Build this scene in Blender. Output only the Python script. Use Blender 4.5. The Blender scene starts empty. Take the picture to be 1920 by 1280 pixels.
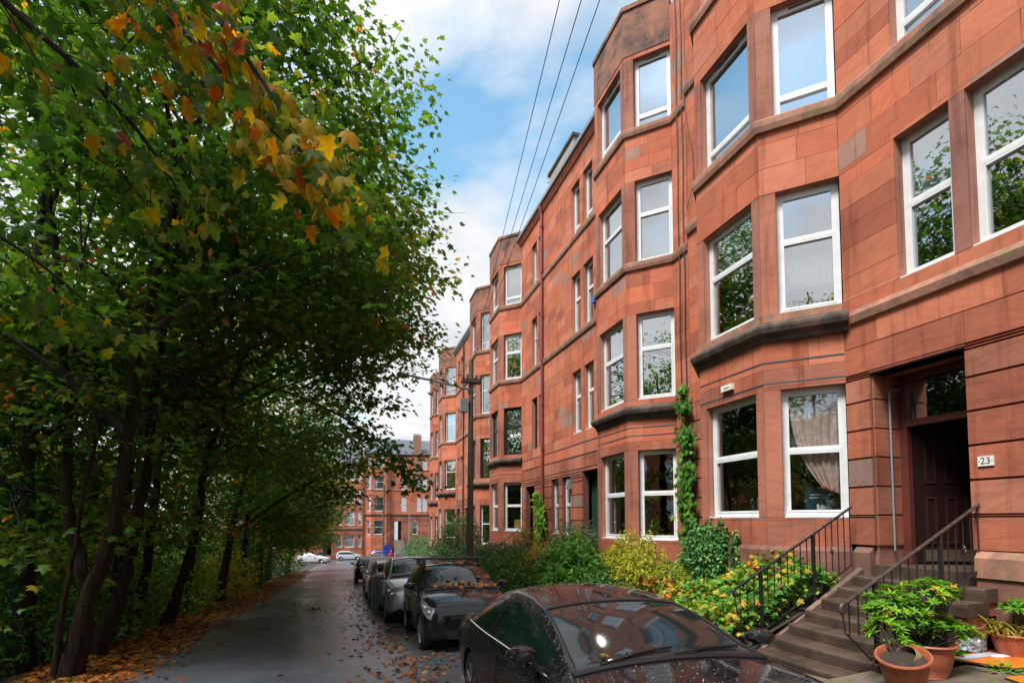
import bpy, bmesh, math, random
import numpy as np
from mathutils import Vector, Matrix

R = math.radians
rnd = random.Random(11)
nr = np.random.default_rng(5)
S = bpy.context.scene
COL = S.collection

# ------------------------------------------------------------------ camera, sky, sun, exposure
cd = bpy.data.cameras.new('camera')
cam = bpy.data.objects.new('camera', cd); COL.objects.link(cam)
cam.location = (0, 0, 1.7)
cam.rotation_euler = (R(90 + 3.1), 0, R(-17.2))
cd.sensor_width = 36; cd.lens = 18.75; cd.shift_y = 280.84 / 1920
cd.clip_start = 0.05; cd.clip_end = 2000
S.camera = cam

SUN_EL, SUN_AZ = 58, 241          # azimuth clockwise from +Y
W = bpy.data.worlds.new('World'); S.world = W; W.use_nodes = True
def build_world():
    nt = W.node_tree; n = nt.nodes; L = nt.links.new
    n.clear()
    out = n.new('ShaderNodeOutputWorld')
    sky = n.new('ShaderNodeTexSky'); sky.sky_type = 'NISHITA'; sky.sun_disc = False
    sky.sun_elevation = R(SUN_EL); sky.sun_rotation = R(SUN_AZ)
    sky.air_density = 1.0; sky.dust_density = 0.6; sky.ozone_density = 1.2
    b1 = n.new('ShaderNodeBackground'); b1.inputs[1].default_value = 0.072
    hs = n.new('ShaderNodeHueSaturation'); hs.inputs['Hue'].default_value = 0.475; hs.inputs['Saturation'].default_value = 1.05; L(sky.outputs[0], hs.inputs['Color']); L(hs.outputs[0], b1.inputs[0])
    tc = n.new('ShaderNodeTexCoord'); sp = n.new('ShaderNodeSeparateXYZ'); L(tc.outputs['Generated'], sp.inputs[0])
    mx = n.new('ShaderNodeMath'); mx.operation = 'MAXIMUM'; mx.inputs[1].default_value = 0.02; L(sp.outputs[2], mx.inputs[0])
    ad = n.new('ShaderNodeMath'); ad.operation = 'ADD'; ad.inputs[1].default_value = 0.22; L(mx.outputs[0], ad.inputs[0])
    cb = n.new('ShaderNodeCombineXYZ')
    for i in (0, 1):
        dv = n.new('ShaderNodeMath'); dv.operation = 'DIVIDE'; L(sp.outputs[i], dv.inputs[0]); L(ad.outputs[0], dv.inputs[1]); L(dv.outputs[0], cb.inputs[i])
    def noise(scale, det, rough, off, dist=0.0):
        m = n.new('ShaderNodeVectorMath'); m.operation = 'ADD'; m.inputs[1].default_value = off; L(cb.outputs[0], m.inputs[0])
        t = n.new('ShaderNodeTexNoise'); t.inputs['Scale'].default_value = scale; t.inputs['Detail'].default_value = det
        t.inputs['Roughness'].default_value = rough; t.inputs['Distortion'].default_value = dist; L(m.outputs[0], t.inputs['Vector']); return t
    a = noise(1.25, 9, 0.56, CLOUD_OFF, 0.25)
    r = n.new('ShaderNodeValToRGB'); r.color_ramp.elements[0].position = 0.415; r.color_ramp.elements[1].position = 0.545
    # lower down the layer closes
    hz = n.new('ShaderNodeMapRange'); hz.inputs['From Min'].default_value = 0.60; hz.inputs['From Max'].default_value = 0.40
    L(sp.outputs[2], hz.inputs['Value'])
    mm = n.new('ShaderNodeMath'); mm.operation = 'MULTIPLY_ADD'; mm.inputs[1].default_value = 0.13; L(hz.outputs[0], mm.inputs[0]); L(a.outputs['Fac'], mm.inputs[2])
    L(mm.outputs[0], r.inputs[0]); mm = r
    b = noise(2.6, 7, 0.6, (3.1, 8.2, 0.5), 0.2)
    r2 = n.new('ShaderNodeValToRGB')
    r2.color_ramp.elements[0].position = 0.33; r2.color_ramp.elements[0].color = (0.70, 0.73, 0.78, 1)
    r2.color_ramp.elements[1].position = 0.62; r2.color_ramp.elements[1].color = (0.97, 0.97, 0.98, 1)
    L(b.outputs['Fac'], r2.inputs[0])
    b2 = n.new('ShaderNodeBackground'); b2.inputs[1].default_value = CLOUD_STRENGTH; L(r2.outputs[0], b2.inputs[0])
    mix = n.new('ShaderNodeMixShader'); L(mm.outputs[0], mix.inputs[0]); L(b1.outputs[0], mix.inputs[1]); L(b2.outputs[0], mix.inputs[2])
    L(mix.outputs[0], out.inputs[0])
CLOUD_OFF = (-3.66, 3.47, 0.0)
CLOUD_STRENGTH = 0.255
build_world()

sl = bpy.data.lights.new('sun', 'SUN'); sun = bpy.data.objects.new('sun', sl); COL.objects.link(sun)
sl.energy = 1.5; sl.angle = R(18); sl.color = (1.0, 0.965, 0.92)
_d = Vector((math.sin(R(SUN_AZ)) * math.cos(R(SUN_EL)), math.cos(R(SUN_AZ)) * math.cos(R(SUN_EL)), math.sin(R(SUN_EL))))
sun.rotation_euler = _d.to_track_quat('Z', 'Y').to_euler()
sun.location = (-10, -10, 30)

V = S.view_settings
V.view_transform = 'Standard'; V.look = 'None'; V.gamma = 1; V.exposure = 2.12; V.use_curve_mapping = False
S.cycles.max_bounces = 8; S.cycles.transparent_max_bounces = 16; S.cycles.caustics_reflective = False; S.cycles.caustics_refractive = False
S.cycles.use_adaptive_sampling = True

# ------------------------------------------------------------------ materials
MATS = {}
def newmat(name):
    m = bpy.data.materials.new(name); m.use_nodes = True; MATS[name] = m
    nt = m.node_tree; p = nt.nodes['Principled BSDF']
    return m, nt, p
def pset(p, **k):
    for a, v in k.items():
        key = {'rough': 'Roughness', 'metal': 'Metallic', 'coat': 'Coat Weight', 'coat_rough': 'Coat Roughness', 'ior': 'IOR', 'spec': 'Specular IOR Level', 'alpha': 'Alpha', 'trans': 'Transmission Weight'}[a]
        p.inputs[key].default_value = v
def node(nt, t, **k):
    n = nt.nodes.new(t)
    for a, v in k.items(): setattr(n, a, v)
    return n
def tex_noise(nt, scale, det=4, rough=0.55, vec=None, dist=0):
    t = nt.nodes.new('ShaderNodeTexNoise'); t.inputs['Scale'].default_value = scale; t.inputs['Detail'].default_value = det
    t.inputs['Roughness'].default_value = rough; t.inputs['Distortion'].default_value = dist
    if vec is not None: nt.links.new(vec, t.inputs['Vector'])
    return t
def ramp(nt, fac, stops, interp='LINEAR'):
    r = nt.nodes.new('ShaderNodeValToRGB'); e = r.color_ramp.elements; r.color_ramp.interpolation = interp
    while len(e) < len(stops): e.new(0.5)
    for x, (pp, c) in zip(e, stops):
        x.position = pp; x.color = (*c, 1) if len(c) == 3 else c
    nt.links.new(fac, r.inputs[0]); return r
def mixc(nt, fac, a, b, mode='MIX'):
    m = nt.nodes.new('ShaderNodeMix'); m.data_type = 'RGBA'; m.blend_type = mode
    for s, v in ((0, fac), (6, a), (7, b)):
        if isinstance(v, (int, float)): m.inputs[s].default_value = v
        elif isinstance(v, tuple): m.inputs[s].default_value = (*v, 1) if len(v) == 3 else v
        else: nt.links.new(v, m.inputs[s])
    return m.outputs[2]
def bump(nt, p, h, strength=0.3, dist=0.01):
    b = nt.nodes.new('ShaderNodeBump'); b.inputs['Strength'].default_value = strength; b.inputs['Distance'].default_value = dist
    nt.links.new(h, b.inputs['Height']); nt.links.new(b.outputs[0], p.inputs['Normal']); return b
def simple(name, col, rough=0.6, var=0.0, scale=8, bmp=0.0, bscale=60, **k):
    m, nt, p = newmat(name)
    p.inputs['Base Color'].default_value = (*col, 1); p.inputs['Roughness'].default_value = rough; pset(p, **k)
    pos = node(nt, 'ShaderNodeNewGeometry').outputs['Position']
    if var:
        t = tex_noise(nt, scale, 5, 0.6, pos)
        lo = tuple(c * (1 - var) for c in col); hi = tuple(min(1, c * (1 + var)) for c in col)
        r = ramp(nt, t.outputs['Fac'], [(0.3, lo), (0.7, hi)]); nt.links.new(r.outputs[0], p.inputs['Base Color'])
    if bmp:
        t2 = tex_noise(nt, bscale, 4, 0.6, pos); bump(nt, p, t2.outputs['Fac'], bmp, 0.01)
    return m

def stone_mat(name, stops, streak=0.20, rough=0.85, tool=0.35, soot=0.22, bed=(3, 3, 16)):
    m, nt, p = newmat(name); L = nt.links.new
    oi = node(nt, 'ShaderNodeObjectInfo'); at = node(nt, 'ShaderNodeAttribute', attribute_name='tint')
    ad = node(nt, 'ShaderNodeMath', operation='ADD'); L(oi.outputs['Random'], ad.inputs[0]); L(at.outputs['Fac'], ad.inputs[1])
    fr = node(nt, 'ShaderNodeMath', operation='FRACT'); L(ad.outputs[0], fr.inputs[0])
    base = ramp(nt, fr.outputs[0], stops, 'CONSTANT').outputs[0]
    geo = node(nt, 'ShaderNodeNewGeometry')
    mul = node(nt, 'ShaderNodeMath', operation='MULTIPLY'); mul.inputs[1].default_value = 37.0; L(fr.outputs[0], mul.inputs[0])
    off = node(nt, 'ShaderNodeCombineXYZ')
    for i in range(3): L(mul.outputs[0], off.inputs[i])
    # each stone carries its own lean of the bedding
    an = node(nt, 'ShaderNodeMath', operation='MULTIPLY_ADD'); an.inputs[1].default_value = 1.1; an.inputs[2].default_value = -0.45; L(fr.outputs[0], an.inputs[0])
    vr = node(nt, 'ShaderNodeVectorRotate', rotation_type='X_AXIS'); L(geo.outputs['Position'], vr.inputs['Vector']); L(an.outputs[0], vr.inputs['Angle'])
    sc = node(nt, 'ShaderNodeVectorMath', operation='MULTIPLY'); sc.inputs[1].default_value = bed; L(vr.outputs[0], sc.inputs[0])
    av = node(nt, 'ShaderNodeVectorMath', operation='ADD'); L(sc.outputs[0], av.inputs[0]); L(off.outputs[0], av.inputs[1])
    t = tex_noise(nt, 1.0, 6, 0.62, av.outputs[0], 0.6)
    k = ramp(nt, t.outputs['Fac'], [(0.28, (1 - streak,) * 3), (0.5, (1, 1, 1)), (0.75, (1 + streak * 0.5,) * 3)])
    c1 = mixc(nt, 1.0, base, k.outputs[0], 'MULTIPLY')
    s = tex_noise(nt, 0.55, 6, 0.65, geo.outputs['Position'])
    ks = ramp(nt, s.outputs['Fac'], [(0.35, (1 - soot, 1 - soot, 1 - soot * 0.9)), (0.6, (1, 1, 1))])
    c2 = mixc(nt, 1.0, c1, ks.outputs[0], 'MULTIPLY')
    sv = node(nt, 'ShaderNodeVectorMath', operation='MULTIPLY'); sv.inputs[1].default_value = (5.5, 5.5, 0.42); L(geo.outputs['Position'], sv.inputs[0])
    dr = tex_noise(nt, 1.0, 6, 0.62, sv.outputs[0], 0.15); kd = ramp(nt, dr.outputs['Fac'], [(0.34, (0.70, 0.67, 0.66)), (0.47, (1, 1, 1)), (0.70, (1, 1, 1)), (0.82, (1.10, 1.16, 1.20))])
    c2 = mixc(nt, 1.0, c2, kd.outputs[0], 'MULTIPLY')
    g = tex_noise(nt, 140, 3, 0.7, geo.outputs['Position'])
    kg = ramp(nt, g.outputs['Fac'], [(0.3, (0.82,) * 3), (0.7, (1.12,) * 3)])
    c3 = mixc(nt, 1.0, c2, kg.outputs[0], 'MULTIPLY')
    L(c3, p.inputs['Base Color']); p.inputs['Roughness'].default_value = rough; p.inputs['Specular IOR Level'].default_value = 0.25
    a2 = node(nt, 'ShaderNodeMath', operation='ADD'); L(g.outputs['Fac'], a2.inputs[0]); L(t.outputs['Fac'], a2.inputs[1])
    bump(nt, p, a2.outputs[0], tool, 0.012)
    return m

SAND = [(0.0, (0.520, 0.149, 0.077)), (0.13, (0.573, 0.187, 0.101)), (0.26, (0.457, 0.133, 0.070)), (0.38, (0.551, 0.159, 0.082)),
        (0.50, (0.488, 0.167, 0.096)), (0.60, (0.583, 0.201, 0.116)), (0.70, (0.404, 0.121, 0.067)), (0.79, (0.530, 0.173, 0.090)), (0.89, (0.377, 0.210, 0.158)), (0.95, (0.594, 0.167, 0.084))]
stone_mat('sandstone', SAND)
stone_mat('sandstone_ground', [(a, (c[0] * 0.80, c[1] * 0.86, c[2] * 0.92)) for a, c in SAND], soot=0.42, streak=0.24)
stone_mat('dressed_stone', [(0, (0.42, 0.155, 0.098)), (0.3, (0.36, 0.155, 0.108)), (0.6, (0.44, 0.165, 0.105)), (0.85, (0.35, 0.155, 0.115))], soot=0.4)
stone_mat('mortar', [(0, (0.44, 0.21, 0.15))], streak=0.15)
stone_mat('groove_shade_stone', [(0, (0.20, 0.085, 0.055))], streak=0.15)
stone_mat('plinth_stone', [(0, (0.24, 0.13, 0.095)), (0.4, (0.20, 0.13, 0.10)), (0.7, (0.27, 0.12, 0.085))], soot=0.5)

def weathered(name, base, dark, moss, darkpos=0.5, mosspos=0.60, scale=3.0):
    m, nt, p = newmat(name); L = nt.links.new
    geo = node(nt, 'ShaderNodeNewGeometry')
    a = tex_noise(nt, scale, 8, 0.68, geo.outputs['Position'], 0.3)
    r = ramp(nt, a.outputs['Fac'], [(darkpos - 0.14, dark), (darkpos + 0.10, base)])
    b = tex_noise(nt, scale * 2.1, 7, 0.7, geo.outputs['Position'], 0.2)
    mk = ramp(nt, b.outputs['Fac'], [(mosspos - 0.04, (0, 0, 0)), (mosspos + 0.08, (1, 1, 1))])
    c = mixc(nt, mk.outputs[0], r.outputs[0], moss)
    v = node(nt, 'ShaderNodeTexVoronoi'); v.inputs['Scale'].default_value = 55; L(geo.outputs['Position'], v.inputs['Vector'])
    sp = ramp(nt, v.outputs['Distance'], [(0.10, (1, 1, 1)), (0.2, (0, 0, 0))])
    q = tex_noise(nt, 9, 3, 0.6, geo.outputs['Position'])
    qm = ramp(nt, q.outputs['Fac'], [(0.52, (0, 0, 0)), (0.66, (0.75, 0.75, 0.75))])
    f = mixc(nt, 1.0, sp.outputs[0], qm.outputs[0], 'MULTIPLY')
    c2 = mixc(nt, f, c, (0.36, 0.34, 0.29))
    L(c2, p.inputs['Base Color']); p.inputs['Roughness'].default_value = 0.9
    bump(nt, p, b.outputs['Fac'], 0.5, 0.015)
    return m
weathered('weathered_sill', (0.38, 0.175, 0.115), (0.15, 0.09, 0.065), (0.20, 0.165, 0.055), 0.5, 0.57)
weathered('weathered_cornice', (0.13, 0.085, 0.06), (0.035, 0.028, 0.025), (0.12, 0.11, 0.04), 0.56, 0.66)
weathered('weathered_parapet', (0.31, 0.125, 0.075), (0.06, 0.045, 0.038), (0.20, 0.14, 0.04), 0.50, 0.64, 1.5)
weathered('chimney_render', (0.34, 0.31, 0.28), (0.22, 0.20, 0.18), (0.26, 0.25, 0.2), 0.42, 0.75, 1.2)
weathered('step_stone', (0.092, 0.060, 0.043), (0.036, 0.025, 0.02), (0.10, 0.10, 0.045), 0.5, 0.66, 2.5)
weathered('patio_stone', (0.15, 0.11, 0.08), (0.06, 0.05, 0.04), (0.10, 0.12, 0.035), 0.5, 0.56, 2.2)
weathered('red_painted_render', (0.36, 0.085, 0.05), (0.20, 0.07, 0.05), (0.40, 0.12, 0.07), 0.45, 0.66, 3)
MATS['step_stone'].node_tree.nodes['Principled BSDF'].inputs['Roughness'].default_value = 0.42

simple('white_upvc', (0.66, 0.67, 0.67), 0.35, 0.10, 5)
simple('black_frame', (0.02, 0.02, 0.022), 0.4)
simple('room_dark', (0.022, 0.018, 0.015), 0.9)
simple('sky_white_blind', (0.58, 0.61, 0.66), 0.7)  # pale blind colour, also stands in for sky mirrored in upper panes
simple('net_curtain', (0.46, 0.47, 0.47), 0.85, 0.15, 14)
simple('curtain_pink', (0.62, 0.44, 0.38), 0.85, 0.25, 10)
simple('curtain_hem', (0.42, 0.12, 0.12), 0.8)
simple('iron_black', (0.016, 0.016, 0.018), 0.38, 0.3, 30, 0.2, 80)
simple('handrail_worn', (0.055, 0.042, 0.036), 0.35, 0.45, 12)
simple('pipe_red', (0.22, 0.045, 0.038), 0.4, 0.2, 6)
simple('pipe_grey', (0.20, 0.23, 0.26), 0.45)
simple('cable_black', (0.012, 0.012, 0.013), 0.6)
simple('gutter_grey', (0.22, 0.25, 0.28), 0.4)
simple('slate', (0.09, 0.105, 0.125), 0.5, 0.35, 3, 0.3, 12)
simple('door_red', (0.020, 0.008, 0.007), 0.35, 0.2, 6)
simple('door_green', (0.008, 0.06, 0.04), 0.3)
simple('door_white', (0.75, 0.77, 0.78), 0.35)
simple('door_brown', (0.035, 0.014, 0.011), 0.4)
simple('paint_trim_red', (0.11, 0.03, 0.022), 0.4, 0.2, 5)
simple('cream_plastic', (0.72, 0.68, 0.55), 0.45)
simple('blue_plastic', (0.02, 0.10, 0.38), 0.4)
simple('plate_white', (0.70, 0.70, 0.66), 0.35, 0.12, 30)
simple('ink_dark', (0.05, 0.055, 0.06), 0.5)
simple('interior_pale', (0.30, 0.26, 0.2), 0.8)
simple('poster_teal', (0.006, 0.05, 0.065), 0.5)
simple('paper_white', (0.78, 0.8, 0.8), 0.6)
simple('yellow_card', (0.62, 0.36, 0.09), 0.6)
simple('terracotta', (0.32, 0.088, 0.042), 0.5, 0.22, 9, 0.15, 60)
simple('soil', (0.03, 0.02, 0.013), 0.95, 0.4, 14, 0.6, 30)
simple('board_orange', (0.58, 0.155, 0.02), 0.28, 0.15, 5)
simple('board_edge', (0.06, 0.04, 0.03), 0.7)
simple('tape_grey', (0.36, 0.40, 0.46), 0.4)
simple('bag_plastic', (0.22, 0.23, 0.24), 0.25, 0.2, 9)
simple('straw', (0.34, 0.22, 0.10), 0.8)
simple('pole_wood', (0.105, 0.082, 0.06), 0.85, 0.35, 5, 0.5, 25)
simple('pole_green', (0.085, 0.095, 0.062), 0.8, 0.35, 5, 0.4, 25)
simple('rust_iron', (0.07, 0.045, 0.03), 0.7, 0.4, 20)
simple('galvanised', (0.30, 0.34, 0.36), 0.4, 0.15, 6, metal=0.5)
def bark_mat(name, lo, hi, moss):
    m, nt, p = newmat(name); L = nt.links.new; geo = node(nt, 'ShaderNodeNewGeometry').outputs['Position']
    sc = node(nt, 'ShaderNodeVectorMath', operation='MULTIPLY'); sc.inputs[1].default_value = (26, 26, 3.2); L(geo, sc.inputs[0])
    a = tex_noise(nt, 1.0, 6, 0.65, sc.outputs[0], 0.5); b = tex_noise(nt, 2.2, 5, 0.6, geo)
    c = ramp(nt, a.outputs['Fac'], [(0.32, lo), (0.66, hi)]); k = ramp(nt, b.outputs['Fac'], [(0.55, (0, 0, 0)), (0.72, (0.7, 0.7, 0.7))])
    L(mixc(nt, k.outputs[0], c.outputs[0], moss), p.inputs['Base Color']); p.inputs['Roughness'].default_value = 0.95; p.inputs['Specular IOR Level'].default_value = 0.15
    bump(nt, p, a.outputs['Fac'], 1.0, 0.04)
bark_mat('bark', (0.006, 0.004, 0.003), (0.036, 0.024, 0.016), (0.020, 0.024, 0.010))
simple('twig', (0.024, 0.018, 0.015), 0.85, 0.3, 10)
simple('ivy_bark', (0.018, 0.018, 0.010), 0.95, 0.5, 7, 0.8, 30)
simple('tyre', (0.012, 0.012, 0.013), 0.75)
simple('rim_silver', (0.45, 0.46, 0.48), 0.3, metal=0.9)
simple('rim_dark', (0.09, 0.09, 0.10), 0.3, metal=0.9)
simple('trim_black', (0.010, 0.010, 0.011), 0.35)
simple('arch_black', (0.006, 0.006, 0.006), 0.8)
simple('chrome', (0.62, 0.64, 0.67), 0.15, metal=1.0)
simple('lamp_red', (0.55, 0.015, 0.012), 0.15, coat=1.0)
simple('lamp_amber', (0.6, 0.2, 0.03), 0.15, coat=1.0)
simple('lamp_clear', (0.30, 0.32, 0.33), 0.15, 0.8, 26, coat=1.0, metal=0.5)
simple('bin_grey', (0.12, 0.15, 0.17), 0.5, 0.2, 30)
simple('sign_blue', (0.02, 0.06, 0.55), 0.4)
simple('rain_bead', (0.55, 0.58, 0.62), 0.08, metal=0.4)
simple('skin', (0.42, 0.25, 0.18), 0.6)
simple('coat_red', (0.42, 0.03, 0.05), 0.7)
simple('hair_dark', (0.02, 0.015, 0.012), 0.7)
simple('trousers', (0.02, 0.022, 0.03), 0.8)
simple('far_steps', (0.19, 0.16, 0.13), 0.8, 0.2, 4)

def glass_mat(name, tint, base_refl):
    m, nt, p = newmat(name); L = nt.links.new
    nt.nodes.remove(p); out = nt.nodes['Material Output']
    tr = node(nt, 'ShaderNodeBsdfTransparent'); tr.inputs[0].default_value = (*tint, 1)
    gl = node(nt, 'ShaderNodeBsdfAnisotropic'); gl.inputs['Roughness'].default_value = 0.0; gl.inputs[0].default_value = (0.95, 0.97, 1, 1)
    geo = node(nt, 'ShaderNodeNewGeometry')
    w = tex_noise(nt, 1.6, 2, 0.5, geo.outputs['Position'])
    b = node(nt, 'ShaderNodeBump'); b.inputs['Strength'].default_value = 0.12; b.inputs['Distance'].default_value = 0.02; L(w.outputs['Fac'], b.inputs['Height']); L(b.outputs[0], gl.inputs['Normal'])
    lw = node(nt, 'ShaderNodeLayerWeight'); lw.inputs['Blend'].default_value = 0.5
    pw = node(nt, 'ShaderNodeMath', operation='POWER'); pw.inputs[1].default_value = 4.0; L(lw.outputs['Facing'], pw.inputs[0])
    ma = node(nt, 'ShaderNodeMath', operation='MULTIPLY_ADD'); ma.inputs[1].default_value = 1 - base_refl; ma.inputs[2].default_value = base_refl; L(pw.outputs[0], ma.inputs[0])
    mx = node(nt, 'ShaderNodeMixShader'); L(ma.outputs[0], mx.inputs[0]); L(tr.outputs[0], mx.inputs[1]); L(gl.outputs[0], mx.inputs[2]); L(mx.outputs[0], out.inputs[0])
    return m
glass_mat('window_glass', (0.78, 0.82, 0.82), 0.40)
glass_mat('weak_mirror_glass', (0.90, 0.92, 0.92), 0.13)  # same glass as the other windows, reflection weakened so the curtain shows

def car_glass(name, col):
    m, nt, p = newmat(name)
    p.inputs['Base Color'].default_value = (*col, 1); pset(p, rough=0.06, spec=0.55, ior=1.60)
    return m
car_glass('windscreen_glass', (0.012, 0.016, 0.016))
car_glass('side_glass', (0.004, 0.012, 0.009))
MATS['side_glass'].node_tree.nodes['Principled BSDF'].inputs['IOR'].default_value = 1.5

def paint(name, col, metal=0.0, rough=0.3, drops=False):
    m, nt, p = newmat(name); L = nt.links.new
    p.inputs['Base Color'].default_value = (*col, 1); pset(p, metal=metal, rough=rough, coat=1.0, coat_rough=0.03, spec=0.5 if metal else 0.0)
    geo = node(nt, 'ShaderNodeNewGeometry')
    d = tex_noise(nt, 3.5, 5, 0.6, geo.outputs['Position'])
    rr = node(nt, 'ShaderNodeMapRange'); rr.inputs['To Min'].default_value = 0.02; rr.inputs['To Max'].default_value = 0.12; L(d.outputs['Fac'], rr.inputs['Value']); L(rr.outputs[0], p.inputs['Coat Roughness'])
    if drops:
        v = node(nt, 'ShaderNodeTexVoronoi'); v.inputs['Scale'].default_value = 75; v.inputs['Randomness'].default_value = 1.0; L(geo.outputs['Position'], v.inputs['Vector'])
        h = ramp(nt, v.outputs['Distance'], [(0.05, (1, 1, 1)), (0.42, (0, 0, 0))])
        q = tex_noise(nt, 22, 3, 0.6, geo.outputs['Position']); qm = ramp(nt, q.outputs['Fac'], [(0.42, (0, 0, 0)), (0.58, (1, 1, 1))])
        hh = mixc(nt, 1.0, h.outputs[0], qm.outputs[0], 'MULTIPLY')
        b = node(nt, 'ShaderNodeBump'); b.inputs['Strength'].default_value = 0.9; b.inputs['Distance'].default_value = 0.004; L(hh, b.inputs['Height']); L(b.outputs[0], p.inputs['Coat Normal'])
    return m
paint('paint_black_wet', (0.008, 0.007, 0.008), 0.0, 0.35, True)
paint('paint_black', (0.007, 0.008, 0.010), 0.0, 0.3)
paint('paint_silver', (0.42, 0.42, 0.42), 0.75, 0.35)
paint('paint_bronze', (0.11, 0.085, 0.07), 0.6, 0.35)
paint('paint_paleblue', (0.36, 0.44, 0.52), 0.6, 0.35)
paint('paint_white', (0.46, 0.48, 0.50), 0.0, 0.3)
paint('paint_blue', (0.012, 0.06, 0.36), 0.2, 0.3)
paint('paint_red', (0.35, 0.015, 0.015), 0.0, 0.3)
paint('paint_grey', (0.30, 0.32, 0.34), 0.5, 0.3)

def leaf_mat(name, stops, trans=0.45, rough=0.45, clump=None):
    m, nt, p = newmat(name); L = nt.links.new
    nt.nodes.remove(p); out = nt.nodes['Material Output']
    at = node(nt, 'ShaderNodeAttribute', attribute_name='tint')
    oi = node(nt, 'ShaderNodeObjectInfo')
    c = ramp(nt, at.outputs['Fac'], stops).outputs[0]
    geo = node(nt, 'ShaderNodeNewGeometry')
    n = tex_noise(nt, 18, 4, 0.6, geo.outputs['Position']); k = ramp(nt, n.outputs['Fac'], [(0.3, (0.75,) * 3), (0.7, (1.2,) * 3)])
    c = mixc(nt, 1.0, c, k.outputs[0], 'MULTIPLY')
    d = node(nt, 'ShaderNodeBsdfPrincipled'); L(c, d.inputs['Base Color']); d.inputs['Roughness'].default_value = rough; d.inputs['Specular IOR Level'].default_value = 0.18
    t = node(nt, 'ShaderNodeBsdfTranslucent')
    ct = mixc(nt, 1.0, c, (1.25, 1.2, 0.55), 'MULTIPLY'); L(ct, t.inputs[0])
    mx = node(nt, 'ShaderNodeMixShader'); mx.inputs[0].default_value = trans
    L(d.outputs[0], mx.inputs[1]); L(t.outputs[0], mx.inputs[2]); L(mx.outputs[0], out.inputs[0])
    return m
G1, G2, G3, G4 = (0.026, 0.075, 0.014), (0.052, 0.130, 0.018), (0.085, 0.195, 0.030), (0.20, 0.275, 0.030)
YEL, GOLD, ORG, RED, BRN = (0.48, 0.34, 0.015), (0.60, 0.27, 0.010), (0.58, 0.13, 0.008), (0.44, 0.04, 0.008), (0.20, 0.075, 0.018)
leaf_mat('maple_leaves', [(0, G1), (0.3, G2), (0.62, G3), (0.86, G4), (0.93, YEL), (0.97, GOLD), (1, ORG)], 0.62)
leaf_mat('maple_autumn', [(0, G2), (0.28, G3), (0.42, G4), (0.55, YEL), (0.7, GOLD), (0.84, ORG), (0.94, RED), (1, BRN)], 0.62, 0.5)
leaf_mat('litter_leaves', [(0, (0.06, 0.025, 0.012)), (0.25, (0.13, 0.05, 0.016)), (0.45, (0.25, 0.085, 0.018)), (0.62, (0.36, 0.12, 0.02)), (0.76, (0.20, 0.04, 0.015)), (0.9, (0.42, 0.22, 0.04)), (1, (0.12, 0.12, 0.02))], 0.12, 0.3)
leaf_mat('shrub_dark', [(0, (0.017, 0.065, 0.017)), (0.5, (0.043, 0.131, 0.029)), (1, (0.102, 0.217, 0.043))], 0.3, 0.35)
leaf_mat('shrub_green', [(0, (0.024, 0.086, 0.017)), (0.5, (0.060, 0.182, 0.027)), (1, (0.146, 0.292, 0.036))], 0.35, 0.4)
leaf_mat('shrub_lime', [(0, (0.073, 0.207, 0.017)), (0.5, (0.146, 0.365, 0.024)), (0.88, (0.268, 0.463, 0.036)), (0.95, (0.512, 0.365, 0.036)), (1, (0.521, 0.207, 0.036))], 0.35, 0.4)
leaf_mat('shrub_yellow', [(0, (0.122, 0.219, 0.024)), (0.35, (0.341, 0.353, 0.030)), (0.75, (0.512, 0.438, 0.036)), (1, (0.521, 0.317, 0.036))], 0.4, 0.5)
leaf_mat('shrub_grey', [(0, (0.043, 0.087, 0.043)), (0.6, (0.116, 0.189, 0.102)), (1, (0.203, 0.232, 0.131))], 0.25, 0.6)
leaf_mat('shrub_bronze', [(0, (0.087, 0.174, 0.029)), (0.45, (0.290, 0.246, 0.043)), (0.8, (0.464, 0.246, 0.051)), (1, (0.493, 0.145, 0.043))], 0.35, 0.5)
leaf_mat('creeper_mixed', [(0, (0.043, 0.160, 0.026)), (0.4, (0.131, 0.319, 0.036)), (0.62, (0.290, 0.377, 0.043)), (0.74, (0.580, 0.348, 0.043)), (0.88, (0.620, 0.174, 0.029)), (1, (0.435, 0.058, 0.029))], 0.35, 0.4)
leaf_mat('ivy_leaves', [(0, (0.017, 0.072, 0.026)), (0.5, (0.043, 0.160, 0.043)), (0.85, (0.116, 0.290, 0.058)), (1, (0.261, 0.406, 0.102))], 0.2, 0.3)

def road_mat():
    m, nt, p = newmat('wet_asphalt'); L = nt.links.new
    geo = node(nt, 'ShaderNodeNewGeometry').outputs['Position']
    a = tex_noise(nt, 95, 4, 0.7, geo); b = tex_noise(nt, 0.5, 6, 0.6, geo, 0.4); c = tex_noise(nt, 320, 2, 0.6, geo)
    col = ramp(nt, a.outputs['Fac'], [(0.32, (0.042, 0.048, 0.060)), (0.58, (0.102, 0.115, 0.138)), (0.76, (0.25, 0.27, 0.31))])
    k = ramp(nt, b.outputs['Fac'], [(0.35, (0.72,) * 3), (0.65, (1.15,) * 3)])
    L(mixc(nt, 1.0, col.outputs[0], k.outputs[0], 'MULTIPLY'), p.inputs['Base Color'])
    rr = ramp(nt, b.outputs['Fac'], [(0.32, (0.16,) * 3), (0.5, (0.26,) * 3), (0.7, (0.38,) * 3)]); L(rr.outputs[0], p.inputs['Roughness'])
    p.inputs['Specular IOR Level'].default_value = 0.6
    ad = node(nt, 'ShaderNodeMath', operation='ADD'); L(a.outputs['Fac'], ad.inputs[0]); L(c.outputs['Fac'], ad.inputs[1])
    bump(nt, p, ad.outputs[0], 0.32, 0.005)
road_mat()
simple('kerb_stone', (0.16, 0.15, 0.14), 0.6, 0.25, 6, 0.3, 50)
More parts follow.
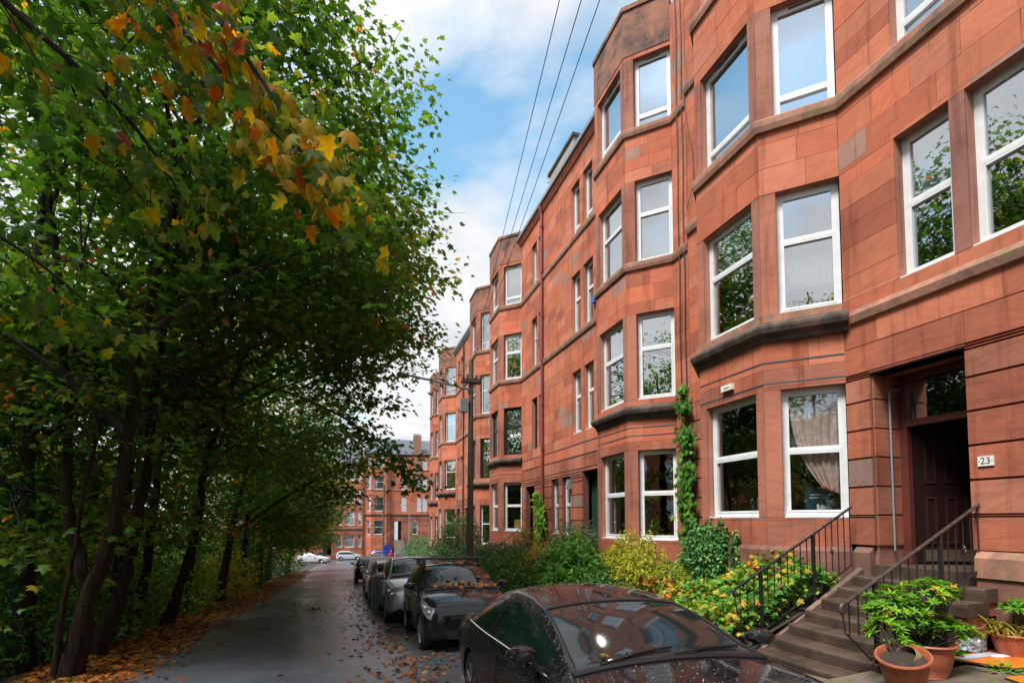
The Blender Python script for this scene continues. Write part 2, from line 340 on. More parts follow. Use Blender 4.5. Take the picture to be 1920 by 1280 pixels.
simple('verge_soil', (0.030, 0.020, 0.012), 0.95, 0.5, 9, 0.7, 30)
simple('lawn_ground', (0.035, 0.05, 0.018), 0.95, 0.4, 3, 0.5, 30)

# ------------------------------------------------------------------ geometry helpers
def gz(y):
    return float(np.interp(y, [-30, 0, 40, 90, 150], [1.6, -0.05, -2.25, -4.7, -4.9]))

class MB:
    """collects shapes and links them as one mesh object"""
    def __init__(s): s.v = []; s.f = []; s.m = []; s.t = []
    def add(s, vs, fs, mi=0, tint=0.0):
        b = len(s.v); s.v += [tuple(x) for x in vs]
        for f in fs: s.f.append(tuple(b + i for i in f)); s.m.append(mi); s.t.append(tint)
        return s
    def box(s, x0, x1, y0, y1, z0, z1, mi=0, tint=0.0):
        return s.add([(x0, y0, z0), (x1, y0, z0), (x1, y1, z0), (x0, y1, z0), (x0, y0, z1), (x1, y0, z1), (x1, y1, z1), (x0, y1, z1)],
                     [(0, 3, 2, 1), (4, 5, 6, 7), (0, 1, 5, 4), (1, 2, 6, 5), (2, 3, 7, 6), (3, 0, 4, 7)], mi, tint)
    def obox(s, fr, t0, t1, n0, n1, z0, z1, mi=0, tint=0.0):
        """box in a facet frame: t along, n outward"""
        c = [fr.p(t, n, z) for z in (z0, z1) for (t, n) in ((t0, n1), (t1, n1), (t1, n0), (t0, n0))]
        return s.add(c, [(0, 3, 2, 1), (4, 5, 6, 7), (0, 1, 5, 4), (1, 2, 6, 5), (2, 3, 7, 6), (3, 0, 4, 7)], mi, tint)
    def tube(s, pts, r, seg=6, mi=0, cap=True, tint=0.0):
        pts = [Vector(p) for p in pts]; n = len(pts)
        rs = r if isinstance(r, (list, tuple)) else [r] * n
        vs = []; up = None
        for i, p in enumerate(pts):
            d = (pts[min(i + 1, n - 1)] - pts[max(i - 1, 0)])
            if d.length < 1e-9: d = Vector((0, 0, 1))
            d.normalize()
            if up is None:
                up = Vector((0, 0, 1)) if abs(d.z) < 0.9 else Vector((1, 0, 0))
            a = d.cross(up)
            if a.length < 1e-6: a = d.cross(Vector((0, 1, 0.3)))
            a.normalize(); b = a.cross(d); up = b
            for k in range(seg):
                t = 2 * math.pi * k / seg; vs.append(p + (a * math.cos(t) + b * math.sin(t)) * rs[i])
        fs = []
        for i in range(n - 1):
            for k in range(seg):
                fs.append((i * seg + k, i * seg + (k + 1) % seg, (i + 1) * seg + (k + 1) % seg, (i + 1) * seg + k))
        if cap: fs += [tuple(range(seg))[::-1], tuple((n - 1) * seg + k for k in range(seg))]
        return s.add(vs, fs, mi, tint)
    def lathe(s, prof, seg=20, M=None, mi=0):
        vs = []; fs = []
        for (r, z) in prof:
            for k in range(seg):
                t = 2 * math.pi * k / seg; q = Vector((r * math.cos(t), r * math.sin(t), z)); vs.append(M @ q if M else q)
        for i in range(len(prof) - 1):
            for k in range(seg):
                fs.append((i * seg + k, i * seg + (k + 1) % seg, (i + 1) * seg + (k + 1) % seg, (i + 1) * seg + k))
        fs += [tuple(range(seg))[::-1], tuple((len(prof) - 1) * seg + k for k in range(seg))]
        return s.add(vs, fs, mi)
    def sweep(s, poly, prof, mi=0):
        """profile (n outward, z) swept along a plan polyline with mitred corners; outward is left of travel"""
        P = [Vector((p[0], p[1])) for p in poly]; n = len(P); rows = []
        for i in range(n):
            d0 = (P[i] - P[i - 1]).normalized() if i else None
            d1 = (P[i + 1] - P[i]).normalized() if i < n - 1 else None
            if d0 is None: d0 = d1
            if d1 is None: d1 = d0
            n0 = Vector((-d0.y, d0.x)); n1 = Vector((-d1.y, d1.x)); m = (n0 + n1).normalized(); m = m / max(0.3, m.dot(n0))
            rows.append([(P[i].x + m.x * a, P[i].y + m.y * a, z) for (a, z) in prof])
        k = len(prof); vs = [v for r_ in rows for v in r_]; fs = []
        for i in range(n - 1):
            for j in range(k):
                fs.append((i * k + j, i * k + (j + 1) % k, (i + 1) * k + (j + 1) % k, (i + 1) * k + j))
        fs += [tuple(range(k))[::-1], tuple((n - 1) * k + j for j in range(k))]
        return s.add(vs, fs, mi)
    def build(s, name, mats, parent=None, smooth=False, local=False, kind=None, label=None, tint=False):
        me = bpy.data.meshes.new(name); me.from_pydata(s.v, [], s.f)
        ml = [mats] if isinstance(mats, str) else mats
        for q in ml: me.materials.append(MATS[q])
        if len(ml) > 1: me.polygons.foreach_set('material_index', s.m)
        if tint:
            a = me.attributes.new('tint', 'FLOAT', 'FACE'); a.data.foreach_set('value', s.t)
        if smooth:
            me.polygons.foreach_set('use_smooth', [True] * len(me.polygons))
            me.set_sharp_from_angle(angle=R(40))
        me.update()
        return link(name, me, parent, local, kind, label)

def link(name, me, parent=None, local=False, kind=None, label=None):
    o = bpy.data.objects.new(name, me); COL.objects.link(o)
    if parent is not None: par(o, parent, local)
    if kind: o['kind'] = kind
    if label: o['label'] = label
    return o
def world_of(o):
    M = Matrix.LocRotScale(o.location, o.rotation_euler, o.scale)
    return M if o.parent is None else world_of(o.parent) @ o.matrix_parent_inverse @ M
def par(o, parent, local=False):
    o.parent = parent
    if not local: o.matrix_parent_inverse = world_of(parent).inverted()
def T(name, label, cat, loc=(0, 0, 0), rz=0, group=None):
    o = bpy.data.objects.new(name, None); COL.objects.link(o); o.empty_display_size = 0.3
    o.location = loc; o.rotation_euler = (0, 0, rz); return tag(o, label, cat, group)
def tag(o, label, cat, group=None, kind=None):
    if label: o['label'] = label
    if cat: o['category'] = cat
    if group: o['group'] = group
    if kind: o['kind'] = kind
    return o
class Frame:
    """a wall facet: p0 -> p1 in plan, outward is left of travel"""
    def __init__(s, p0, p1):
        s.o = Vector((p0[0], p0[1])); d = Vector((p1[0] - p0[0], p1[1] - p0[1])); s.L = d.length; s.d = d.normalized(); s.n = Vector((-s.d.y, s.d.x))
        s.ang = math.atan2(s.d.y, s.d.x)
    def p(s, t, n, z): q = s.o + s.d * t + s.n * n; return (q.x, q.y, z)
CUBE = None
def unit_cube():
    global CUBE
    if CUBE is None:
        CUBE = bpy.data.meshes.new('stone')
        e = 0.5
        CUBE.from_pydata([(x, y, z) for z in (-e, e) for (x, y) in ((-e, -e), (e, -e), (e, e), (-e, e))], [], [(0, 3, 2, 1), (4, 5, 6, 7), (0, 1, 5, 4), (1, 2, 6, 5), (2, 3, 7, 6), (3, 0, 4, 7)])
        CUBE.materials.append(MATS['sandstone'])
    return CUBE
CUBES = {}
def cube_of(mat):
    if mat not in CUBES:
        m = unit_cube().copy(); m.name = 'stone'; m.materials[0] = MATS[mat]; CUBES[mat] = m
    return CUBES[mat]

# leaf outlines: (verts, tris); y runs from stem to tip, slight fold in z
def _maple(full=True):
    if full:
        o = [(0, 0), (.20, -.06), (.44, .06), (.30, .20), (.36, .30), (.58, .50), (.40, .50), (.20, .56), (.22, .72), (.0, 1.0)]
        l = [(-x, y) for x, y in o[1:-1]][::-1]
        ring = o + l; v = [(x, y, -.18 * abs(x) - .10 * y * y) for x, y in ring] + [(0, .34, .03)]
        k = len(ring); return v, [(i, (i + 1) % k, k) for i in range(k)]
    v = [(0, 0, 0), (.48, .22, -.08), (.22, .48, .0), (0, 1, -.12), (-.22, .48, .0), (-.48, .22, -.08)]
    return v, [(0, 1, 2), (0, 2, 4), (2, 3, 4), (0, 4, 5)]
def _mid():
    ring = [(0, 0), (.42, .06), (.27, .28), (.56, .52), (.23, .56), (0, 1), (-.23, .56), (-.56, .52), (-.27, .28), (-.42, .06)]
    v = [(x, y, -.16 * abs(x) - .10 * y * y) for x, y in ring] + [(0, .34, .03)]
    k = len(ring); return v, [(i, (i + 1) % k, k) for i in range(k)]
def _oval(w=.28):
    return [(0, 0, 0), (w, .4, .05), (0, .45, -.03), (-w, .4, .05), (0, 1, -.08)], [(0, 1, 2), (0, 2, 3), (1, 4, 2), (2, 4, 3)]
def _blade(w=.06):
    return [(-w, 0, 0), (w, 0, 0), (w * .8, .5, .06), (-w * .8, .5, .06), (0, 1, -.12)], [(0, 1, 2), (0, 2, 3), (3, 2, 4)]
SHAPES = {'maple': _maple(), 'mid': _mid(), 'simple': _maple(False), 'oval': _oval(), 'long': _oval(.16), 'blade': _blade()}

def leaf_arrays(P, D, N, size, tint, shape):
    """P points, D tip directions, N upper normals -> verts, tris, per-vertex tint"""
    v, t = SHAPES[shape]; v = np.array(v, float); t = np.array(t, int)
    D = D / np.linalg.norm(D, axis=1, keepdims=True)
    X = np.cross(D, N); X /= (np.linalg.norm(X, axis=1, keepdims=True) + 1e-9); Nn = np.cross(X, D)
    k = len(v); n = len(P)
    curl = nr.uniform(.2, 2.6, n)
    V_ = P[:, None, :] + size[:, None, None] * (v[None, :, 0:1] * X[:, None, :] + v[None, :, 1:2] * D[:, None, :] + v[None, :, 2:3] * curl[:, None, None] * Nn[:, None, :])
    F_ = (t[None] + (np.arange(n) * k)[:, None, None]).reshape(-1, 3)
    return V_.reshape(-1, 3), F_, np.repeat(tint, k)
def mesh_np(name, Vs, Fs, tint, mat, smooth=False):
    me = bpy.data.meshes.new(name); nv, nf = len(Vs), len(Fs)
    me.vertices.add(nv); me.vertices.foreach_set('co', np.asarray(Vs, np.float32).ravel())
    me.loops.add(nf * 3); me.loops.foreach_set('vertex_index', np.asarray(Fs, np.int32).ravel())
    me.polygons.add(nf); me.polygons.foreach_set('loop_start', np.arange(0, nf * 3, 3, dtype=np.int32))
    try: me.polygons.foreach_set('loop_total', np.full(nf, 3, np.int32))
    except Exception: pass
    a = me.attributes.new('tint', 'FLOAT', 'POINT'); a.data.foreach_set('value', np.asarray(tint, np.float32))
    me.materials.append(MATS[mat]); me.update(calc_edges=True)
    return me
def scatter_dirs(n, tilt=0.6, droop=0.25, bias=None):
    az = nr.uniform(0, 2 * np.pi, n)
    D = np.stack([np.cos(az), np.sin(az), -droop + nr.normal(0, 0.28, n)], 1)
    if bias is not None: D[:, :2] += bias
    N = np.stack([nr.normal(0, tilt, n), nr.normal(0, tilt, n), np.ones(n)], 1)
    return D, N
def leaf_object(name, P, size, tint, shape, mat, parent=None, tilt=0.6, droop=0.3, D=None, N=None, kind=None, bias=None):
    d, n_ = scatter_dirs(len(P), tilt, droop, bias)
    if D is None: D = d
    if N is None: N = n_
    v, f, t = leaf_arrays(np.asarray(P, float), D, N, np.asarray(size, float), np.asarray(tint, float), shape)
    return link(name, mesh_np(name, v, f, t, mat), parent, kind=kind)
# ------------------------------------------------------------------ ground, road, pavement, verge
ROAD_L, ROAD_R = -3.25, 3.25
YS = [-25, -12, -4, 0, 4, 8, 12, 16, 20, 26, 32, 40, 50, 60, 70, 79]
def strip(name, mat, xa, xb, ys, dz=0.0, nx=2, zfun=None, thick=0.0):
    b = MB(); rows = []
    for y in ys:
        xs = np.linspace(xa(y) if callable(xa) else xa, xb(y) if callable(xb) else xb, nx)
        rows.append([(float(x), y, (zfun(float(x), y) if zfun else gz(y)) + dz) for x in xs])
    for r0, r1 in zip(rows, rows[1:]):
        for i in range(nx - 1):
            b.add([r0[i], r0[i + 1], r1[i + 1], r1[i]], [(0, 1, 2, 3)])
    o = b.build(name, mat); o['kind'] = 'structure'; return o
def ground_z(x, y):
    g = gz(y)
    if x < -20: return g - 2.4
    if x < -4: return g - 2.4 * min(1, (-4 - x) / 9.0)
    return g
XS = [-400, -120, -60, -30, -20, -13, -9, -6, -4, -3, 0, 5, 12, 40, 120, 400]
b = MB(); YG = [-120, -60] + YS[:] + [90, 110, 150, 300, 600]
gr = [[(x, y, (ground_z(x, y) if y < 78 else gz(y)) - 0.03) for x in XS] for y in YG]
for r0, r1 in zip(gr, gr[1:]):
    for i in range(len(XS) - 1): b.add([r0[i], r0[i + 1], r1[i + 1], r1[i]], [(0, 1, 2, 3)])
g_ = b.build('ground', 'lawn_ground'); g_['kind'] = 'structure'
strip('road', 'wet_asphalt', ROAD_L, ROAD_R, YS, 0.0)
strip('cross_road', 'wet_asphalt', -60, 60, [79, 85, 91.5], 0.0)
strip('verge', 'verge_soil', -7.5, lambda y: ROAD_L + 0.02, YS, -0.004, 4, zfun=lambda x, y: ground_z(x, y) + 0.10 * max(0, min(1, (ROAD_L - 0.1 - x) / 0.9)))
strip('verge_bank', 'verge_soil', -22, -7.5, YS, -0.012, 6, zfun=lambda x, y: ground_z(x, y) + 0.10)
# kerb and pavement on the side of the houses
def pave_z(y): return gz(y) + 0.11 + (0.18 if y < 6 else 0.18 * max(0, (8 - y) / 2) if y < 8 else 0)
b = MB()
for y0, y1 in zip(np.arange(-6, 60, 0.9), np.arange(-5.1, 61, 0.9)):
    y1 -= 0.012
    b.add([(3.25, y0, gz(y0) - .1), (3.39, y0, gz(y0) - .1), (3.39, y1, gz(y1) - .1), (3.25, y1, gz(y1) - .1), (3.25, y0, gz(y0) + .10), (3.39, y0, gz(y0) + .11), (3.39, y1, gz(y1) + .11), (3.25, y1, gz(y1) + .10)],
          [(0, 3, 2, 1), (4, 5, 6, 7), (0, 1, 5, 4), (1, 2, 6, 5), (2, 3, 7, 6), (3, 0, 4, 7)])
k_ = b.build('kerb', 'kerb_stone'); k_['kind'] = 'structure'
strip('pavement', 'patio_stone', 3.39, 5.0, [-6, 0, 3, 6, 8, 12, 20, 30, 40, 50, 60], 0.0, 4, zfun=lambda x, y: gz(y) + 0.108 + (pave_z(y) - gz(y) - 0.11) * (x - 3.39) / 1.6)
# patio in front of the door: flagstones, each one a part
pat = MB(); pat.add([(4.95, -6, -.06), (7.48, -6, .10), (7.48, 4.62, .10), (4.95, 4.62, -.06), (4.95, -6, -.6), (7.48, -6, -.6), (7.48, 4.62, -.6), (4.95, 4.62, -.6)], [(0, 1, 2, 3), (7, 6, 5, 4), (0, 4, 5, 1), (1, 5, 6, 2), (2, 6, 7, 3), (3, 7, 4, 0)])
patio = pat.build('patio', 'soil'); patio['kind'] = 'structure'
def patio_z(x, y): return max(0, .075 * (x - 5.0)) - .02
fx = [4.95, 5.62, 6.35, 6.95, 7.6]
for i in range(4):
    y = 4.6 - 0.17 * i
    while y > -1.5:
        w = rnd.uniform(0.6, 1.05); dz = rnd.uniform(-.006, .008)
        f = MB(); xa, xc, ya, yc = fx[i] + .008, fx[i + 1] - .008, y - w + .012, y - .006; za, zc_ = patio_z(xa, y) + dz, patio_z(xc, y) + dz
        f.add([(xa, ya, za - .1), (xc, ya, zc_ - .1), (xc, yc, zc_ - .1), (xa, yc, za - .1), (xa, ya, za), (xc, ya, zc_), (xc, yc, zc_), (xa, yc, za)], [(0, 3, 2, 1), (4, 5, 6, 7), (0, 1, 5, 4), (1, 2, 6, 5), (2, 3, 7, 6), (3, 0, 4, 7)])
        f.build('flagstone', 'patio_stone', patio); y -= w

# garden bank between pavement and houses
def bank_z(x, y):
    g = gz(y) + 0.1
    top = (0.55 if y < 10.5 else 0.15) if y < 26.6 else -0.45
    top = max(top, g + 0.15)
    f = max(0, min(1, (x - 4.7) / 2.0))
    return g + (top - g) * f
strip('garden_bank', 'soil', 4.98, 7.7, [6.15, 7, 8, 9, 10, 10.6, 12, 14, 16, 18, 20, 22, 24, 26, 27, 30, 34, 38, 42, 50, 60], 0.0, 7, zfun=bank_z)

# ------------------------------------------------------------------ red sandstone tenements
FX, PJ, BL = 7.48, 0.83, 1.68           # facade plane, bay projection, bay front length
def bay_plan(y0): return [(FX, y0), (FX - PJ, y0 + PJ), (FX - PJ, y0 + PJ + BL), (FX, y0 + 2 * PJ + BL)]

wr_ = random.Random(21)
def make_window(bld, fr, t0, t1, zs, zh, style, blind=None, rec=0.14, frame='white_upvc', detail=True, curtain=None, glass='window_glass'):
    """window > sill_board, transom, pane(s), blind; set back in the opening"""
    fw = 0.065 if frame != 'white_upvc' else 0.075
    n1 = -rec; n0 = -rec - 0.07
    m = MB()
    m.obox(fr, t0, t1, n0, n1, zs, zs + fw * 1.15); m.obox(fr, t0, t1, n0, n1, zh - fw, zh)
    m.obox(fr, t0, t0 + fw, n0, n1, zs + fw * 1.15, zh - fw); m.obox(fr, t1 - fw, t1, n0, n1, zs + fw * 1.15, zh - fw)
    w = m.build('window', frame, bld)
    H = zh - zs
    if style == 'low': zt = zs + 0.20 * H
    elif style == 'third': zt = zs + 0.60 * H
    else: zt = zs + 0.52 * H
    s = MB(); s.obox(fr, t0 + fw, t1 - fw, n0 + .004, n1 + .012, zt - .026, zt + .026); s.build('transom', frame, w)
    if detail:
        e = 0.032
        for (za, zb, dn) in ((zs + fw * 1.15, zt - .026, .010), (zt + .026, zh - fw, -.004)):
            q = MB(); a, b_ = t0 + fw, t1 - fw
            q.obox(fr, a, b_, n0 + .01, n1 + dn, za, za + e); q.obox(fr, a, b_, n0 + .01, n1 + dn, zb - e, zb)
            q.obox(fr, a, a + e, n0 + .01, n1 + dn, za + e, zb - e); q.obox(fr, b_ - e, b_, n0 + .01, n1 + dn, za + e, zb - e)
            q.build('sash', frame, w)
        if style == 'low':
            q = MB(); q.obox(fr, (t0 + t1) / 2 - .2 * (t1 - t0), (t0 + t1) / 2 + .2 * (t1 - t0), n1 - .01, n1 + .012, zh - .055, zh - .03); q.build('trickle_vent', 'ink_dark', w)
    for (za, zb) in ((zs + fw * 1.15, zt - .026), (zt + .026, zh - fw)):
        q = MB(); q.obox(fr, t0 + fw, t1 - fw, n0 + .030, n0 + .036, za, zb); q.build('pane', glass, w)
    if frame == 'white_upvc':
        q = MB(); q.obox(fr, t0 + .012, t1 - .012, n1, -.012, zs - .012, zs + .022); q.build('sill_board', frame, w)
    if not blind and glass == 'window_glass' and zs > 2.5:
        u_ = wr_.random()
        if u_ < .30: blind = ('net_curtain', wr_.uniform(.35, 1.0))
        elif u_ < .55: blind = ('sky_white_blind', wr_.uniform(.2, .75))
    if blind:
        q = MB(); hb = blind[1] if isinstance(blind, tuple) else blind
        kind = blind[0] if isinstance(blind, tuple) else 'sky_white_blind'
        za = zh - fw - (H - 2 * fw) * hb
        k = 10
        # gently folded sheet hanging behind the pane
        vs = []; a, b_ = t0 + fw * .4, t1 - fw * .4
        for i in range(2 * k + 1):
            t = a + (b_ - a) * i / (2 * k); nn = n0 - .05 - (.018 if i % 2 else 0) * (0 if kind == 'sky_white_blind' else 1)
            vs += [fr.p(t, nn, za), fr.p(t, nn, zh - fw * .5)]
        q.add(vs, [(2 * i, 2 * i + 2, 2 * i + 3, 2 * i + 1) for i in range(2 * k)])
        q.build('blind' if kind == 'sky_white_blind' else 'curtain', kind, w)
    return w

def split_len(t0, t1, lo, hi):
    out = [t0]; 
    while t1 - out[-1] > hi:
        st = rnd.uniform(lo, hi)
        if t1 - out[-1] - st < lo * .6: break
        out.append(out[-1] + st)
    if t1 - out[-1] > hi: out.append((out[-1] + t1) / 2)
    out.append(t1); return out

class Tenement:
    def __init__(s, name, label, y, group='red sandstone tenements along the street', origin=None, thing=True):
        s.e = T(name, label, 'tenement', origin or (FX, y, gz(y)), 0, group)
        s.stones = []; s.back = MB(); s.backg = MB(); s.low = -99
    def facet(s, fr, z0, z1, ops, zg, gj=0.433, rng=None, prow=0.0):
        """masonry of one facet. ops = (t0,t1,zs,zh); zg: below it the channelled ground floor courses of height gj"""
        ops = [o for o in ops if o[1] > 0 and o[0] < fr.L]
        # backing with the openings left free
        zb = sorted({z0, z1} | ({zg} if zg else set()) | {z for o in ops for z in (o[2], o[3])}); zb = [z for z in zb if z0 <= z <= z1]
        for a, b_ in zip(zb, zb[1:]):
            cut = sorted([(o[0], o[1]) for o in ops if o[2] < b_ - 1e-4 and o[3] > a + 1e-4]); t = 0
            for (c0, c1) in cut + [(fr.L, fr.L)]:
                if c0 - t > 0.01: (s.backg if zg and b_ <= zg + .01 else s.back).obox(fr, max(0, t), min(fr.L, c0), -.34, -.028, a, b_)
                t = max(t, c1)
        # courses
        zc = [z0]; rc = random.Random(5)
        if zg:
            z = zg
            lows = []
            while z - gj > z0 + 0.12: z -= gj; lows.append(z)
            zc += lows[::-1] + [zg]
        while z1 - zc[-1] > 0.62: zc.append(zc[-1] + rc.choice((0.30, 0.36, 0.42, 0.46)))
        if z1 - zc[-1] > 0.03: zc.append(z1)
        for a, b_ in zip(zc, zc[1:]):
            ground = zg and b_ <= zg + .01
            zz = sorted({a, b_} | {z for o in ops for z in (o[2], o[3]) if a + .02 < z < b_ - .02})
            for za, zb_ in zip(zz, zz[1:]):
                cut = sorted([(o[0], o[1]) for o in ops if o[2] < zb_ - 1e-3 and o[3] > za + 1e-3]); t = 0.0
                for (c0, c1) in cut + [(fr.L, fr.L)]:
                    c0 = min(c0, fr.L)
                    if c0 - t > 0.03:
                        ts = split_len(t, c0, 0.42, 1.15) if not ground else split_len(t, c0, 0.55, 1.5)
                        for q0, q1 in zip(ts, ts[1:]): s.stones.append((fr, q0, q1, za, zb_, ground))
                    t = max(t, c1)
    def pier(s, fr, t0, t1, z0, z1): s.stones.append((fr, t0, t1, z0, z1, 'pier'))
    def finish(s, single=300, eye=(0, 0, 1.7)):
        s.back.build('wall', 'mortar', s.e)
        if s.backg.v: s.backg.build('ground_wall', 'groove_shade_stone', s.e)
        def vis(q):
            fr, a, b_, za, zb_, g = q; c = Vector(fr.p((a + b_) / 2, 0, (za + zb_) / 2)); v = Vector(eye) - c; d = v.length
            f = v.normalized().dot(Vector((fr.n.x, fr.n.y, 0)))
            return (b_ - a) * (zb_ - za) * max(f, 0) / (d * d)
        s.stones.sort(key=vis, reverse=True)
        rest = MB(); restg = MB()
        for i, q in enumerate(s.stones):
            fr, a, b_, za, zb_, g = q
            if g == 'pier': j, jz, pro, mat = .003, .003, .003, 'dressed_stone'
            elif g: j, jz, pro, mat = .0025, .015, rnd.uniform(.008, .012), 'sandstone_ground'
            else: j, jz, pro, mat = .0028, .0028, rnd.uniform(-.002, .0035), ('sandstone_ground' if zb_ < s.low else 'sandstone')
            if i < single:
                o = bpy.data.objects.new('stone', cube_of(mat)); COL.objects.link(o)
                c = fr.p((a + b_) / 2, (pro - .05) / 2, (za + zb_) / 2)
                o.location = c; o.rotation_euler = (0, 0, fr.ang); o.scale = (b_ - a - 2 * j, .05 + pro, zb_ - za - 2 * jz); par(o, s.e)
            else:
                (restg if mat != 'sandstone' else rest).obox(fr, a + j, b_ - j, -.05, pro, za + jz, zb_ - jz, 0, rnd.random())
        if rest.v:
            o = rest.build('masonry', 'sandstone', s.e, tint=True); o['kind'] = 'stuff'
        if restg.v:
            o = restg.build('ground_masonry', 'sandstone_ground', s.e, tint=True); o['kind'] = 'stuff'
    def add(s, name, mb, mat, label=None, **k): return mb.build(name, mat, s.e, label=label, **k)
    def sill_course(s, plan, ztop, h=0.2, pr=0.075, mat='weathered_sill', name='sill_course'):
        m = MB(); m.sweep(plan, [(-.02, ztop - h), (pr * .7, ztop - h + .012), (pr, ztop - h * .55), (pr, ztop - .03), (pr * .8, ztop), (-.10, ztop + .004)]); return s.add(name, m, mat)
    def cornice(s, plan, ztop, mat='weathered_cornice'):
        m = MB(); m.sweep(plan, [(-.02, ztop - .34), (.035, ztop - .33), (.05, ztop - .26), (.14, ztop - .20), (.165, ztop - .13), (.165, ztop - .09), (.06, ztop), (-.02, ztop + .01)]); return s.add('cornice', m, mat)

def bay(tn, y0, lv, zbase, zpl, par_top, styles, blinds, frames=None, detail=True, zg=None, gj=.433, plain_first=True):
    """lv: list of (sill, head) per storey"""
    pl = bay_plan(y0); fs = [Frame(pl[i], pl[i + 1]) for i in range(3)]
    cw = (0.0, 0.93)
    for i, fr in enumerate(fs):
        if i == 0: w0, w1 = 0.004, 0.92
        elif i == 1: w0, w1 = 0.18, fr.L - 0.19
        else: w0, w1 = fr.L - 0.92, fr.L - 0.004
        ops = [(w0, w1, a, b_) for a, b_ in lv]
        po = list(ops)
        # narrow margins beside the openings are single dressed piers
        for a, b_ in lv:
            if i == 1: prs = [(0, w0), (w1, fr.L)]
            elif i == 0: prs = [(w1, fr.L)]
            else: prs = [(0, w0)]
            for p0, p1 in prs:
                tn.pier(fr, p0, p1, a, b_); po.append((p0, p1, a, b_))
        # backing uses true openings, stones use openings + piers
        st = tn.stones; tn.stones = []; bk = tn.back; bg_ = tn.backg; tn.back = MB(); tn.backg = MB()
        tn.facet(fr, zpl, par_top, po, None); ns = tn.stones; tn.stones = []
        tn.back = bk; tn.backg = bg_; tn.facet(fr, zpl, par_top, ops, None); tn.stones = st + ns
        for k, (a, b_) in enumerate(lv):
            fm = frames[k] if frames else 'white_upvc'
            make_window(tn.e, fr, w0, w1, a, b_, styles[k], blinds.get((k, i)), frame=fm, detail=detail, glass='weak_mirror_glass' if (k == 0 and detail) else 'window_glass')
    q = MB(); q.sweep(pl, [(-.02, zbase), (.09, zbase), (.09, zpl - .07), (.03, zpl), (-.02, zpl)]); tn.add('plinth', q, 'plinth_stone')
    return pl, fs

def rooms(tn, y0, y1, floors, ztop):
    m = MB(); m.box(9.35, 9.5, y0, y1, floors[0] - 1.2, ztop)
    for z in floors: m.box(7.86, 9.35, y0 + .02, y1 - .02, z - 1.0, z - .75)
    tn.add('room_shell', m, 'room_dark')

# ---- number 23, nearest
LA = [(1.75, 3.86), (5.14, 7.22), (8.53, 10.52), (11.93, 13.9)]
A = Tenement('tenement', 'nearest red sandstone tenement, with an open dark red close door and the 23 plate', 5)
plA, fA = bay(A, 6.37, LA, -0.2, 1.29, 15.3, ['half', 'third', 'low', 'low'], {(2, 0): 1.0, (2, 1): .85, (3, 0): 1.0, (1, 1): ('net_curtain', .3)}, zg=None)  # upper floor blinds added for the whiteness of reflected sky
FL = Frame((FX, -3.0), (FX, 6.37))       # flat wall, t = y + 3
def ty(y): return y + 3.0
doors = (ty(4.68), ty(5.98), 1.05, 3.9)
wy = [(4.74, 5.475), (3.62, 4.545), (1.9, 2.65), (0.8, 1.55)]
opsF = [doors] + [(ty(a), ty(b_), z0, z1) for a, b_ in wy for z0, z1 in LA[1:]] + [(ty(2.0), ty(3.3), 1.75, 3.86), (ty(0.2), ty(1.5), 1.75, 3.86)]
st0 = A.stones; A.stones = []; bk0 = A.back; bg0 = A.backg; A.back = MB(); A.backg = MB()
piers = [(ty(4.545), ty(4.74), a, b_) for a, b_ in LA[1:]]
A.facet(FL, 1.32, 15.0, opsF + piers, 4.37); nsA = A.stones; A.stones = []; A.back = bk0; A.backg = bg0
A.facet(FL, 1.32, 15.0, opsF, 4.37); A.stones = st0 + nsA
for p in piers: A.pier(FL, *p)
for k, (a, b_) in enumerate(LA[1:]):
    for j, (y0, y1) in enumerate(wy):
        make_window(A.e, FL, ty(y0), ty(y1), a, b_, ['third', 'low', 'low'][k] if k else 'half', {(0, 9): 1}.get((k, j)), rec=.16)
for y0, y1 in ((2.0, 3.3), (.2, 1.5)): make_window(A.e, FL, ty(y0), ty(y1), 1.75, 3.86, 'half')
# short wall on the far side of the bay, up to the party line
yE = plA[3][1]; FE = Frame((FX, yE), (FX, 10.32)); A.facet(FE, 0.3, 15.0, [], 4.37)
planA = [(FX, -3.0)] + plA + [(FX, 10.32)]
A.sill_course(planA, 8.53, .23, .08); A.sill_course(planA, 11.93, .23, .08)
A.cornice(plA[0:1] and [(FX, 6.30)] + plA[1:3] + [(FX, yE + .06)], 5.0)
q = MB(); q.sweep([(FX, -3.0), (FX, 6.22)], [(-.02, 4.72), (.05, 4.75), (.075, 4.86), (.02, 4.95), (-.02, 4.95)]); A.add('string_course', q, 'weathered_sill')
# aprons under the first floor bay windows
for i, fr in enumerate(fA):
    q = MB(); q.obox(fr, .02 if i != 1 else .0, fr.L - (.02 if i != 1 else 0), -.02, .055, 4.97, 5.125); A.add('apron_stone', q, 'weathered_sill')
# dark strips painting the shade of grooves over the ground floor bay windows
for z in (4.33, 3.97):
    q = MB(); q.sweep(plA, [(-.016, z - .013), (.0055, z - .013), (.0055, z + .013), (-.016, z + .013)]); A.add('groove_shade', q, 'ink_dark')
q = MB(); q.sweep(planA, [(-.3, 14.6), (.10, 14.66), (.16, 14.8), (.16, 14.95), (-.3, 15.02)]); A.add('eaves_cornice', q, 'weathered_cornice')
q = MB(); q.sweep(plA, [(-.25, 15.3), (.06, 15.3), (.06, 15.42), (-.25, 15.46)]); A.add('parapet_cap', q, 'weathered_parapet')
q = MB(); q.sweep([(FX, -3), (FX, 4.62)], [(-.02, 1.0), (.10, 1.0), (.10, 1.24), (.03, 1.32), (-.02, 1.32)]); A.add('plinth', q, 'weathered_sill')
q = MB(); q.sweep([(FX, -3), (FX, 4.62)], [(-.02, -.3), (.07, -.3), (.07, .985), (-.02, .985)]); A.add('base_course', q, 'plinth_stone')
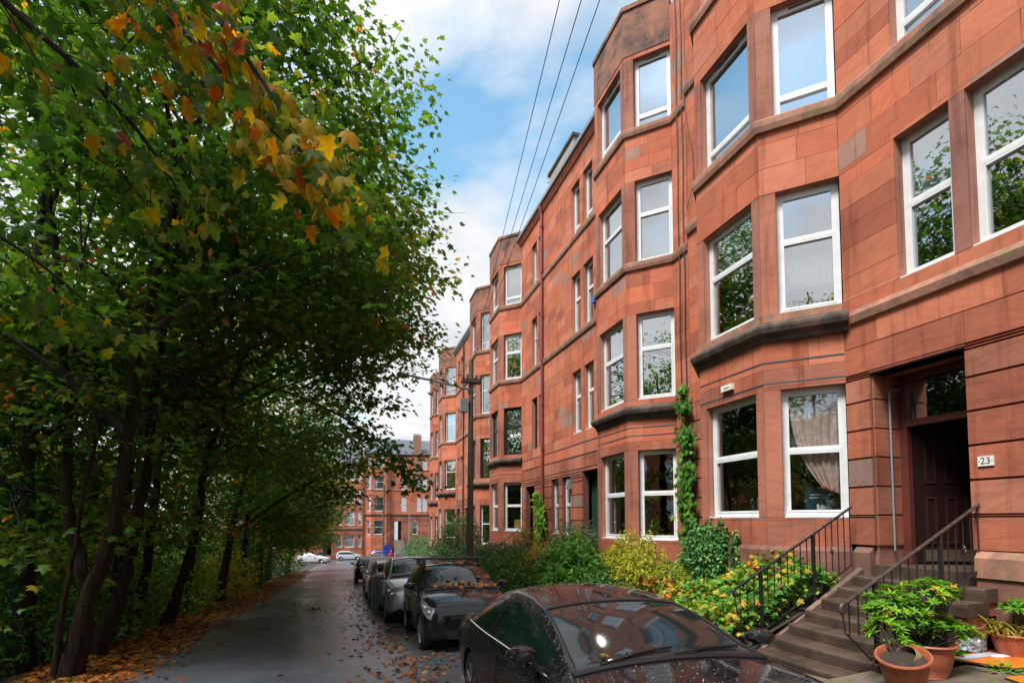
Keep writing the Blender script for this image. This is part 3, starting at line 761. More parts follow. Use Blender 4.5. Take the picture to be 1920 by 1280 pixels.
q = MB(); q.sweep([(FX, 6.02), (FX, 6.30)], [(-.02, -.2), (.06, -.2), (.06, 1.22), (-.02, 1.30)]); A.add('plinth', q, 'plinth_stone')
rooms(A, -3, 10.3, [z for z, _ in LA], 15)
q = MB(); q.box(7.3, 12, -3, 10.3, 15.03, 15.12); A.add('roof', q, 'slate')
# doorway: reveals, frame, fanlight, open leaf, hall
dx = 8.02
for y0, y1 in ((5.98, 6.24), (4.42, 4.68)):
    q = MB(); q.box(FX - .004 + .07, dx + .25, y0, y1, 1.02, 3.9); A.add('door_reveal', q, 'dressed_stone')
for i, (za, zb_) in enumerate(zip((1.32, 1.78, 2.21, 2.65, 3.08, 3.52), (1.78, 2.21, 2.65, 3.08, 3.52, 3.9))):
    q = MB(); q.box(FX + .052, dx, 5.955, 5.984, za + .012, zb_ - .012); A.add('stone', q, 'sandstone_ground')
q = MB(); q.box(FX - .0, dx + .25, 4.68, 5.98, 3.9, 4.3); A.add('lintel', q, 'dressed_stone')
df = MB()
df.box(dx, dx + .09, 5.84, 5.96, 1.06, 3.88); df.box(dx, dx + .09, 4.69, 4.80, 1.06, 3.88); df.box(dx - .015, dx + .10, 4.80, 5.84, 3.10, 3.20); df.box(dx, dx + .09, 4.80, 5.84, 3.80, 3.88)
dfo = A.add('door_frame', df, 'paint_trim_red')
q = MB(); q.box(dx + .04, dx + .046, 4.80, 5.84, 3.20, 3.80); q.build('fanlight', 'window_glass', dfo)
la = R(-22); leafM = Matrix.Translation((dx + .09, 5.82, 0)) @ Matrix.Rotation(la, 4, 'Z')
def in_leaf(mb): mb.v = [tuple(leafM @ Vector(v)) for v in mb.v]; return mb
# leaf lies along local +x from the hinge
LW = 0.96
q = in_leaf(MB().box(0, LW, -.02, .025, 1.07, 3.08)); dl = A.add('door', q, 'door_red')
for (xa, xb, za, zb_) in ((.12, .28, 2.25, 2.9), (.40, .56, 2.25, 2.9), (.68, .84, 2.25, 2.9), (.12, .28, 1.35, 2.05), (.40, .56, 1.35, 2.05), (.68, .84, 1.35, 2.05)):
    for sgn in (1, -1):
        q = MB(); n0, n1 = (-.034, -.02) if sgn > 0 else (.025, .039)
        q.box(xa, xb, n0, n1, za, za + .03); q.box(xa, xb, n0, n1, zb_ - .03, zb_); q.box(xa, xa + .03, n0, n1, za + .03, zb_ - .03); q.box(xb - .03, xb, n0, n1, za + .03, zb_ - .03)
        in_leaf(q).build('panel', 'door_brown', dl)
q = in_leaf(MB().box(.1, .86, -.03, -.02, 1.1, 1.27)); q.build('kick_plate', 'rust_iron', dl)
h = MB(); h.box(dx + .25, 11.5, 4.40, 4.46, 1.0, 4.2); h.box(dx + .25, 11.5, 6.2, 6.26, 1.0, 4.2); h.box(11.4, 11.5, 4.46, 6.2, 1.0, 4.2); h.box(dx + .25, 11.4, 4.46, 6.2, 3.95, 4.0); A.add('hall_wall', h, 'interior_pale')
h = MB(); h.box(dx + .26, 11.3, 4.46, 4.475, 1.0, 2.4); h.box(dx + .26, 11.3, 6.185, 6.2, 1.0, 2.4); A.add('hall_dado', h, 'door_brown')
h = MB(); h.box(FX - .1, 11.5, 4.69, 5.97, .85, 1.05); A.add('threshold', h, 'step_stone')
q = MB(); q.tube([(7.80, 5.925, 1.25), (7.80, 5.925, 3.62), (7.86, 5.925, 3.68), (8.02, 5.925, 3.68)], .014, 8); A.add('grey_pipe', q, 'pipe_grey', smooth=True)
# number plate
q = MB(); q.box(FX - .030, FX - .012, 4.405, 4.575, 2.365, 2.485); pl = A.add('number_plate', q, 'plate_white')
def text(name, s, loc, size, rot, mat, parent, ext=.001):
    c = bpy.data.curves.new(name, 'FONT'); c.body = s; c.size = size; c.extrude = ext; c.align_x = 'CENTER'; c.align_y = 'CENTER'; c.materials.append(MATS[mat])
    o = bpy.data.objects.new(name, c); COL.objects.link(o)
    me = bpy.data.meshes.new_from_object(o.evaluated_get(bpy.context.evaluated_depsgraph_get())); bpy.data.objects.remove(o); me.name = name
    o = bpy.data.objects.new(name, me); COL.objects.link(o); o.location = loc; o.rotation_euler = rot; par(o, parent); return o
text('numeral', '23', (FX - .0315, 4.49, 2.425), .115, (R(90), 0, R(-90)), 'ink_dark', pl)
for yy in (4.42, 4.56):
    q = MB(); q.box(FX - .033, FX - .030, yy - .005, yy + .005, 2.42, 2.43); q.build('screw', 'ink_dark', pl)
# alarm box on the bay front, cables down the party wall
q = MB(); q.box(FX - PJ - .07, FX - PJ - .002, 7.90, 8.18, 4.06, 4.17); ab = A.add('alarm_box', q, 'cream_plastic', label='cream alarm box over the ground floor bay window')
q = MB(); q.box(FX - PJ - .073, FX - PJ - .07, 7.96, 8.1, 4.10, 4.115); q.build('slot', 'ink_dark', ab)
for yy, zt_, zb_ in ((10.42, 15.2, 4.4), (10.62, 15.2, 4.6)):
    pts = [(FX - .04, yy + .02 * math.sin(i * 1.7), zt_ + (zb_ - zt_) * i / 14) for i in range(15)]
    q = MB(); q.tube(pts, .012, 5); A.add('cable', q, 'cable_black')
q = MB(); q.tube([(FX - .04, 10.45, 12.4), (FX - .07, 10.2, 11.0), (FX - .06, 10.02, 10.2), (FX - .05, 10.0, 9.4), (FX - .06, 10.25, 8.9)], .009, 5); A.add('cable', q, 'cable_black')
# curtain, poster and armchair in the ground floor canted window
fr = fA[0]
cur = MB(); NU, NV = 44, 26; vs = []
for v in range(NV):
    f = v / (NV - 1); z = 3.80 - 1.66 * f + (0)
    for u in range(NU):
        g = u / (NU - 1)
        ta = .86 - .78 * 0 ; 
        left = .80 - .44 * (f ** 2.6) * 1.0; right = .10 + .02 * f
        t = left + (right - left) * g
        zz = 3.80 - (1.55 + .12 * g) * f - .20 * math.sin(math.pi * g * .5) * f * 0
        nn = -.245 + .022 * math.sin(g * 34 + f * 2.0) * (1 - .25 * f) + .012 * math.sin(g * 13)
        vs.append(fr.p(t, nn, zz))
cur.add(vs, [(v * NU + u, v * NU + u + 1, (v + 1) * NU + u + 1, (v + 1) * NU + u) for v in range(NV - 1) for u in range(NU - 1)])
cur.build('curtain', 'curtain_pink', A.e, smooth=True)
hm = MB(); last = vs[-NU:]; hm.tube([(p[0] - .01, p[1] - .01, p[2]) for p in last[:30]], .028, 6); hm.build('curtain_hem', 'curtain_hem', A.e)
q = MB(); q.obox(fr, .12, .60, -.50, -.48, 1.84, 2.26); po = A.add('poster_board', q, 'poster_teal')
for (a, b_, z0, z1) in ((.42, .52, 2.12, 2.14), (.30, .40, 2.12, 2.14), (.40, .54, 2.07, 2.09), (.25, .37, 2.07, 2.09)):
    q = MB(); q.obox(fr, a, b_, -.478, -.475, z0, z1); q.build('faint_print', 'sky_white_blind', po)
for k in range(7):
    a = .22 + .03 * k; q = MB(); q.obox(fr, a, a + .035, -.478, -.474, 1.86, 1.92 + .05 * math.sin(k * 1.3) ** 2); q.build('white_patch', 'paper_white', po)
fr1 = fA[1]
q = MB(); q.obox(fr1, .32, .72, -.75, -.45, 1.78, 2.12); A.add('armchair_back', q, 'bin_grey')
A.low = 4.4; A.finish(300)

# ---- next tenement down the hill: bays two and three
LB = [(1.22, 3.42), (4.68, 6.84), (8.15, 10.27), (11.64, 13.5)]
B = Tenement('tenement', 'second red sandstone tenement, with a green close door and a red drainpipe down its face', 11)
plB, fB = bay(B, 10.91, LB, -1.2, .72, 14.85, ['half', 'third', 'third', 'low'], {(2, 0): ('sky_white_blind', 1.0), (2, 1): ('sky_white_blind', 1.0), (3, 0): ('sky_white_blind', .55), (3, 1): ('net_curtain', 1.0)})  # upper blinds in both bays add the pale look of mirrored sky
plB3, fB3 = bay(B, 22.69, LB, -2.0, .72, 14.85, ['half', 'third', 'third', 'low'], {(2, 0): ('sky_white_blind', .5), (3, 0): ('sky_white_blind', .45), (1, 0): ('sky_white_blind', .42), (3, 1): .6, (2, 1): .7},
                frames=['white_upvc', 'black_frame', 'white_upvc', 'white_upvc'])
yb0, yb1 = plB[3][1], 22.69
F0 = Frame((FX, 10.33), (FX, 10.91)); B.facet(F0, .3, 14.5, [], 3.87)
FB = Frame((FX, yb0), (FX, yb1)); tb = lambda y: y - yb0
wB = [(16.30, 17.02), (15.30, 16.02), (20.62, 21.28), (19.96, 20.42)]
opsB = [(tb(a), tb(b_), z0, z1) for a, b_ in wB for z0, z1 in LB[1:]]
opsB += [(tb(14.98), tb(16.22), .95, 3.32), (tb(17.22), tb(17.98), 1.2, 3.24), (tb(18.30), tb(19.06), 1.2, 3.24), (tb(20.95), tb(22.15), .8, 3.15)]
B.facet(FB, .72, 14.5, opsB, 3.87)
for k, (a, b_) in enumerate(LB[1:]):
    for j, (y0, y1) in enumerate(wB):
        make_window(B.e, FB, tb(y0), tb(y1), a, b_, 'third' if k < 2 else 'low', .5 if (k + j) % 3 == 0 else None, frame='black_frame' if (k == 0 and j > 1) else 'white_upvc', detail=j < 2)
for y0, y1 in ((17.22, 17.98), (18.30, 19.06)): make_window(B.e, FB, tb(y0), tb(y1), 1.2, 3.24, 'half', ('net_curtain', 1.0))
yE3 = plB3[3][1]; FBE = Frame((FX, yE3), (FX, 26.68)); B.facet(FBE, -.5, 14.5, [], 3.87)
planB = [(FX, 10.33)] + plB + plB3 + [(FX, 26.68)]
B.sill_course(planB, 8.15, .2, .07); B.sill_course(planB, 11.64, .2, .07)
for p in (plB, plB3):
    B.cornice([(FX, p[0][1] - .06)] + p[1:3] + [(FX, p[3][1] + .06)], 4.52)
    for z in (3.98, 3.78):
        q = MB(); q.sweep(p, [(-.016, z - .012), (.0055, z - .012), (.0055, z + .012), (-.016, z + .012)]); B.add('groove_shade', q, 'ink_dark')
    q = MB(); q.sweep(p, [(-.25, 14.85), (.05, 14.85), (.05, 14.97), (-.25, 15.0)]); B.add('parapet_cap', q, 'weathered_parapet')
    q = MB(); q.sweep(p, [(-.02, 13.62), (.014, 13.62), (.014, 14.845), (-.02, 14.845)]); B.add('parapet', q, 'weathered_parapet')
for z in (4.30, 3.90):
    q = MB(); q.sweep([(FX, yb0 + .1), (FX, yb1 - .1)], [(-.016, z - .014), (.0095, z - .014), (.0095, z + .014), (-.016, z + .014)]); B.add('groove_shade', q, 'ink_dark')  # dark strip in place of the shade inside a groove
q = MB(); q.sweep([(FX, yb0), (FX, yb1)], [(-.02, -.8), (.07, -.8), (.07, .66), (.02, .74), (-.02, .74)]); B.add('plinth', q, 'plinth_stone')
q = MB(); q.sweep([(FX, yb0 - .2), (FX, yb1 + .2)], [(-.2, 14.2), (.05, 14.25), (.12, 14.4), (.12, 14.48), (-.2, 14.5)]); B.add('eaves_cornice', q, 'sandstone_ground')
q = MB(); q.sweep([(FX, yb0 - .2), (FX, yb1 + .2)], [(.03, 14.50), (.20, 14.50), (.21, 14.62), (.02, 14.62)]); B.add('gutter', q, 'gutter_grey')
q = MB(); q.box(7.58, 8.9, 17.0, 19.4, 14.3, 15.5); ch = B.add('chimney', q, 'chimney_render')
q = MB(); q.box(7.52, 8.96, 16.94, 19.46, 15.5, 15.62); q.build('cap', 'weathered_cornice', ch)
q = MB(); q.add([(7.6, 10.4, 14.5), (7.6, 26.6, 14.5), (12, 26.6, 17.5), (12, 10.4, 17.5)], [(0, 3, 2, 1)]); q.box(7.0, 8.4, 11.6, 13.4, 14.78, 14.83); q.box(7.0, 8.4, 23.4, 25.2, 14.78, 14.83); B.add('roof', q, 'slate')
q = MB(); q.tube([(8.2, 20.6, 14.6), (8.2, 20.6, 16.6)], .022, 5); q.tube([(8.2, 20.0, 16.45), (8.2, 21.2, 16.45)], .012, 4); q.tube([(8.2, 20.2, 16.1), (8.2, 21.0, 16.1)], .012, 4); ae = B.add('aerial', q, 'galvanised')
for k in range(6):
    q = MB(); q.tube([(8.0, 20.1 + .2 * k, 16.45), (8.4, 20.1 + .2 * k, 16.45)], .008, 4); q.build('aerial_rod', 'galvanised', ae)
rooms(B, 10.35, 26.6, [z for z, _ in LB], 14.4)
q = MB(); q.tube([(FX - .09, 19.82, 14.45), (FX - .09, 19.82, -.2)], .055, 10); dp = B.add('drainpipe', q, 'pipe_red', smooth=True)
q = MB(); q.lathe([(.06, 14.2), (.13, 14.45), (.14, 14.5)], 10, Matrix.Translation((FX - .09, 19.82, 0))); q.build('hopper', 'pipe_red', dp)
for z in (13.6, 11.7, 9.9, 8.1, 6.3, 4.5, 2.7):
    q = MB(); q.tube([(FX - .09, 19.82, z), (FX - .09, 19.82, z + .12)], .075, 10); q.build('collar', 'pipe_red', dp)
# green door, far dark door
q = MB(); q.box(7.82, 7.90, 14.99, 16.21, .95, 3.31); gd = B.add('door', q, 'door_green', label='dark green close door with glazed panels')
for (a, b_, z0, z1) in ((15.1, 15.45, 2.65, 3.2), (15.1, 15.45, 1.7, 2.55)):
    q = MB(); q.box(7.81, 7.822, a, b_, z0, z1); q.build('glazed_panel', 'window_glass', gd)
    q = MB(); q.box(7.824, 7.828, a, b_, z0, z1); q.build('backing_panel', 'net_curtain', gd)
q = MB(); q.box(7.80, 7.822, 15.72, 15.78, 1.95, 2.1); q.build('handle', 'chrome', gd)
q = MB(); q.box(8.2, 8.28, 20.95, 22.15, .8, 3.15); B.add('door', q, 'door_brown', label='dark close door deep in its opening')
for bx_ in ((7.7, 8.9, 22.15, 22.4, .8, 3.2), (7.7, 8.9, 20.7, 20.95, .8, 3.2), (7.7, 8.3, 14.7, 14.98, .9, 3.3), (7.7, 8.3, 16.22, 16.4, .9, 3.3)):
    q = MB(); q.box(*bx_); B.add('door_reveal', q, 'dressed_stone')
q = MB(); q.box(FX - .13, FX - .012, 17.06, 17.30, 2.78, 3.12); wl = B.add('wall_lantern', q, 'galvanised')
q = MB(); q.box(FX - .145, FX - .13, 17.09, 17.27, 2.84, 3.06); q.build('lens', 'lamp_clear', wl)
q = MB(); q.box(FX - .10, FX - .012, 15.05, 15.22, 8.62, 8.86); B.add('alarm_box', q, 'blue_plastic', label='small blue alarm box beside the second floor bay')
q = MB(); q.box(FX - .06, FX - .012, 20.72, 20.82, 1.95, 2.1); B.add('number_plate', q, 'plate_white')
# yellow card and plants in the windows
q = MB(); q.obox(fB3[0], .28, .62, -.5, -.47, 1.27, 1.75); B.add('window_card', q, 'yellow_card')
q = MB(); q.obox(fB[0], .12, .42, -1.15, -1.10, 2.1, 2.85); pc = B.add('picture_frame', q, 'ink_dark')
q = MB(); q.obox(fB[0], .16, .38, -1.098, -1.095, 2.16, 2.79); q.build('picture', 'yellow_card', pc)
q = MB(); q.obox(fB[1], .45, .62, -.42, -.26, 1.30, 1.50); B.add('plant_pot', q, 'paper_white')
q = MB(); q.lathe([(.06, 1.28), (.085, 1.44)], 10, Matrix.Translation(fB[0].p(.72, -.36, 0))); B.add('plant_pot', q, 'terracotta')
def spray(name, c, n, size, r, mat, shape, parent, up=.7):
    az = nr.uniform(0, 6.283, n); el = nr.uniform(.1, 1.3, n)
    D = np.stack([np.cos(az) * np.cos(el), np.sin(az) * np.cos(el), np.sin(el) * up], 1); P = np.array(c) + D * nr.uniform(0, r, n)[:, None] * .5
    return leaf_object(name, P, nr.uniform(.6, 1.1, n) * size, nr.random(n), shape, mat, parent, D=D, N=np.stack([-D[:, 0] * .5, -D[:, 1] * .5, np.ones(n)], 1))
spray('house_plant', fB[0].p(.72, -.36, 1.46), 46, .42, .1, 'shrub_green', 'blade', B.e)
spray('house_plant', fB[1].p(.5, -.34, 1.52), 30, .22, .1, 'shrub_green', 'long', B.e)
spray('house_plant', fB[1].p(.30, -.34, 1.35), 30, .26, .1, 'shrub_dark', 'oval', B.e)
B.low = 3.9; B.finish(300)

# ---- third tenement: bays four and five
LC = [(.42, 2.52), (3.95, 6.1), (7.45, 9.58), (10.94, 13.02)]
Cn = Tenement('tenement', 'third red sandstone tenement down the hill, behind the wooden pole', 27)
Cn_st = {(3, 0): .3, (2, 0): ('net_curtain', 1.0), (1, 0): None, (0, 0): None}
plC, fC = bay(Cn, 27.2, LC, -2.6, -.1, 14.35, ['half', 'third', 'third', 'low'], {(2, 0): ('net_curtain', .6), (3, 0): .5}, frames=['white_upvc', 'black_frame', 'white_upvc', 'white_upvc'], detail=False)
plC5, fC5 = bay(Cn, 38.1, LC, -3.0, -.1, 14.35, ['half', 'third', 'third', 'low'], {(3, 0): .35}, detail=False)
c0, c1 = plC[3][1], 38.1; FC = Frame((FX, c0), (FX, c1)); tc_ = lambda y: y - c0
wC = [(31.3, 32.0), (32.3, 33.0), (35.6, 36.3), (36.6, 37.2)]
Cn.facet(FC, -.1, 14.0, [(tc_(a), tc_(b_), z0, z1) for a, b_ in wC for z0, z1 in LC[1:]] + [(tc_(33.6), tc_(34.7), -.1, 2.5), (tc_(36.4), tc_(37.5), -.1, 2.5), (tc_(31.5), tc_(32.4), .42, 2.5)], 3.1)
for z0, z1 in LC[1:]:
    for a, b_ in wC: make_window(Cn.e, FC, tc_(a), tc_(b_), z0, z1, 'third', detail=False)
make_window(Cn.e, FC, tc_(31.5), tc_(32.4), .42, 2.5, 'half', detail=False)
FCs = Frame((FX, 26.69), (FX, 27.2)); Cn.facet(FCs, -.5, 14.0, [], 3.1)
FCe = Frame((FX, plC5[3][1]), (FX, 41.95)); Cn.facet(FCe, -.8, 14.0, [], 3.1)
planC = [(FX, 26.69)] + plC + plC5 + [(FX, 41.95)]
Cn.sill_course(planC, 7.45, .2, .07); Cn.sill_course(planC, 10.94, .2, .07)
for p in (plC, plC5):
    Cn.cornice([(FX, p[0][1] - .06)] + p[1:3] + [(FX, p[3][1] + .06)], 3.75)
    q = MB(); q.sweep(p, [(-.25, 14.35), (.05, 14.35), (.05, 14.47), (-.25, 14.5)]); Cn.add('parapet_cap', q, 'weathered_parapet')
    q = MB(); q.sweep(p, [(-.02, 13.12), (.014, 13.12), (.014, 14.345), (-.02, 14.345)]); Cn.add('parapet', q, 'weathered_parapet')
q = MB(); q.sweep([(FX, c0 - .2), (FX, c1 + .2)], [(-.2, 13.75), (.05, 13.8), (.2, 14.0), (.21, 14.12), (-.2, 14.12)]); Cn.add('gutter', q, 'gutter_grey')
q = MB(); q.tube([(FX - .09, 34.95, 14), (FX - .09, 34.95, -1.0)], .05, 8); Cn.add('drainpipe', q, 'cable_black')
q = MB(); q.box(7.9, 8.0, 33.6, 34.7, -.1, 2.5); Cn.add('door', q, 'door_brown')
q = MB(); q.box(7.9, 8.0, 36.4, 37.5, -.1, 2.5); Cn.add('door', q, 'door_brown')
q = MB(); q.add([(7.6, 26.7, 14.0), (7.6, 41.9, 14.0), (12, 41.9, 17), (12, 26.7, 17)], [(0, 3, 2, 1)]); q.box(7.0, 8.4, 27.9, 29.7, 14.28, 14.33); q.box(7.0, 8.4, 38.8, 40.6, 14.28, 14.33); Cn.add('roof', q, 'slate')
rooms(Cn, 26.7, 41.9, [z for z, _ in LC], 13.9)
Cn.low = 3.1; Cn.finish(300)

# ---- fourth tenement: last bay in view
LD = [(-.1, 2.0), (3.4, 5.55), (6.9, 9.0), (10.4, 12.4)]
Dn = Tenement('tenement', 'farthest red sandstone tenement on the uphill side, only its bay showing', 42)
plD, fD = bay(Dn, 42.5, LD, -3.2, -.6, 13.7, ['half', 'third', 'third', 'low'], {}, detail=False)
FD = Frame((FX, plD[3][1]), (FX, 47.4)); Dn.facet(FD, -.6, 13.4, [(k, k + .9, a, b_) for k in (.4,) for a, b_ in LD], 2.6)
for k in (.4,):
    for a, b_ in LD: make_window(Dn.e, FD, k, k + .9, a, b_, 'third', detail=False)
FDs = Frame((FX, 41.96), (FX, 42.5)); Dn.facet(FDs, -.8, 13.4, [], 2.6)
planD = [(FX, 41.96)] + plD + [(FX, 47.4)]
Dn.sill_course(planD, 6.9, .2, .07); Dn.sill_course(planD, 10.4, .2, .07); Dn.cornice([(FX, plD[0][1] - .06)] + plD[1:3] + [(FX, plD[3][1] + .06)], 3.2)
q = MB(); q.sweep(plD, [(-.02, 12.5), (.014, 12.5), (.05, 13.82), (-.25, 13.85)]); Dn.add('parapet', q, 'weathered_parapet')
q = MB(); q.add([(7.6, 42, 13.4), (7.6, 47.4, 13.4), (12, 47.4, 16.4), (12, 42, 16.4)], [(0, 3, 2, 1)]); q.box(7.0, 8.4, 43.1, 45.0, 13.6, 13.65); q.box(FX - .02, 12, 47.4, 47.7, -4, 13.6); Dn.add('roof', q, 'slate')
rooms(Dn, 42, 47.3, [z for z, _ in LD], 13.3)
Dn.finish(250)
# ------------------------------------------------------------------ tenements across the foot of the street
class FarFrame(Frame): pass
YF = 95.0
def far_block(tn, fr, z0, z1, wins, zg, detail=False):
    tn.facet(fr, z0, z1, [w[:4] for w in wins], zg)
    for w in wins: make_window(tn.e, fr, *w[:4], w[4] if len(w) > 4 else 'half', w[5] if len(w) > 5 else None, detail=detail, rec=.12)
E1 = Tenement('tenement', 'red sandstone tenement closing the foot of the street, white door above a stair', 95, 'red sandstone tenements across the foot of the street', (8, YF, -4.6))
LE = [(-.7, 1.7), (3.28, 5.7), (7.06, 9.4), (10.7, 12.7)]
# facing the camera: travel in -x so that outward is -y
xb = [7.3, 6.55, 4.0, 3.25]
e0 = 20.0
FE0 = Frame((e0, YF), (xb[0], YF)); tx = lambda x: e0 - x
wE = [(tx(13.55), tx(12.75), a, b_) for a, b_ in LE[1:]] + [(tx(12.55), tx(11.8), a, b_) for a, b_ in LE[1:]] + [(tx(9.95), tx(9.1), a, b_) for a, b_ in LE[1:]]
wE += [(tx(11.95), tx(11.0), -.75, 1.65), (tx(15.5), tx(14.5), -.75, 1.65), (tx(17.5), tx(16.5), -.75, 1.65)] + [(tx(17.5), tx(16.5), a, b_) for a, b_ in LE[1:]]
dE = (tx(9.15), tx(7.95), -1.72, 1.5)
E1.facet(FE0, -4.6, 13.2, [w[:4] for w in wE] + [dE], 2.4)
for k, w in enumerate(wE): make_window(E1.e, FE0, *w[:4], 'half', .5 if k % 3 == 0 else None, detail=False)
pts = [(xb[0], YF), (xb[1], YF - .75), (xb[2], YF - .75), (xb[3], YF)]
for i in range(3):
    fr = Frame(pts[i], pts[i + 1]); w0, w1 = ((.12, fr.L - .2) if i == 0 else (.45, fr.L - .45) if i == 1 else (.2, fr.L - .12))
    ops = [(w0, w1, a, b_) for a, b_ in LE]; E1.facet(fr, -4.6, 13.2, ops, None)
    for o_ in ops: make_window(E1.e, fr, *o_, 'half', ('net_curtain', 1.0) if rnd.random() < .5 else None, detail=False)
FE2 = Frame((xb[3], YF), (2.7, YF)); E1.facet(FE2, -4.6, 13.2, [], 2.4)
plE = [(e0, YF)] + pts + [(2.7, YF)]
E1.sill_course(plE, 2.75, .28, .14, 'weathered_cornice'); E1.sill_course(plE, 7.0, .2, .08); E1.sill_course(plE, 10.65, .2, .08)
q = MB(); q.sweep(plE, [(-.3, 13.0), (.1, 13.0), (.22, 13.3), (-.3, 13.4)]); E1.add('eaves_cornice', q, 'weathered_cornice')
q = MB(); q.add([(2.7, YF, 13.3), (20, YF, 13.3), (18.5, YF + 5, 16.6), (4.5, YF + 5, 16.6)], [(0, 1, 2, 3)]); q.box(2.8, 20, YF + .4, YF + 9.5, -4.6, 13.2); E1.add('roof', q, 'slate')
q = MB(); q.box(11.15, 12.5, YF - .06, YF + 1.2, 8.8, 16.7); chm = E1.add('chimney', q, 'chimney_render')
chm.data.materials[0] = MATS['weathered_sill']
for k in range(5):
    q = MB(); q.lathe([(.11, 16.7), (.09, 17.1)], 8, Matrix.Translation((11.3 + .26 * k, YF + .5, 0))); q.build('chimney_pot', 'terracotta', chm)
q = MB(); q.box(7.95, 8.55, YF + .02, YF + .1, -1.72, 1.5); d_ = E1.add('door', q, 'door_white', label='white painted door leaf')
q = MB(); q.box(8.55, 9.15, YF + .35, YF + .4, -1.72, 1.5); E1.add('dark_doorway', q, 'room_dark')
q = MB(); q.box(8.05, 8.09, YF + .0, YF + .02, -.4, -.1); q.build('handle', 'ink_dark', d_)
st = MB()
for k in range(14): st.box(7.7, 9.6, YF - .2 - .3 * (k + 1), YF - .1, -4.6, -1.75 - .2 * k)
E1.add('front_steps', st, 'far_steps')
for x in (7.65, 9.65):
    q = MB(); q.tube([(x, YF - .2, -.8), (x, YF - 4.4, -3.7)], .03, 5); q.tube([(x, YF - 4.4, -3.7), (x, YF - 4.4, -4.6)], .03, 5); q.tube([(x, YF - .2, -.8), (x, YF - .2, -1.75)], .03, 5)
    for k in range(12): q.tube([(x, YF - .4 - .34 * k, -.95 - .235 * k), (x, YF - .4 - .34 * k, -1.9 - .235 * k)], .014, 4)
    E1.add('stair_rail', q, 'iron_black')
q = MB(); q.tube([(2.72, YF - .1, 13), (2.72, YF - .1, -4)], .06, 6); E1.add('drainpipe', q, 'rust_iron')
E1.finish(220)

E2 = Tenement('tenement', 'red tenement at the foot of the street, its dark close door open', 95, 'red sandstone tenements across the foot of the street', (-4, YF, -4.6))
FW = Frame((2.68, YF + .2), (-14, YF + .2)); tw = lambda x: 2.68 - x
LW_ = [(-2.85, -.75), (.9, 3.1), (4.7, 6.9), (8.5, 10.6)]
wW = []
for a, b_ in LW_:
    wW += [(tw(2.45), tw(1.85), a, b_), (tw(1.25), tw(-.25), a, b_), (tw(-.75), tw(-1.65), a, b_), (tw(-5.9), tw(-6.9), a, b_), (tw(-8), tw(-9), a, b_), (tw(-10.5), tw(-12), a, b_)]
E2.facet(FW, -4.6, 11.4, wW + [(tw(-2.4), tw(-3.7), -4.4, -.7)], -.2)
for w in wW: make_window(E2.e, FW, *w, 'third', ('net_curtain', 1.0) if w[2] < 0 else None, detail=False)
q = MB(); q.box(-3.7, -2.4, YF + .9, YF + 1, -4.4, -.7); E2.add('doorway', q, 'room_dark')
q = MB(); q.box(-3.7, -3.05, YF + .3, YF + .36, -4.4, -.7); E2.add('door', q, 'door_brown')
q = MB(); q.box(-14, 2.6, YF + .9, YF + 10, -4.6, 11.3); q.add([(-14, YF, 11.4), (2.68, YF, 11.4), (2.68, YF + 5, 14.5), (-14, YF + 5, 14.5)], [(0, 1, 2, 3)]); E2.add('roof', q, 'slate')
E2.sill_course([(2.68, YF + .2), (-14, YF + .2)], .3, .25, .12, 'weathered_cornice'); E2.sill_course([(2.68, YF + .2), (-14, YF + .2)], 4.65, .2, .08)
E2.finish(120)
# low wall and green bin in front
q = MB(); q.box(-4.2, 2.2, 92.2, 92.45, -4.7, -3.95); lw = q.build('garden_wall', 'sandstone_ground'); tag(lw, 'low red stone wall in front of the tenement with the open close door', 'wall')
q = MB(); q.box(-4.3, -3.4, 91.6, 92.1, -4.68, -3.5); q.box(-4.35, -3.35, 91.55, 92.12, -3.5, -3.42); gb = T('wheelie_bin', 'green wheelie bin by the close door at the foot of the street', 'bin', (-3.85, 91.8, -4.68)); q.build('body', 'door_green', gb)

# ---- tenement behind the trees, seen in glimpses
Ln = Tenement('tenement', 'red sandstone tenement glimpsed low behind the tree trunks', 20, 'red sandstone tenements beyond the trees', (-24, 25, -3.5))
FLn = Frame((-24, 70), (-24, -60))  # run on unseen behind the viewpoint to close the horizon mirrored in windows
LLn = [(-1.7, .5), (1.8, 4.0), (5.2, 7.3)]
wL = [(k, k + 1.1, a, b_) for k in np.arange(2, 128, 3.1) for a, b_ in LLn]
Ln.facet(FLn, -5.5, 8.5, wL, 1.0)
for i, w in enumerate(wL):
    make_window(Ln.e, FLn, *w, 'half', detail=False)
q = MB(); q.box(-34, -25, -60, 70, -5.5, 8.4); q.add([(-23.8, -60, 8.5), (-23.8, 70, 8.5), (-29, 70, 12), (-29, -60, 12)], [(0, 1, 2, 3)]); Ln.add('roof', q, 'slate')
Ln.finish(0)

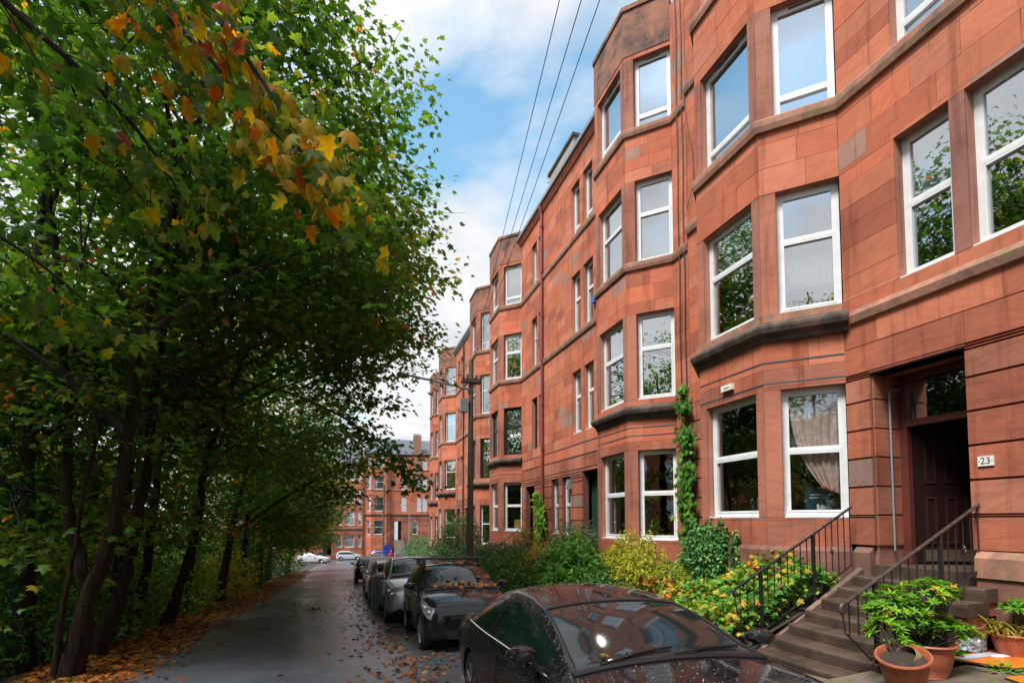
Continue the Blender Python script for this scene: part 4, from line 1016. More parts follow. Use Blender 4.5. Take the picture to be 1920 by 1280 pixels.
# ------------------------------------------------------------------ front steps with iron rails
SX = lambda i: 5.37 + .302 * i
SZ = lambda i: -.06 + .158 * i
stp = T('front_steps', 'worn brown stone front steps climbing to the open door of the 23 close', 'steps', (5.4, 5.35, -.22))
y0, y1 = 4.56, 6.12
for i in range(8):
    q = MB(); z = SZ(i); x = SX(i)
    e = .0 if i < 7 else .0
    xb_ = SX(i + 1) + .06 if i < 7 else FX + .3
    # tread with a slightly worn, rounded nosing
    yy = np.linspace(y0 - (.0 if i < 5 else .16), y1, 9); vs = []
    for y in yy:
        w = .012 * math.sin((y - y0) / (y1 - y0) * math.pi) if y0 < y < y1 else 0
        vs += [(x + .012, y, z - .16), (x, y, z - .045), (x + .004, y, z - .012 - w), (x + .02, y, z - w), (xb_, y, z - w * .4 + .004), (xb_, y, z - .16)]
    n = len(yy); fs = [(j * 6 + k, j * 6 + (k + 1) % 6, (j + 1) * 6 + (k + 1) % 6, (j + 1) * 6 + k) for j in range(n - 1) for k in range(6)]
    fs += [(0, 1, 2, 3, 4, 5)[::-1], tuple((n - 1) * 6 + k for k in range(6))]
    q.add(vs, fs); q.build('step', 'step_stone', stp, smooth=False)
q = MB()
for i in range(8): q.box(SX(i) + .05, FX + .02, y0 + .02, y1 - .02, -.5 if i == 0 else SZ(i - 1) - .17, SZ(i) - .158)
q.build('core', 'step_stone', stp)
# cheek at the patio side: red painted render under stepped coping blocks
q = MB(); 
for i in range(5, 8): q.box(SX(i) + .05, FX - .07, y0 - .13, y0 + .02, -.25, SZ(i) - .163)
q.build('cheek_wall', 'red_painted_render', stp)
q = MB(); q.box(SX(2), SX(5) + .05, y0 - .06, y0 + .02, -.2, SZ(2) - .1); q.build('cheek_wall', 'red_painted_render', stp)
q = MB(); q.add([(SX(0) + .05, y1 + .005, -.5), (FX - .08, y1 + .005, -.5), (FX - .08, y1 + .005, .98), (SX(0) + .05, y1 + .005, -.14), (SX(0) + .05, y1 + .075, -.5), (FX - .08, y1 + .075, -.5), (FX - .08, y1 + .075, 1.0), (SX(0) + .05, y1 + .075, -.12)], [(0, 1, 2, 3), (7, 6, 5, 4), (0, 4, 5, 1), (1, 5, 6, 2), (2, 6, 7, 3), (3, 7, 4, 0)]); q.build('side_wall', 'plinth_stone', stp)

def railing(y, xa, za, xb, zb_, label, nb, curl=True, right=False):
    t = T('stair_railing', label, 'railing', (xa, y, za - .8), 0, 'iron railings beside the front steps')
    sl_ = (zb_ - za) / (xb - xa)
    q = MB()
    pts = [(xa + (xb - xa) * k / 8, y, za + (zb_ - za) * k / 8) for k in range(9)]
    if curl:
        c = [(xa - .055 * math.sin(a), y, za - .06 + .06 * math.cos(a)) for a in np.linspace(2.6, .15, 8)]
        pts = c + pts
    q.tube(pts, .02, 8); 
    q.build('handrail', 'handrail_worn' if right else 'iron_black', t, smooth=True)
    lo = lambda x: (SZ(0) + .06 + (x - SX(0)) * .158 / .302)      # lower rail above the nosings
    q = MB(); xs = max(xa + .30, SX(0) + .25); q.tube([(xs, y, lo(xs) + .02), (xb - .02, y, lo(xb - .02) + .02)], .014, 6); q.build('lower_rail', 'iron_black', t)
    if curl:
        q = MB(); q.tube([(xa - .03, y, za - .11), (xa + .0, y, za - .32), (xa + .12, y, za - .42), (xs, y, lo(xs) + .02)], .010, 5); q.build('end_scroll', 'iron_black', t)
    for k in range(nb):
        x = xa + .06 + (xb - xa - .10) * k / (nb - 1)
        zt = za + sl_ * (x - xa) - .01; zb__ = lo(x) + .01 if x > xs else (max(bank_z(x, y) - .1, za - .75) if not right else za - .36)
        post = (k in (3, 11))
        q = MB()
        if post: q.box(x - .02, x + .02, y - .02, y + .02, (max(zb__ - .25, -.3)), zt)
        else: q.tube([(x, y, zb__), (x, y, zt)], .0085, 5)
        q.build('post' if post else 'baluster', 'iron_black', t)
        if k in (6, 14):
            zc = (zt + zb__) / 2
            q = MB()
            for s_ in range(4):
                q.tube([(x + .028 * math.sin(u) * math.cos(s_ * 1.57 + u * 1.2), y + .028 * math.sin(u) * math.sin(s_ * 1.57 + u * 1.2), zc - .06 + .12 * u / math.pi) for u in np.linspace(0, math.pi, 7)], .005, 4)
            q.build('basket_twist', 'iron_black', t)
    return t
railing(6.22, 5.19, .76, 7.32, 1.90, 'black iron railing on the bushy side of the front steps, creeper growing through it', 18)
railing(4.60, 5.27, .78, 7.74, 2.03, 'black iron railing with a worn handrail on the flowerpot side of the front steps', 19, right=True)
# second flights further down, mostly in the shrubs
for (yy, xa, xb, za, zb_, lab) in ((15.0, 4.6, 7.3, .05, 1.75, 'iron stair handrail half hidden by shrubs near the green close door'), (20.75, 4.9, 7.3, -.35, 1.4, 'iron stair handrail rising to the dark close door past the red drainpipe'), (22.2, 4.9, 7.3, -.35, 1.4, 'second iron stair handrail at the dark close door, on its far side')):
    t = T('stair_railing', lab, 'railing', (xa, yy, gz(yy)), 0, 'iron stair rails further down')
    q = MB(); q.tube([(xa, yy, za), (xb, yy, zb_)], .022, 6); q.build('handrail', 'handrail_worn', t)
    for k in range(12):
        x = xa + (xb - xa) * (k + .3) / 12; z = za + (zb_ - za) * (k + .3) / 12
        q = MB(); q.tube([(x, yy, z - .85), (x, yy, z)], .010, 4); q.build('baluster', 'iron_black', t)
for (ya, yb_, xa, z, lab) in ((14.98, 16.2, 4.8, .95, 'stone steps to the green close door, hidden in shrubs'), (20.9, 22.1, 4.9, .8, 'stone steps to the dark close door beyond the red drainpipe')):
    t = T('front_steps', lab, 'steps', (xa, (ya + yb_) / 2, gz(ya)), 0, 'stone steps further down')
    n = 9
    for k in range(n):
        x = xa + (FX - .1 - xa) * k / n; zz = z - (n - 1 - k) * .165
        q = MB(); q.box(x, FX + (.3 if k == n - 1 else 0), ya, yb_, zz - .5, zz); q.build('step', 'step_stone', t)

# ------------------------------------------------------------------ pole, wires, lamp
pole = T('utility_pole', 'tall weathered wooden pole with crossarm and grey box, standing between kerb and shrubs', 'utility pole', (4.4, 19.5, gz(19.5)))
q = MB(); q.tube([(4.4, 19.5, gz(19.5) - .2), (4.405, 19.5, 2.2)], [.135, .125], 14); q.build('pole_base', 'pole_wood', pole, smooth=True)
q = MB(); q.tube([(4.405, 19.5, 2.2), (4.41, 19.5, 5), (4.42, 19.5, 7.75)], [.115, .10, .085], 14); q.build('pole_shaft', 'pole_green', pole, smooth=True)
for z in (2.15, 2.9, 6.05, 6.5):
    q = MB(); q.tube([(4.41, 19.5, z), (4.41, 19.5, z + .05)], .128 - .004 * z, 14); q.build('band', 'rust_iron', pole)
q = MB(); q.tube([(4.35, 19.45, 6.62), (3.3, 19.45, 6.80), (1.9, 19.45, 7.0)], .045, 8); q.build('lamp_arm', 'galvanised', pole, smooth=True)
q = MB(); q.tube([(4.38, 19.45, 7.55), (1.9, 19.45, 7.02)], .012, 5); q.build('stay_wire', 'galvanised', pole)
q = MB(); q.lathe([(.05, .12), (.16, .05), (.17, -.02), (.10, -.10)], 12, Matrix.Translation((1.8, 19.45, 6.98))); q.build('lamp_head', 'galvanised', pole)
q = MB(); q.box(4.0, 4.28, 19.36, 19.62, 5.75, 6.25); bx = q.build('grey_box', 'galvanised', pole); q = MB(); q.tube([(4.14, 19.5, 5.75), (4.14, 19.5, 5.62)], .03, 6); q.build('gland', 'cable_black', bx)
q = MB(); q.box(4.05, 4.8, 19.34, 19.42, 6.88, 7.0); q.box(4.05, 4.8, 19.58, 19.66, 6.88, 7.0); q.build('crossarm', 'rust_iron', pole)
for x in (4.1, 4.25, 4.6, 4.75):
    q = MB(); q.lathe([(.03, 7.0), (.055, 7.04), (.03, 7.09), (.05, 7.13), (.02, 7.17)], 8, Matrix.Translation((x, 19.38, 0))); q.build('insulator', 'rust_iron', pole)
for i, (x2, zt, lab) in enumerate(((2.17, 7.66, 'overhead wire from the pole, the one farthest from the houses'), (2.41, 7.58, 'overhead wire from the pole, the middle of three'), (2.61, 7.5, 'overhead wire from the pole, the one closest to the houses'))):
    p0 = Vector((4.42, 19.4, zt)); p1 = Vector((x2, 5.25, 7.54)); p2 = p0 + (p1 - p0) * 2.1
    pts = [p0.lerp(p2, k / 24) - Vector((0, 0, .35 * (k / 24) * (1 - k / 24))) + Vector((0, 0, .36 * (k / 24) * .99 if False else 0)) for k in range(25)]
    q = MB(); q.tube(pts, .0055, 5); w = q.build('overhead_wire', 'cable_black'); tag(w, lab, 'wire', 'overhead wires from the pole')
lamp = T('street_lamp', 'pale slim street lamp post far down the road in front of the end tenement', 'street lamp', (7.3, 66, -3.6))
q = MB(); q.tube([(7.3, 66, -3.7), (7.3, 66, 3.4)], [.09, .06], 8); q.build('post', 'galvanised', lamp)
q = MB(); q.tube([(7.3, 66, 3.4), (7.1, 65.8, 3.55), (6.6, 65.4, 3.55)], .04, 6); q.build('arm', 'galvanised', lamp)
q = MB(); q.box(6.1, 6.7, 65.25, 65.5, 3.48, 3.6); q.build('lantern', 'paint_white', lamp)
dpole = T('utility_pole', 'dark slim pole standing in front of the end tenement bay', 'utility pole', (5.0, 78, -4.1)); q = MB(); q.tube([(5.0, 78, -4.2), (5.0, 78, 6.8)], [.16, .12], 8); q.build('pole_shaft', 'pole_wood', dpole)
q = MB(); q.box(4.6, 5.4, 77.95, 78.05, 6.3, 6.4); q.build('crossarm', 'pole_wood', dpole)

# blue sign and a person by the cars
sg = T('road_sign', 'round blue sign on a dark post beside the parked cars', 'sign', (3.55, 50, gz(50)))
q = MB(); q.tube([(3.55, 50, gz(50)), (3.55, 50, -.95)], .05, 8); q.build('post', 'iron_black', sg)
q = MB(); q.lathe([(.02, -.03), (.33, -.03), (.33, .03), (.02, .03)], 24, Matrix.Translation((3.55, 49.93, -.82)) @ Matrix.Rotation(R(90), 4, 'X')); q.build('disc', 'sign_blue', sg)
q = MB(); q.box(3.25, 3.85, 49.9, 49.96, -1.33, -1.13); q.build('lower_panel', 'sign_blue', sg)

def person(loc, rz):
    t = T('person', 'person in a dark red coat walking among the far parked cars', 'person', loc, rz)
    me = bpy.data.meshes.new('body'); 
    P = [(0, 0, .95), (0, 0, 1.2), (0, .01, 1.42), (0, .0, 1.52), (.19, 0, 1.42), (.25, .02, 1.15), (.22, -.1, .92), (-.19, 0, 1.42), (-.25, -.02, 1.15), (-.2, .1, .93), (.10, -.02, .90), (.11, -.12, .48), (.11, -.02, .06), (.11, -.14, .03), (-.10, .02, .90), (-.11, .06, .48), (-.11, .16, .08), (-.11, .06, .03)]
    Ed = [(0, 1), (1, 2), (2, 3), (2, 4), (4, 5), (5, 6), (2, 7), (7, 8), (8, 9), (0, 10), (10, 11), (11, 12), (12, 13), (0, 14), (14, 15), (15, 16), (16, 17)]
    Rr = [.15, .16, .15, .06, .075, .06, .045, .075, .06, .045, .09, .07, .05, .04, .09, .07, .05, .04]
    me.from_pydata(P, Ed, []); o = bpy.data.objects.new('body', me); COL.objects.link(o)
    o.modifiers.new('skin', 'SKIN'); sv = me.skin_vertices[0].data
    for v, r_ in zip(sv, Rr): v.radius = (r_, r_ * .8)
    sv[0].use_root = True
    o.modifiers.new('sub', 'SUBSURF').levels = 1
    me.materials.append(MATS['coat_red']); par(o, t, True)
    q = MB(); q.lathe([(.02, 1.50), (.07, 1.53), (.09, 1.60), (.095, 1.66), (.08, 1.73), (.02, 1.77)], 12); q.build('head', 'skin', t, True, local=True)
    q = MB(); q.lathe([(.10, 1.60), (.107, 1.68), (.09, 1.75), (.02, 1.79)], 12, Matrix.Translation((0, .025, 0))); q.build('hair', 'hair_dark', t, True, local=True)
    q = MB()
    for s_ in (1, -1): q.tube([(s_ * .10, 0, .92), (s_ * .11, -.02 * s_ - .04, .48), (s_ * .11, .05, .10)], [.105, .085, .07], 8)
    q.build('trousers', 'trousers', t, True, local=True)
person((3.75, 47.5, gz(47.5)), R(20))
# ------------------------------------------------------------------ parked cars
# station keys, front at -y: y, zb, wb, wm, zm, zbelt, wbelt, zr, wr, zt
COUPE = [(-2.21, .30, .50, .60, .48, .60, .56, .62, .50, .64), (-2.16, .24, .62, .74, .48, .66, .68, .69, .60, .71), (-2.0, .20, .72, .84, .50, .72, .77, .76, .70, .79), (-1.7, .19, .76, .875, .52, .79, .82, .825, .74, .87),
         (-1.3, .19, .78, .885, .54, .865, .85, .895, .77, .95), (-1.08, .19, .78, .885, .55, .895, .855, .925, .765, .98), (-.98, .19, .78, .885, .55, .90, .855, .95, .745, 1.005), (-.62, .19, .78, .885, .56, .92, .85, 1.118, .68, 1.168), (-.3, .19, .78, .885, .565, .93, .847, 1.235, .632, 1.285), (.02, .19, .78, .885, .57, .937, .845, 1.302, .60, 1.355),
         (.3, .19, .78, .885, .57, .945, .845, 1.345, .575, 1.40), (.55, .19, .78, .885, .57, .95, .845, 1.36, .56, 1.415), (1.0, .20, .78, .885, .58, .965, .84, 1.315, .555, 1.375), (1.3, .21, .78, .885, .60, .98, .825, 1.235, .565, 1.295), (1.62, .23, .77, .88, .62, .985, .80, 1.095, .62, 1.14), (1.78, .25, .76, .87, .63, .975, .785, 1.01, .68, 1.065),
         (2.0, .28, .72, .84, .64, .95, .76, .985, .69, 1.03), (2.14, .30, .66, .78, .62, .90, .71, .95, .66, 1.0), (2.2, .34, .58, .68, .60, .80, .62, .84, .58, .88), (2.22, .38, .52, .6, .58, .7, .56, .72, .52, .74)]
HATCH = [(-1.77, .32, .44, .55, .48, .62, .52, .64, .46, .66), (-1.72, .25, .56, .68, .48, .72, .62, .75, .54, .77), (-1.60, .21, .66, .77, .50, .80, .71, .83, .62, .86), (-1.35, .20, .71, .81, .52, .88, .77, .91, .68, .945), (-1.05, .20, .72, .82, .54, .93, .79, .965, .70, 1.0),
         (-.92, .20, .72, .82, .55, .945, .79, 1.0, .69, 1.035), (-.55, .20, .72, .82, .56, .955, .785, 1.22, .625, 1.265), (-.22, .20, .72, .82, .57, .96, .78, 1.39, .57, 1.43), (-.05, .20, .72, .82, .57, .965, .78, 1.425, .56, 1.468), (.4, .20, .72, .82, .57, .975, .78, 1.445, .56, 1.49), (.9, .20, .72, .82, .58, .985, .775, 1.435, .56, 1.48),
         (1.25, .21, .72, .82, .6, 1.0, .765, 1.405, .555, 1.455), (1.5, .23, .71, .81, .62, 1.01, .75, 1.33, .565, 1.39), (1.66, .26, .67, .77, .62, .98, .71, 1.14, .58, 1.2), (1.74, .30, .6, .70, .60, .90, .65, .98, .56, 1.02), (1.77, .36, .5, .6, .58, .74, .56, .78, .5, .8)]
def stretch(K, L, W, H):
    l0 = K[-1][0] - K[0][0]; c0 = (K[-1][0] + K[0][0]) / 2; w0 = max(k[3] for k in K) * 2; h0 = max(k[9] for k in K)
    fy, fw, fh = L / l0, W / w0, H / h0
    return [((k[0] - c0) * fy, k[1], k[2] * fw, k[3] * fw, k[4], k[5] * fh, k[6] * fw, k[7] * fh, k[8] * fw, k[9] * fh) for k in K]
def pchip(x, X, Y):
    X = np.array(X); Y = np.array(Y); h = np.diff(X); d = np.diff(Y) / h; m = np.zeros(len(X))
    for i in range(1, len(X) - 1):
        if d[i - 1] * d[i] > 0: w1 = 2 * h[i] + h[i - 1]; w2 = h[i] + 2 * h[i - 1]; m[i] = (w1 + w2) / (w1 / d[i - 1] + w2 / d[i])
    m[0], m[-1] = d[0], d[-1]
    i = np.clip(np.searchsorted(X, x) - 1, 0, len(h) - 1); t = (x - X[i]) / h[i]
    return (2 * t**3 - 3 * t**2 + 1) * Y[i] + (t**3 - 2 * t**2 + t) * h[i] * m[i] + (-2 * t**3 + 3 * t**2) * Y[i + 1] + (t**3 - t**2) * h[i] * m[i + 1]

def car(name, label, K, paintm, pos, away=False, ws=(-.85, -.02), rw=(1.15, 1.75), side=(-.80, 1.62), wheels=(-1.35, 1.35), wr=.325, bars=False, fuel3=True, rim='rim_silver', group='cars parked along the houses', yaw=0, flat=False, detail=True, category='car', pillar=None, dlo_z=(.05, .90)):
    rz = (math.pi if away else 0) + yaw
    t = T(name, label, category, pos, 0, group)
    t.rotation_euler = (0 if flat else -math.atan(.055) * math.cos(rz), 0, rz)
    ks = [k[0] for k in K]
    ys = sorted(set(np.round(np.concatenate([np.linspace(ks[0], ks[-1], 92), [ks[0] + .02, ks[0] + .05, ks[-1] - .02, ks[-1] - .05], [ws[0], ws[1], rw[0], rw[1], side[0], side[1]]]), 4)))
    cols = [pchip(np.array(ys), ks, [k[j] for k in K]) for j in range(1, 10)]
    sm = [(ks[0] + .25 < y < ks[-1] - .25) for y in ys]
    for c_ in cols:
        for _ in range(5):
            k_ = c_.copy()
            for i in range(2, len(ys) - 2):
                if sm[i]: k_[i] = (c_[i - 2] + 2 * c_[i - 1] + 3 * c_[i] + 2 * c_[i + 1] + c_[i + 2]) / 9
            c_[:] = k_
    rings = []
    for i, y in enumerate(ys):
        zb, wb, wm, zm, zl, wl, zr, wr_, zt = [c[i] for c in cols]
        h = [(0, zb), (wb * .6, zb), (wb, zb), (wb + (wm - wb) * .75, zb + .07), (wm * .99, zb + (zm - zb) * .5), (wm, zm), (wm * .993 + wl * .007, zm + (zl - zm) * .4), (wl + (wm - wl) * .45, zm + (zl - zm) * .8), (wl, zl)]
        for s_ in (.05, .2, .4, .6, .8, .93, 1.0):
            bul = .022 * math.sin(s_ * math.pi) * min(1, max(0, (zr - zl) / .3)); h.append((wl + (wr_ - wl) * s_ + bul, zl + (zr - zl) * s_))
        for s_ in (.95, .88, .8, .7, .6, .5, .4, .3, .2, .1): h.append((wr_ * s_, zr + (zt - zr) * (1 - s_**2.2)))
        h.append((0, zt))
        full = h + [(-x, z) for x, z in h[1:-1]][::-1]
        rings.append([(x, y, z) for x, z in full])
    nh = len(h); NR = nh - 16; n = len(rings[0]); me_v = [v for r_ in rings for v in r_]; fs = []; mi = []
    for i in range(len(ys) - 1):
        ym = (ys[i] + ys[i + 1]) / 2
        for j in range(n):
            j2 = (j + 1) % n
            fs.append((i * n + j, (i + 1) * n + j, (i + 1) * n + j2, i * n + j2))
            jj = j if j < nh - 1 else n - 1 - j      # half-ring segment index
            m = 0
            glz = cols[6][i] - cols[4][i]
            if 9 <= jj <= 12 and side[0] < ym < side[1] and glz > .13 and not (pillar and any(a < ym < b_ for a, b_ in pillar)): m = 2
            elif jj == 8 and side[0] < ym < side[1] and glz > .05: m = 3
            elif 16 <= jj and ws[0] < ym < ws[1]: m = 1
            elif 16 <= jj and rw[0] < ym < rw[1]: m = 4
            elif jj <= 2: m = 3
            mi.append(m)
    fs.append(tuple(range(n))); mi.append(0); k0 = (len(ys) - 1) * n; fs.append(tuple(k0 + j for j in range(n))[::-1]); mi.append(0)
    me = bpy.data.meshes.new('body'); me.from_pydata(me_v, [], fs); me.polygons.foreach_set('material_index', mi)
    for q in (paintm, 'windscreen_glass', 'side_glass', 'trim_black', 'windscreen_glass', 'arch_black'): me.materials.append(MATS[q])
    o = bpy.data.objects.new('body', me); COL.objects.link(o)
    bm = bmesh.new(); bm.from_mesh(me); bmesh.ops.recalc_face_normals(bm, faces=bm.faces); bm.to_mesh(me); bm.free()
    W_ = max(k[3] for k in K)
    cut = MB()
    for wy_ in wheels:
        for s_ in (1, -1):
            cut.lathe([(wr + .05, -.16), (wr + .05, .30)], 28, Matrix.Translation((s_ * (W_ - .10), wy_, wr)) @ Matrix.Rotation(R(90) * s_, 4, 'Y'))
    co = cut.build('cutter', 'arch_black')
    mod = o.modifiers.new('b', 'BOOLEAN'); mod.object = co; mod.operation = 'DIFFERENCE'; mod.solver = 'EXACT'; mod.material_mode = 'TRANSFER'
    dg = bpy.context.evaluated_depsgraph_get(); ne = bpy.data.meshes.new_from_object(o.evaluated_get(dg))
    o.modifiers.clear(); bpy.data.objects.remove(co)
    bpy.data.objects.remove(o)
    ml = [m.name if m else 'arch_black' for m in ne.materials]
    # split the skin into body, screens and side windows
    def piece(pname, test, mats, push=0.0):
        q = MB(); ids = {}
        vv = ne.vertices
        for p in ne.polygons:
            mn = ml[p.material_index] if p.material_index < len(ml) else 'arch_black'
            key = (mn, p.material_index, p.center[0] > 0)
            if test(p.material_index, mn, p.center):
                f = []
                for vi in p.vertices:
                    if vi not in ids:
                        ids[vi] = len(q.v); q.v.append(tuple(vv[vi].co + vv[vi].normal * push))
                    f.append(ids[vi])
                q.f.append(tuple(f)); q.m.append(mats.index(mn) if mn in mats else len(mats) - 1); q.t.append(0)
        if not q.f: return None
        ob = q.build(pname, mats, t, True, local=True); return ob
    order = [paintm, 'trim_black', 'arch_black']
    isg = lambda i, c: i in (1, 2, 4) and c[2] > .78
    body = piece('body', lambda i, mn, c: not isg(i, c), order)
    piece('windscreen', lambda i, mn, c: i == 1 and isg(i, c), ['windscreen_glass'], -.004)
    piece('rear_window', lambda i, mn, c: i == 4 and isg(i, c), ['windscreen_glass'], -.004)
    for s_ in (1, -1): piece('side_window', lambda i, mn, c: i == 2 and isg(i, c) and c[0] * s_ > 0, ['side_glass'], -.004)
    # wheels
    for wy_ in wheels:
        for s_ in (1, -1):
            M = Matrix.Translation((s_ * (W_ - .215), wy_, wr)) @ Matrix.Rotation(R(90) * s_, 4, 'Y')
            q = MB(); q.lathe([(wr * .66, .02), (wr * .9, -.0), (wr * .98, .02), (wr, .05), (wr, .15), (wr * .97, .185), (wr * .9, .20), (wr * .68, .19)], 28, M)
            w = q.build('wheel', 'tyre', t, True, local=True)
            q = MB(); q.lathe([(.03, .10), (wr * .55, .10), (wr * .66, .15), (wr * .69, .193), (wr * .66, .195), (wr * .60, .165), (wr * .2, .155), (.03, .165)], 28, M); rr = q
            q.build('rim', 'arch_black', w, True, local=True)
            q = MB()
            for k in range(5):
                for d_ in (-.16, .16):
                    a = k * 2 * math.pi / 5 + d_; a2 = k * 2 * math.pi / 5 + d_ * 1.2
                    q.tube([M @ Vector((.04 * math.cos(a), .04 * math.sin(a), .185)), M @ Vector((wr * .64 * math.cos(a2), wr * .64 * math.sin(a2), .188))], .016, 5)
            q.lathe([(wr * .63, .18), (wr * .67, .198), (wr * .69, .196), (wr * .66, .178)], 28, M)
            q.build('spokes', rim, w, True, local=True)
    # section sampler for fittings
    def at(y, jj, s_, off=0.0):
        f = float(np.interp(y, ys, range(len(ys)))); i = int(min(len(ys) - 2, math.floor(f))); u = f - i
        jl = int(math.floor(jj)); v = jj - jl; jh = min(nh - 1, jl + 1)
        def g(r_, j): x, yy, z = r_[j]; return Vector((x * s_, yy, z))
        p = (g(rings[i], jl) * (1 - v) + g(rings[i], jh) * v) * (1 - u) + (g(rings[i + 1], jl) * (1 - v) + g(rings[i + 1], jh) * v) * u
        return p + Vector((p.x, 0, 0)).normalized() * off if abs(p.x) > .01 else p
    def patch(pname, y0, y1, j0, j1, s_, mat, off, ny=7, nj=6, parent=None, shape=None):
        q = MB(); g = []
        for a in range(ny):
            for b_ in range(nj):
                u, v = a / (ny - 1), b_ / (nj - 1)
                jl, jh = (j0, j1) if shape is None else shape(u, j0, j1)
                p = at(y0 + (y1 - y0) * u, jl + (jh - jl) * v, s_)
                c = Vector((0, p.y * .85, .55)); nrm = (p - c).normalized(); g.append(p + nrm * off)
        q.add(g, [(a * nj + b_, a * nj + b_ + 1, (a + 1) * nj + b_ + 1, (a + 1) * nj + b_) for a in range(ny - 1) for b_ in range(nj - 1)])
        q.add([v - (v - Vector((0, v.y, .5))).normalized() * .02 for v in g], [(a * nj + b_, (a + 1) * nj + b_, (a + 1) * nj + b_ + 1, a * nj + b_ + 1) for a in range(ny - 1) for b_ in range(nj - 1)])
        return q.build(pname, mat, parent or t, True, local=True)
    def seam(pts, r_=.0045, mat='arch_black', nm='seam'):
        q = MB(); q.tube(pts, r_, 5); return q.build(nm, mat, t, local=True)
    yf, yr = ys[0], ys[-1]
    for s_ in (1, -1):
        hl = patch('headlight', yf + .045, yf + .50, 5.9, 8.6, s_, 'lamp_clear', .012, shape=lambda u, a, b_: (a + .9 * u, b_ - .3 * (1 - u)))
        patch('surround', yf + .035, yf + .53, 5.7, 8.8, s_, 'trim_black', .006, parent=hl, shape=lambda u, a, b_: (a + .9 * u, b_ - .3 * (1 - u)))
        for fy in (.12, .26):
            c_ = at(yf + fy, 7.2 + fy, s_, .0); q = MB(); q.lathe([(.012, .0), (.045, .03), (.05, .04), (.04, .035), (.01, .012)], 14, Matrix.Translation(c_ + Vector((s_ * .012, -.02, 0))) @ Matrix.Rotation(R(90), 4, 'X')); q.build('reflector', 'chrome', hl, True, local=True)
        patch('tail_light', yr - .30, yr - .055, 6.2, 8.6, s_, 'lamp_red', .008)
    # front and rear plates, grille, intake
    q = MB(); q.box(-.26, .26, yf - .012, yf + .03, .40, .51)
    if not bars: q.build('number_plate', 'plate_white', t, local=True)
    q = MB(); q.box(-.26, .26, yr - .03, yr + .012, .56, .67); q.build('number_plate', 'plate_white', t, local=True)
    q = MB(); q.add([(-.50, yf - .012, .39), (.50, yf - .012, .39), (.40, yf - .004, .24), (-.40, yf - .004, .24), (-.50, yf + .2, .39), (.50, yf + .2, .39), (.40, yf + .2, .24), (-.40, yf + .2, .24)], [(0, 1, 2, 3), (7, 6, 5, 4), (0, 4, 5, 1), (1, 5, 6, 2), (2, 6, 7, 3), (3, 7, 4, 0)]); q.build('lower_intake', 'arch_black', t, local=True)
    q = MB(); q.box(-.36, .36, yf - .004, yf + .05, .565, .615); q.build('grille', 'arch_black', t, local=True)
    # mirrors
    wl0 = float(np.interp(side[0] + .22, ys, cols[5])); zl0 = float(np.interp(side[0] + .22, ys, cols[4]))
    for s_ in (1, -1):
        q = MB(); cx = s_ * (wl0 + .135); cy = side[0] + .24; cz = zl0 + .115
        ring = []
        for (dy, sc) in ((-.085, .35), (-.065, .8), (-.02, 1.0), (.05, 1.0), (.06, .93)):
            for k in range(12):
                a = 2 * math.pi * k / 12; ring.append((cx + s_ * (.128 * sc * math.cos(a) - (.02 * sc if math.cos(a) > 0 else 0)), cy + dy + .03 * abs(math.cos(a)), cz + .066 * sc * math.sin(a) * (1 if math.sin(a) > 0 else .85)))
        q.add(ring, [(i * 12 + k, i * 12 + (k + 1) % 12, (i + 1) * 12 + (k + 1) % 12, (i + 1) * 12 + k) for i in range(4) for k in range(12)] + [tuple(range(12))[::-1], tuple(48 + k for k in range(12))])
        mm = q.build('mirror', paintm, t, True, local=True)
        q = MB(); q.tube([(s_ * (wl0 - .03), cy + .02, zl0 + .0), (s_ * (wl0 + .03), cy + .02, zl0 + .03), (cx - s_ * .04, cy + .01, cz - .05)], [.03, .024, .03], 7); q.build('mirror_arm', 'trim_black', mm, local=True)
    if detail:
        for s_ in (1, -1):
            # door seams, handle, sill line
            yd0, yd1 = side[0] + .10, side[0] + 1.28
            for yd in (yd0, yd1): seam([at(yd + (.05 * math.sin((jj - 3) * .5) if yd == yd1 else -.03 * (jj - 5)), jj, s_, .001) for jj in np.linspace(3.2, 8.0, 10)], .004, nm='door_seam')
            seam([at(y, 3.2, s_, .001) for y in np.linspace(yd0 + .05, yd1, 8)], .004, nm='door_seam')
            q = MB(); q.tube([at(yd1 - .30, 7.0, s_, .012), at(yd1 - .26, 7.0, s_, .028), at(yd1 - .14, 7.02, s_, .028), at(yd1 - .10, 7.02, s_, .012)], [.010, .014, .014, .010], 6); q.build('door_handle', paintm, t, True, local=True)
            # chrome strip under the windows, bonnet seam
            seam([at(y, 8.02, s_, .006) for y in np.linspace(side[0] + .12, side[1] - .05, 16)], .008, 'chrome' if 'coupe' in label else 'trim_black', 'window_trim')
            seam([at(y, 15.0 - .5 * 0, s_, .0) + Vector((0, 0, .002)) for y in np.linspace(yf + .28, ws[0] - .04, 14)], .005, nm='bonnet_seam')
        # black border of the windscreen, wipers
        bd = [at(ws[0], 15.2 + (NR - .2) * k / 8, 1) for k in range(9)]; bd = [Vector((-p.x, p.y, p.z)) for p in bd][:8] + bd[::-1]
        q = MB(); q.tube([p + Vector((0, -.015, .0)) for p in bd], .022, 6); q.build('scuttle', 'trim_black', t, True, local=True)
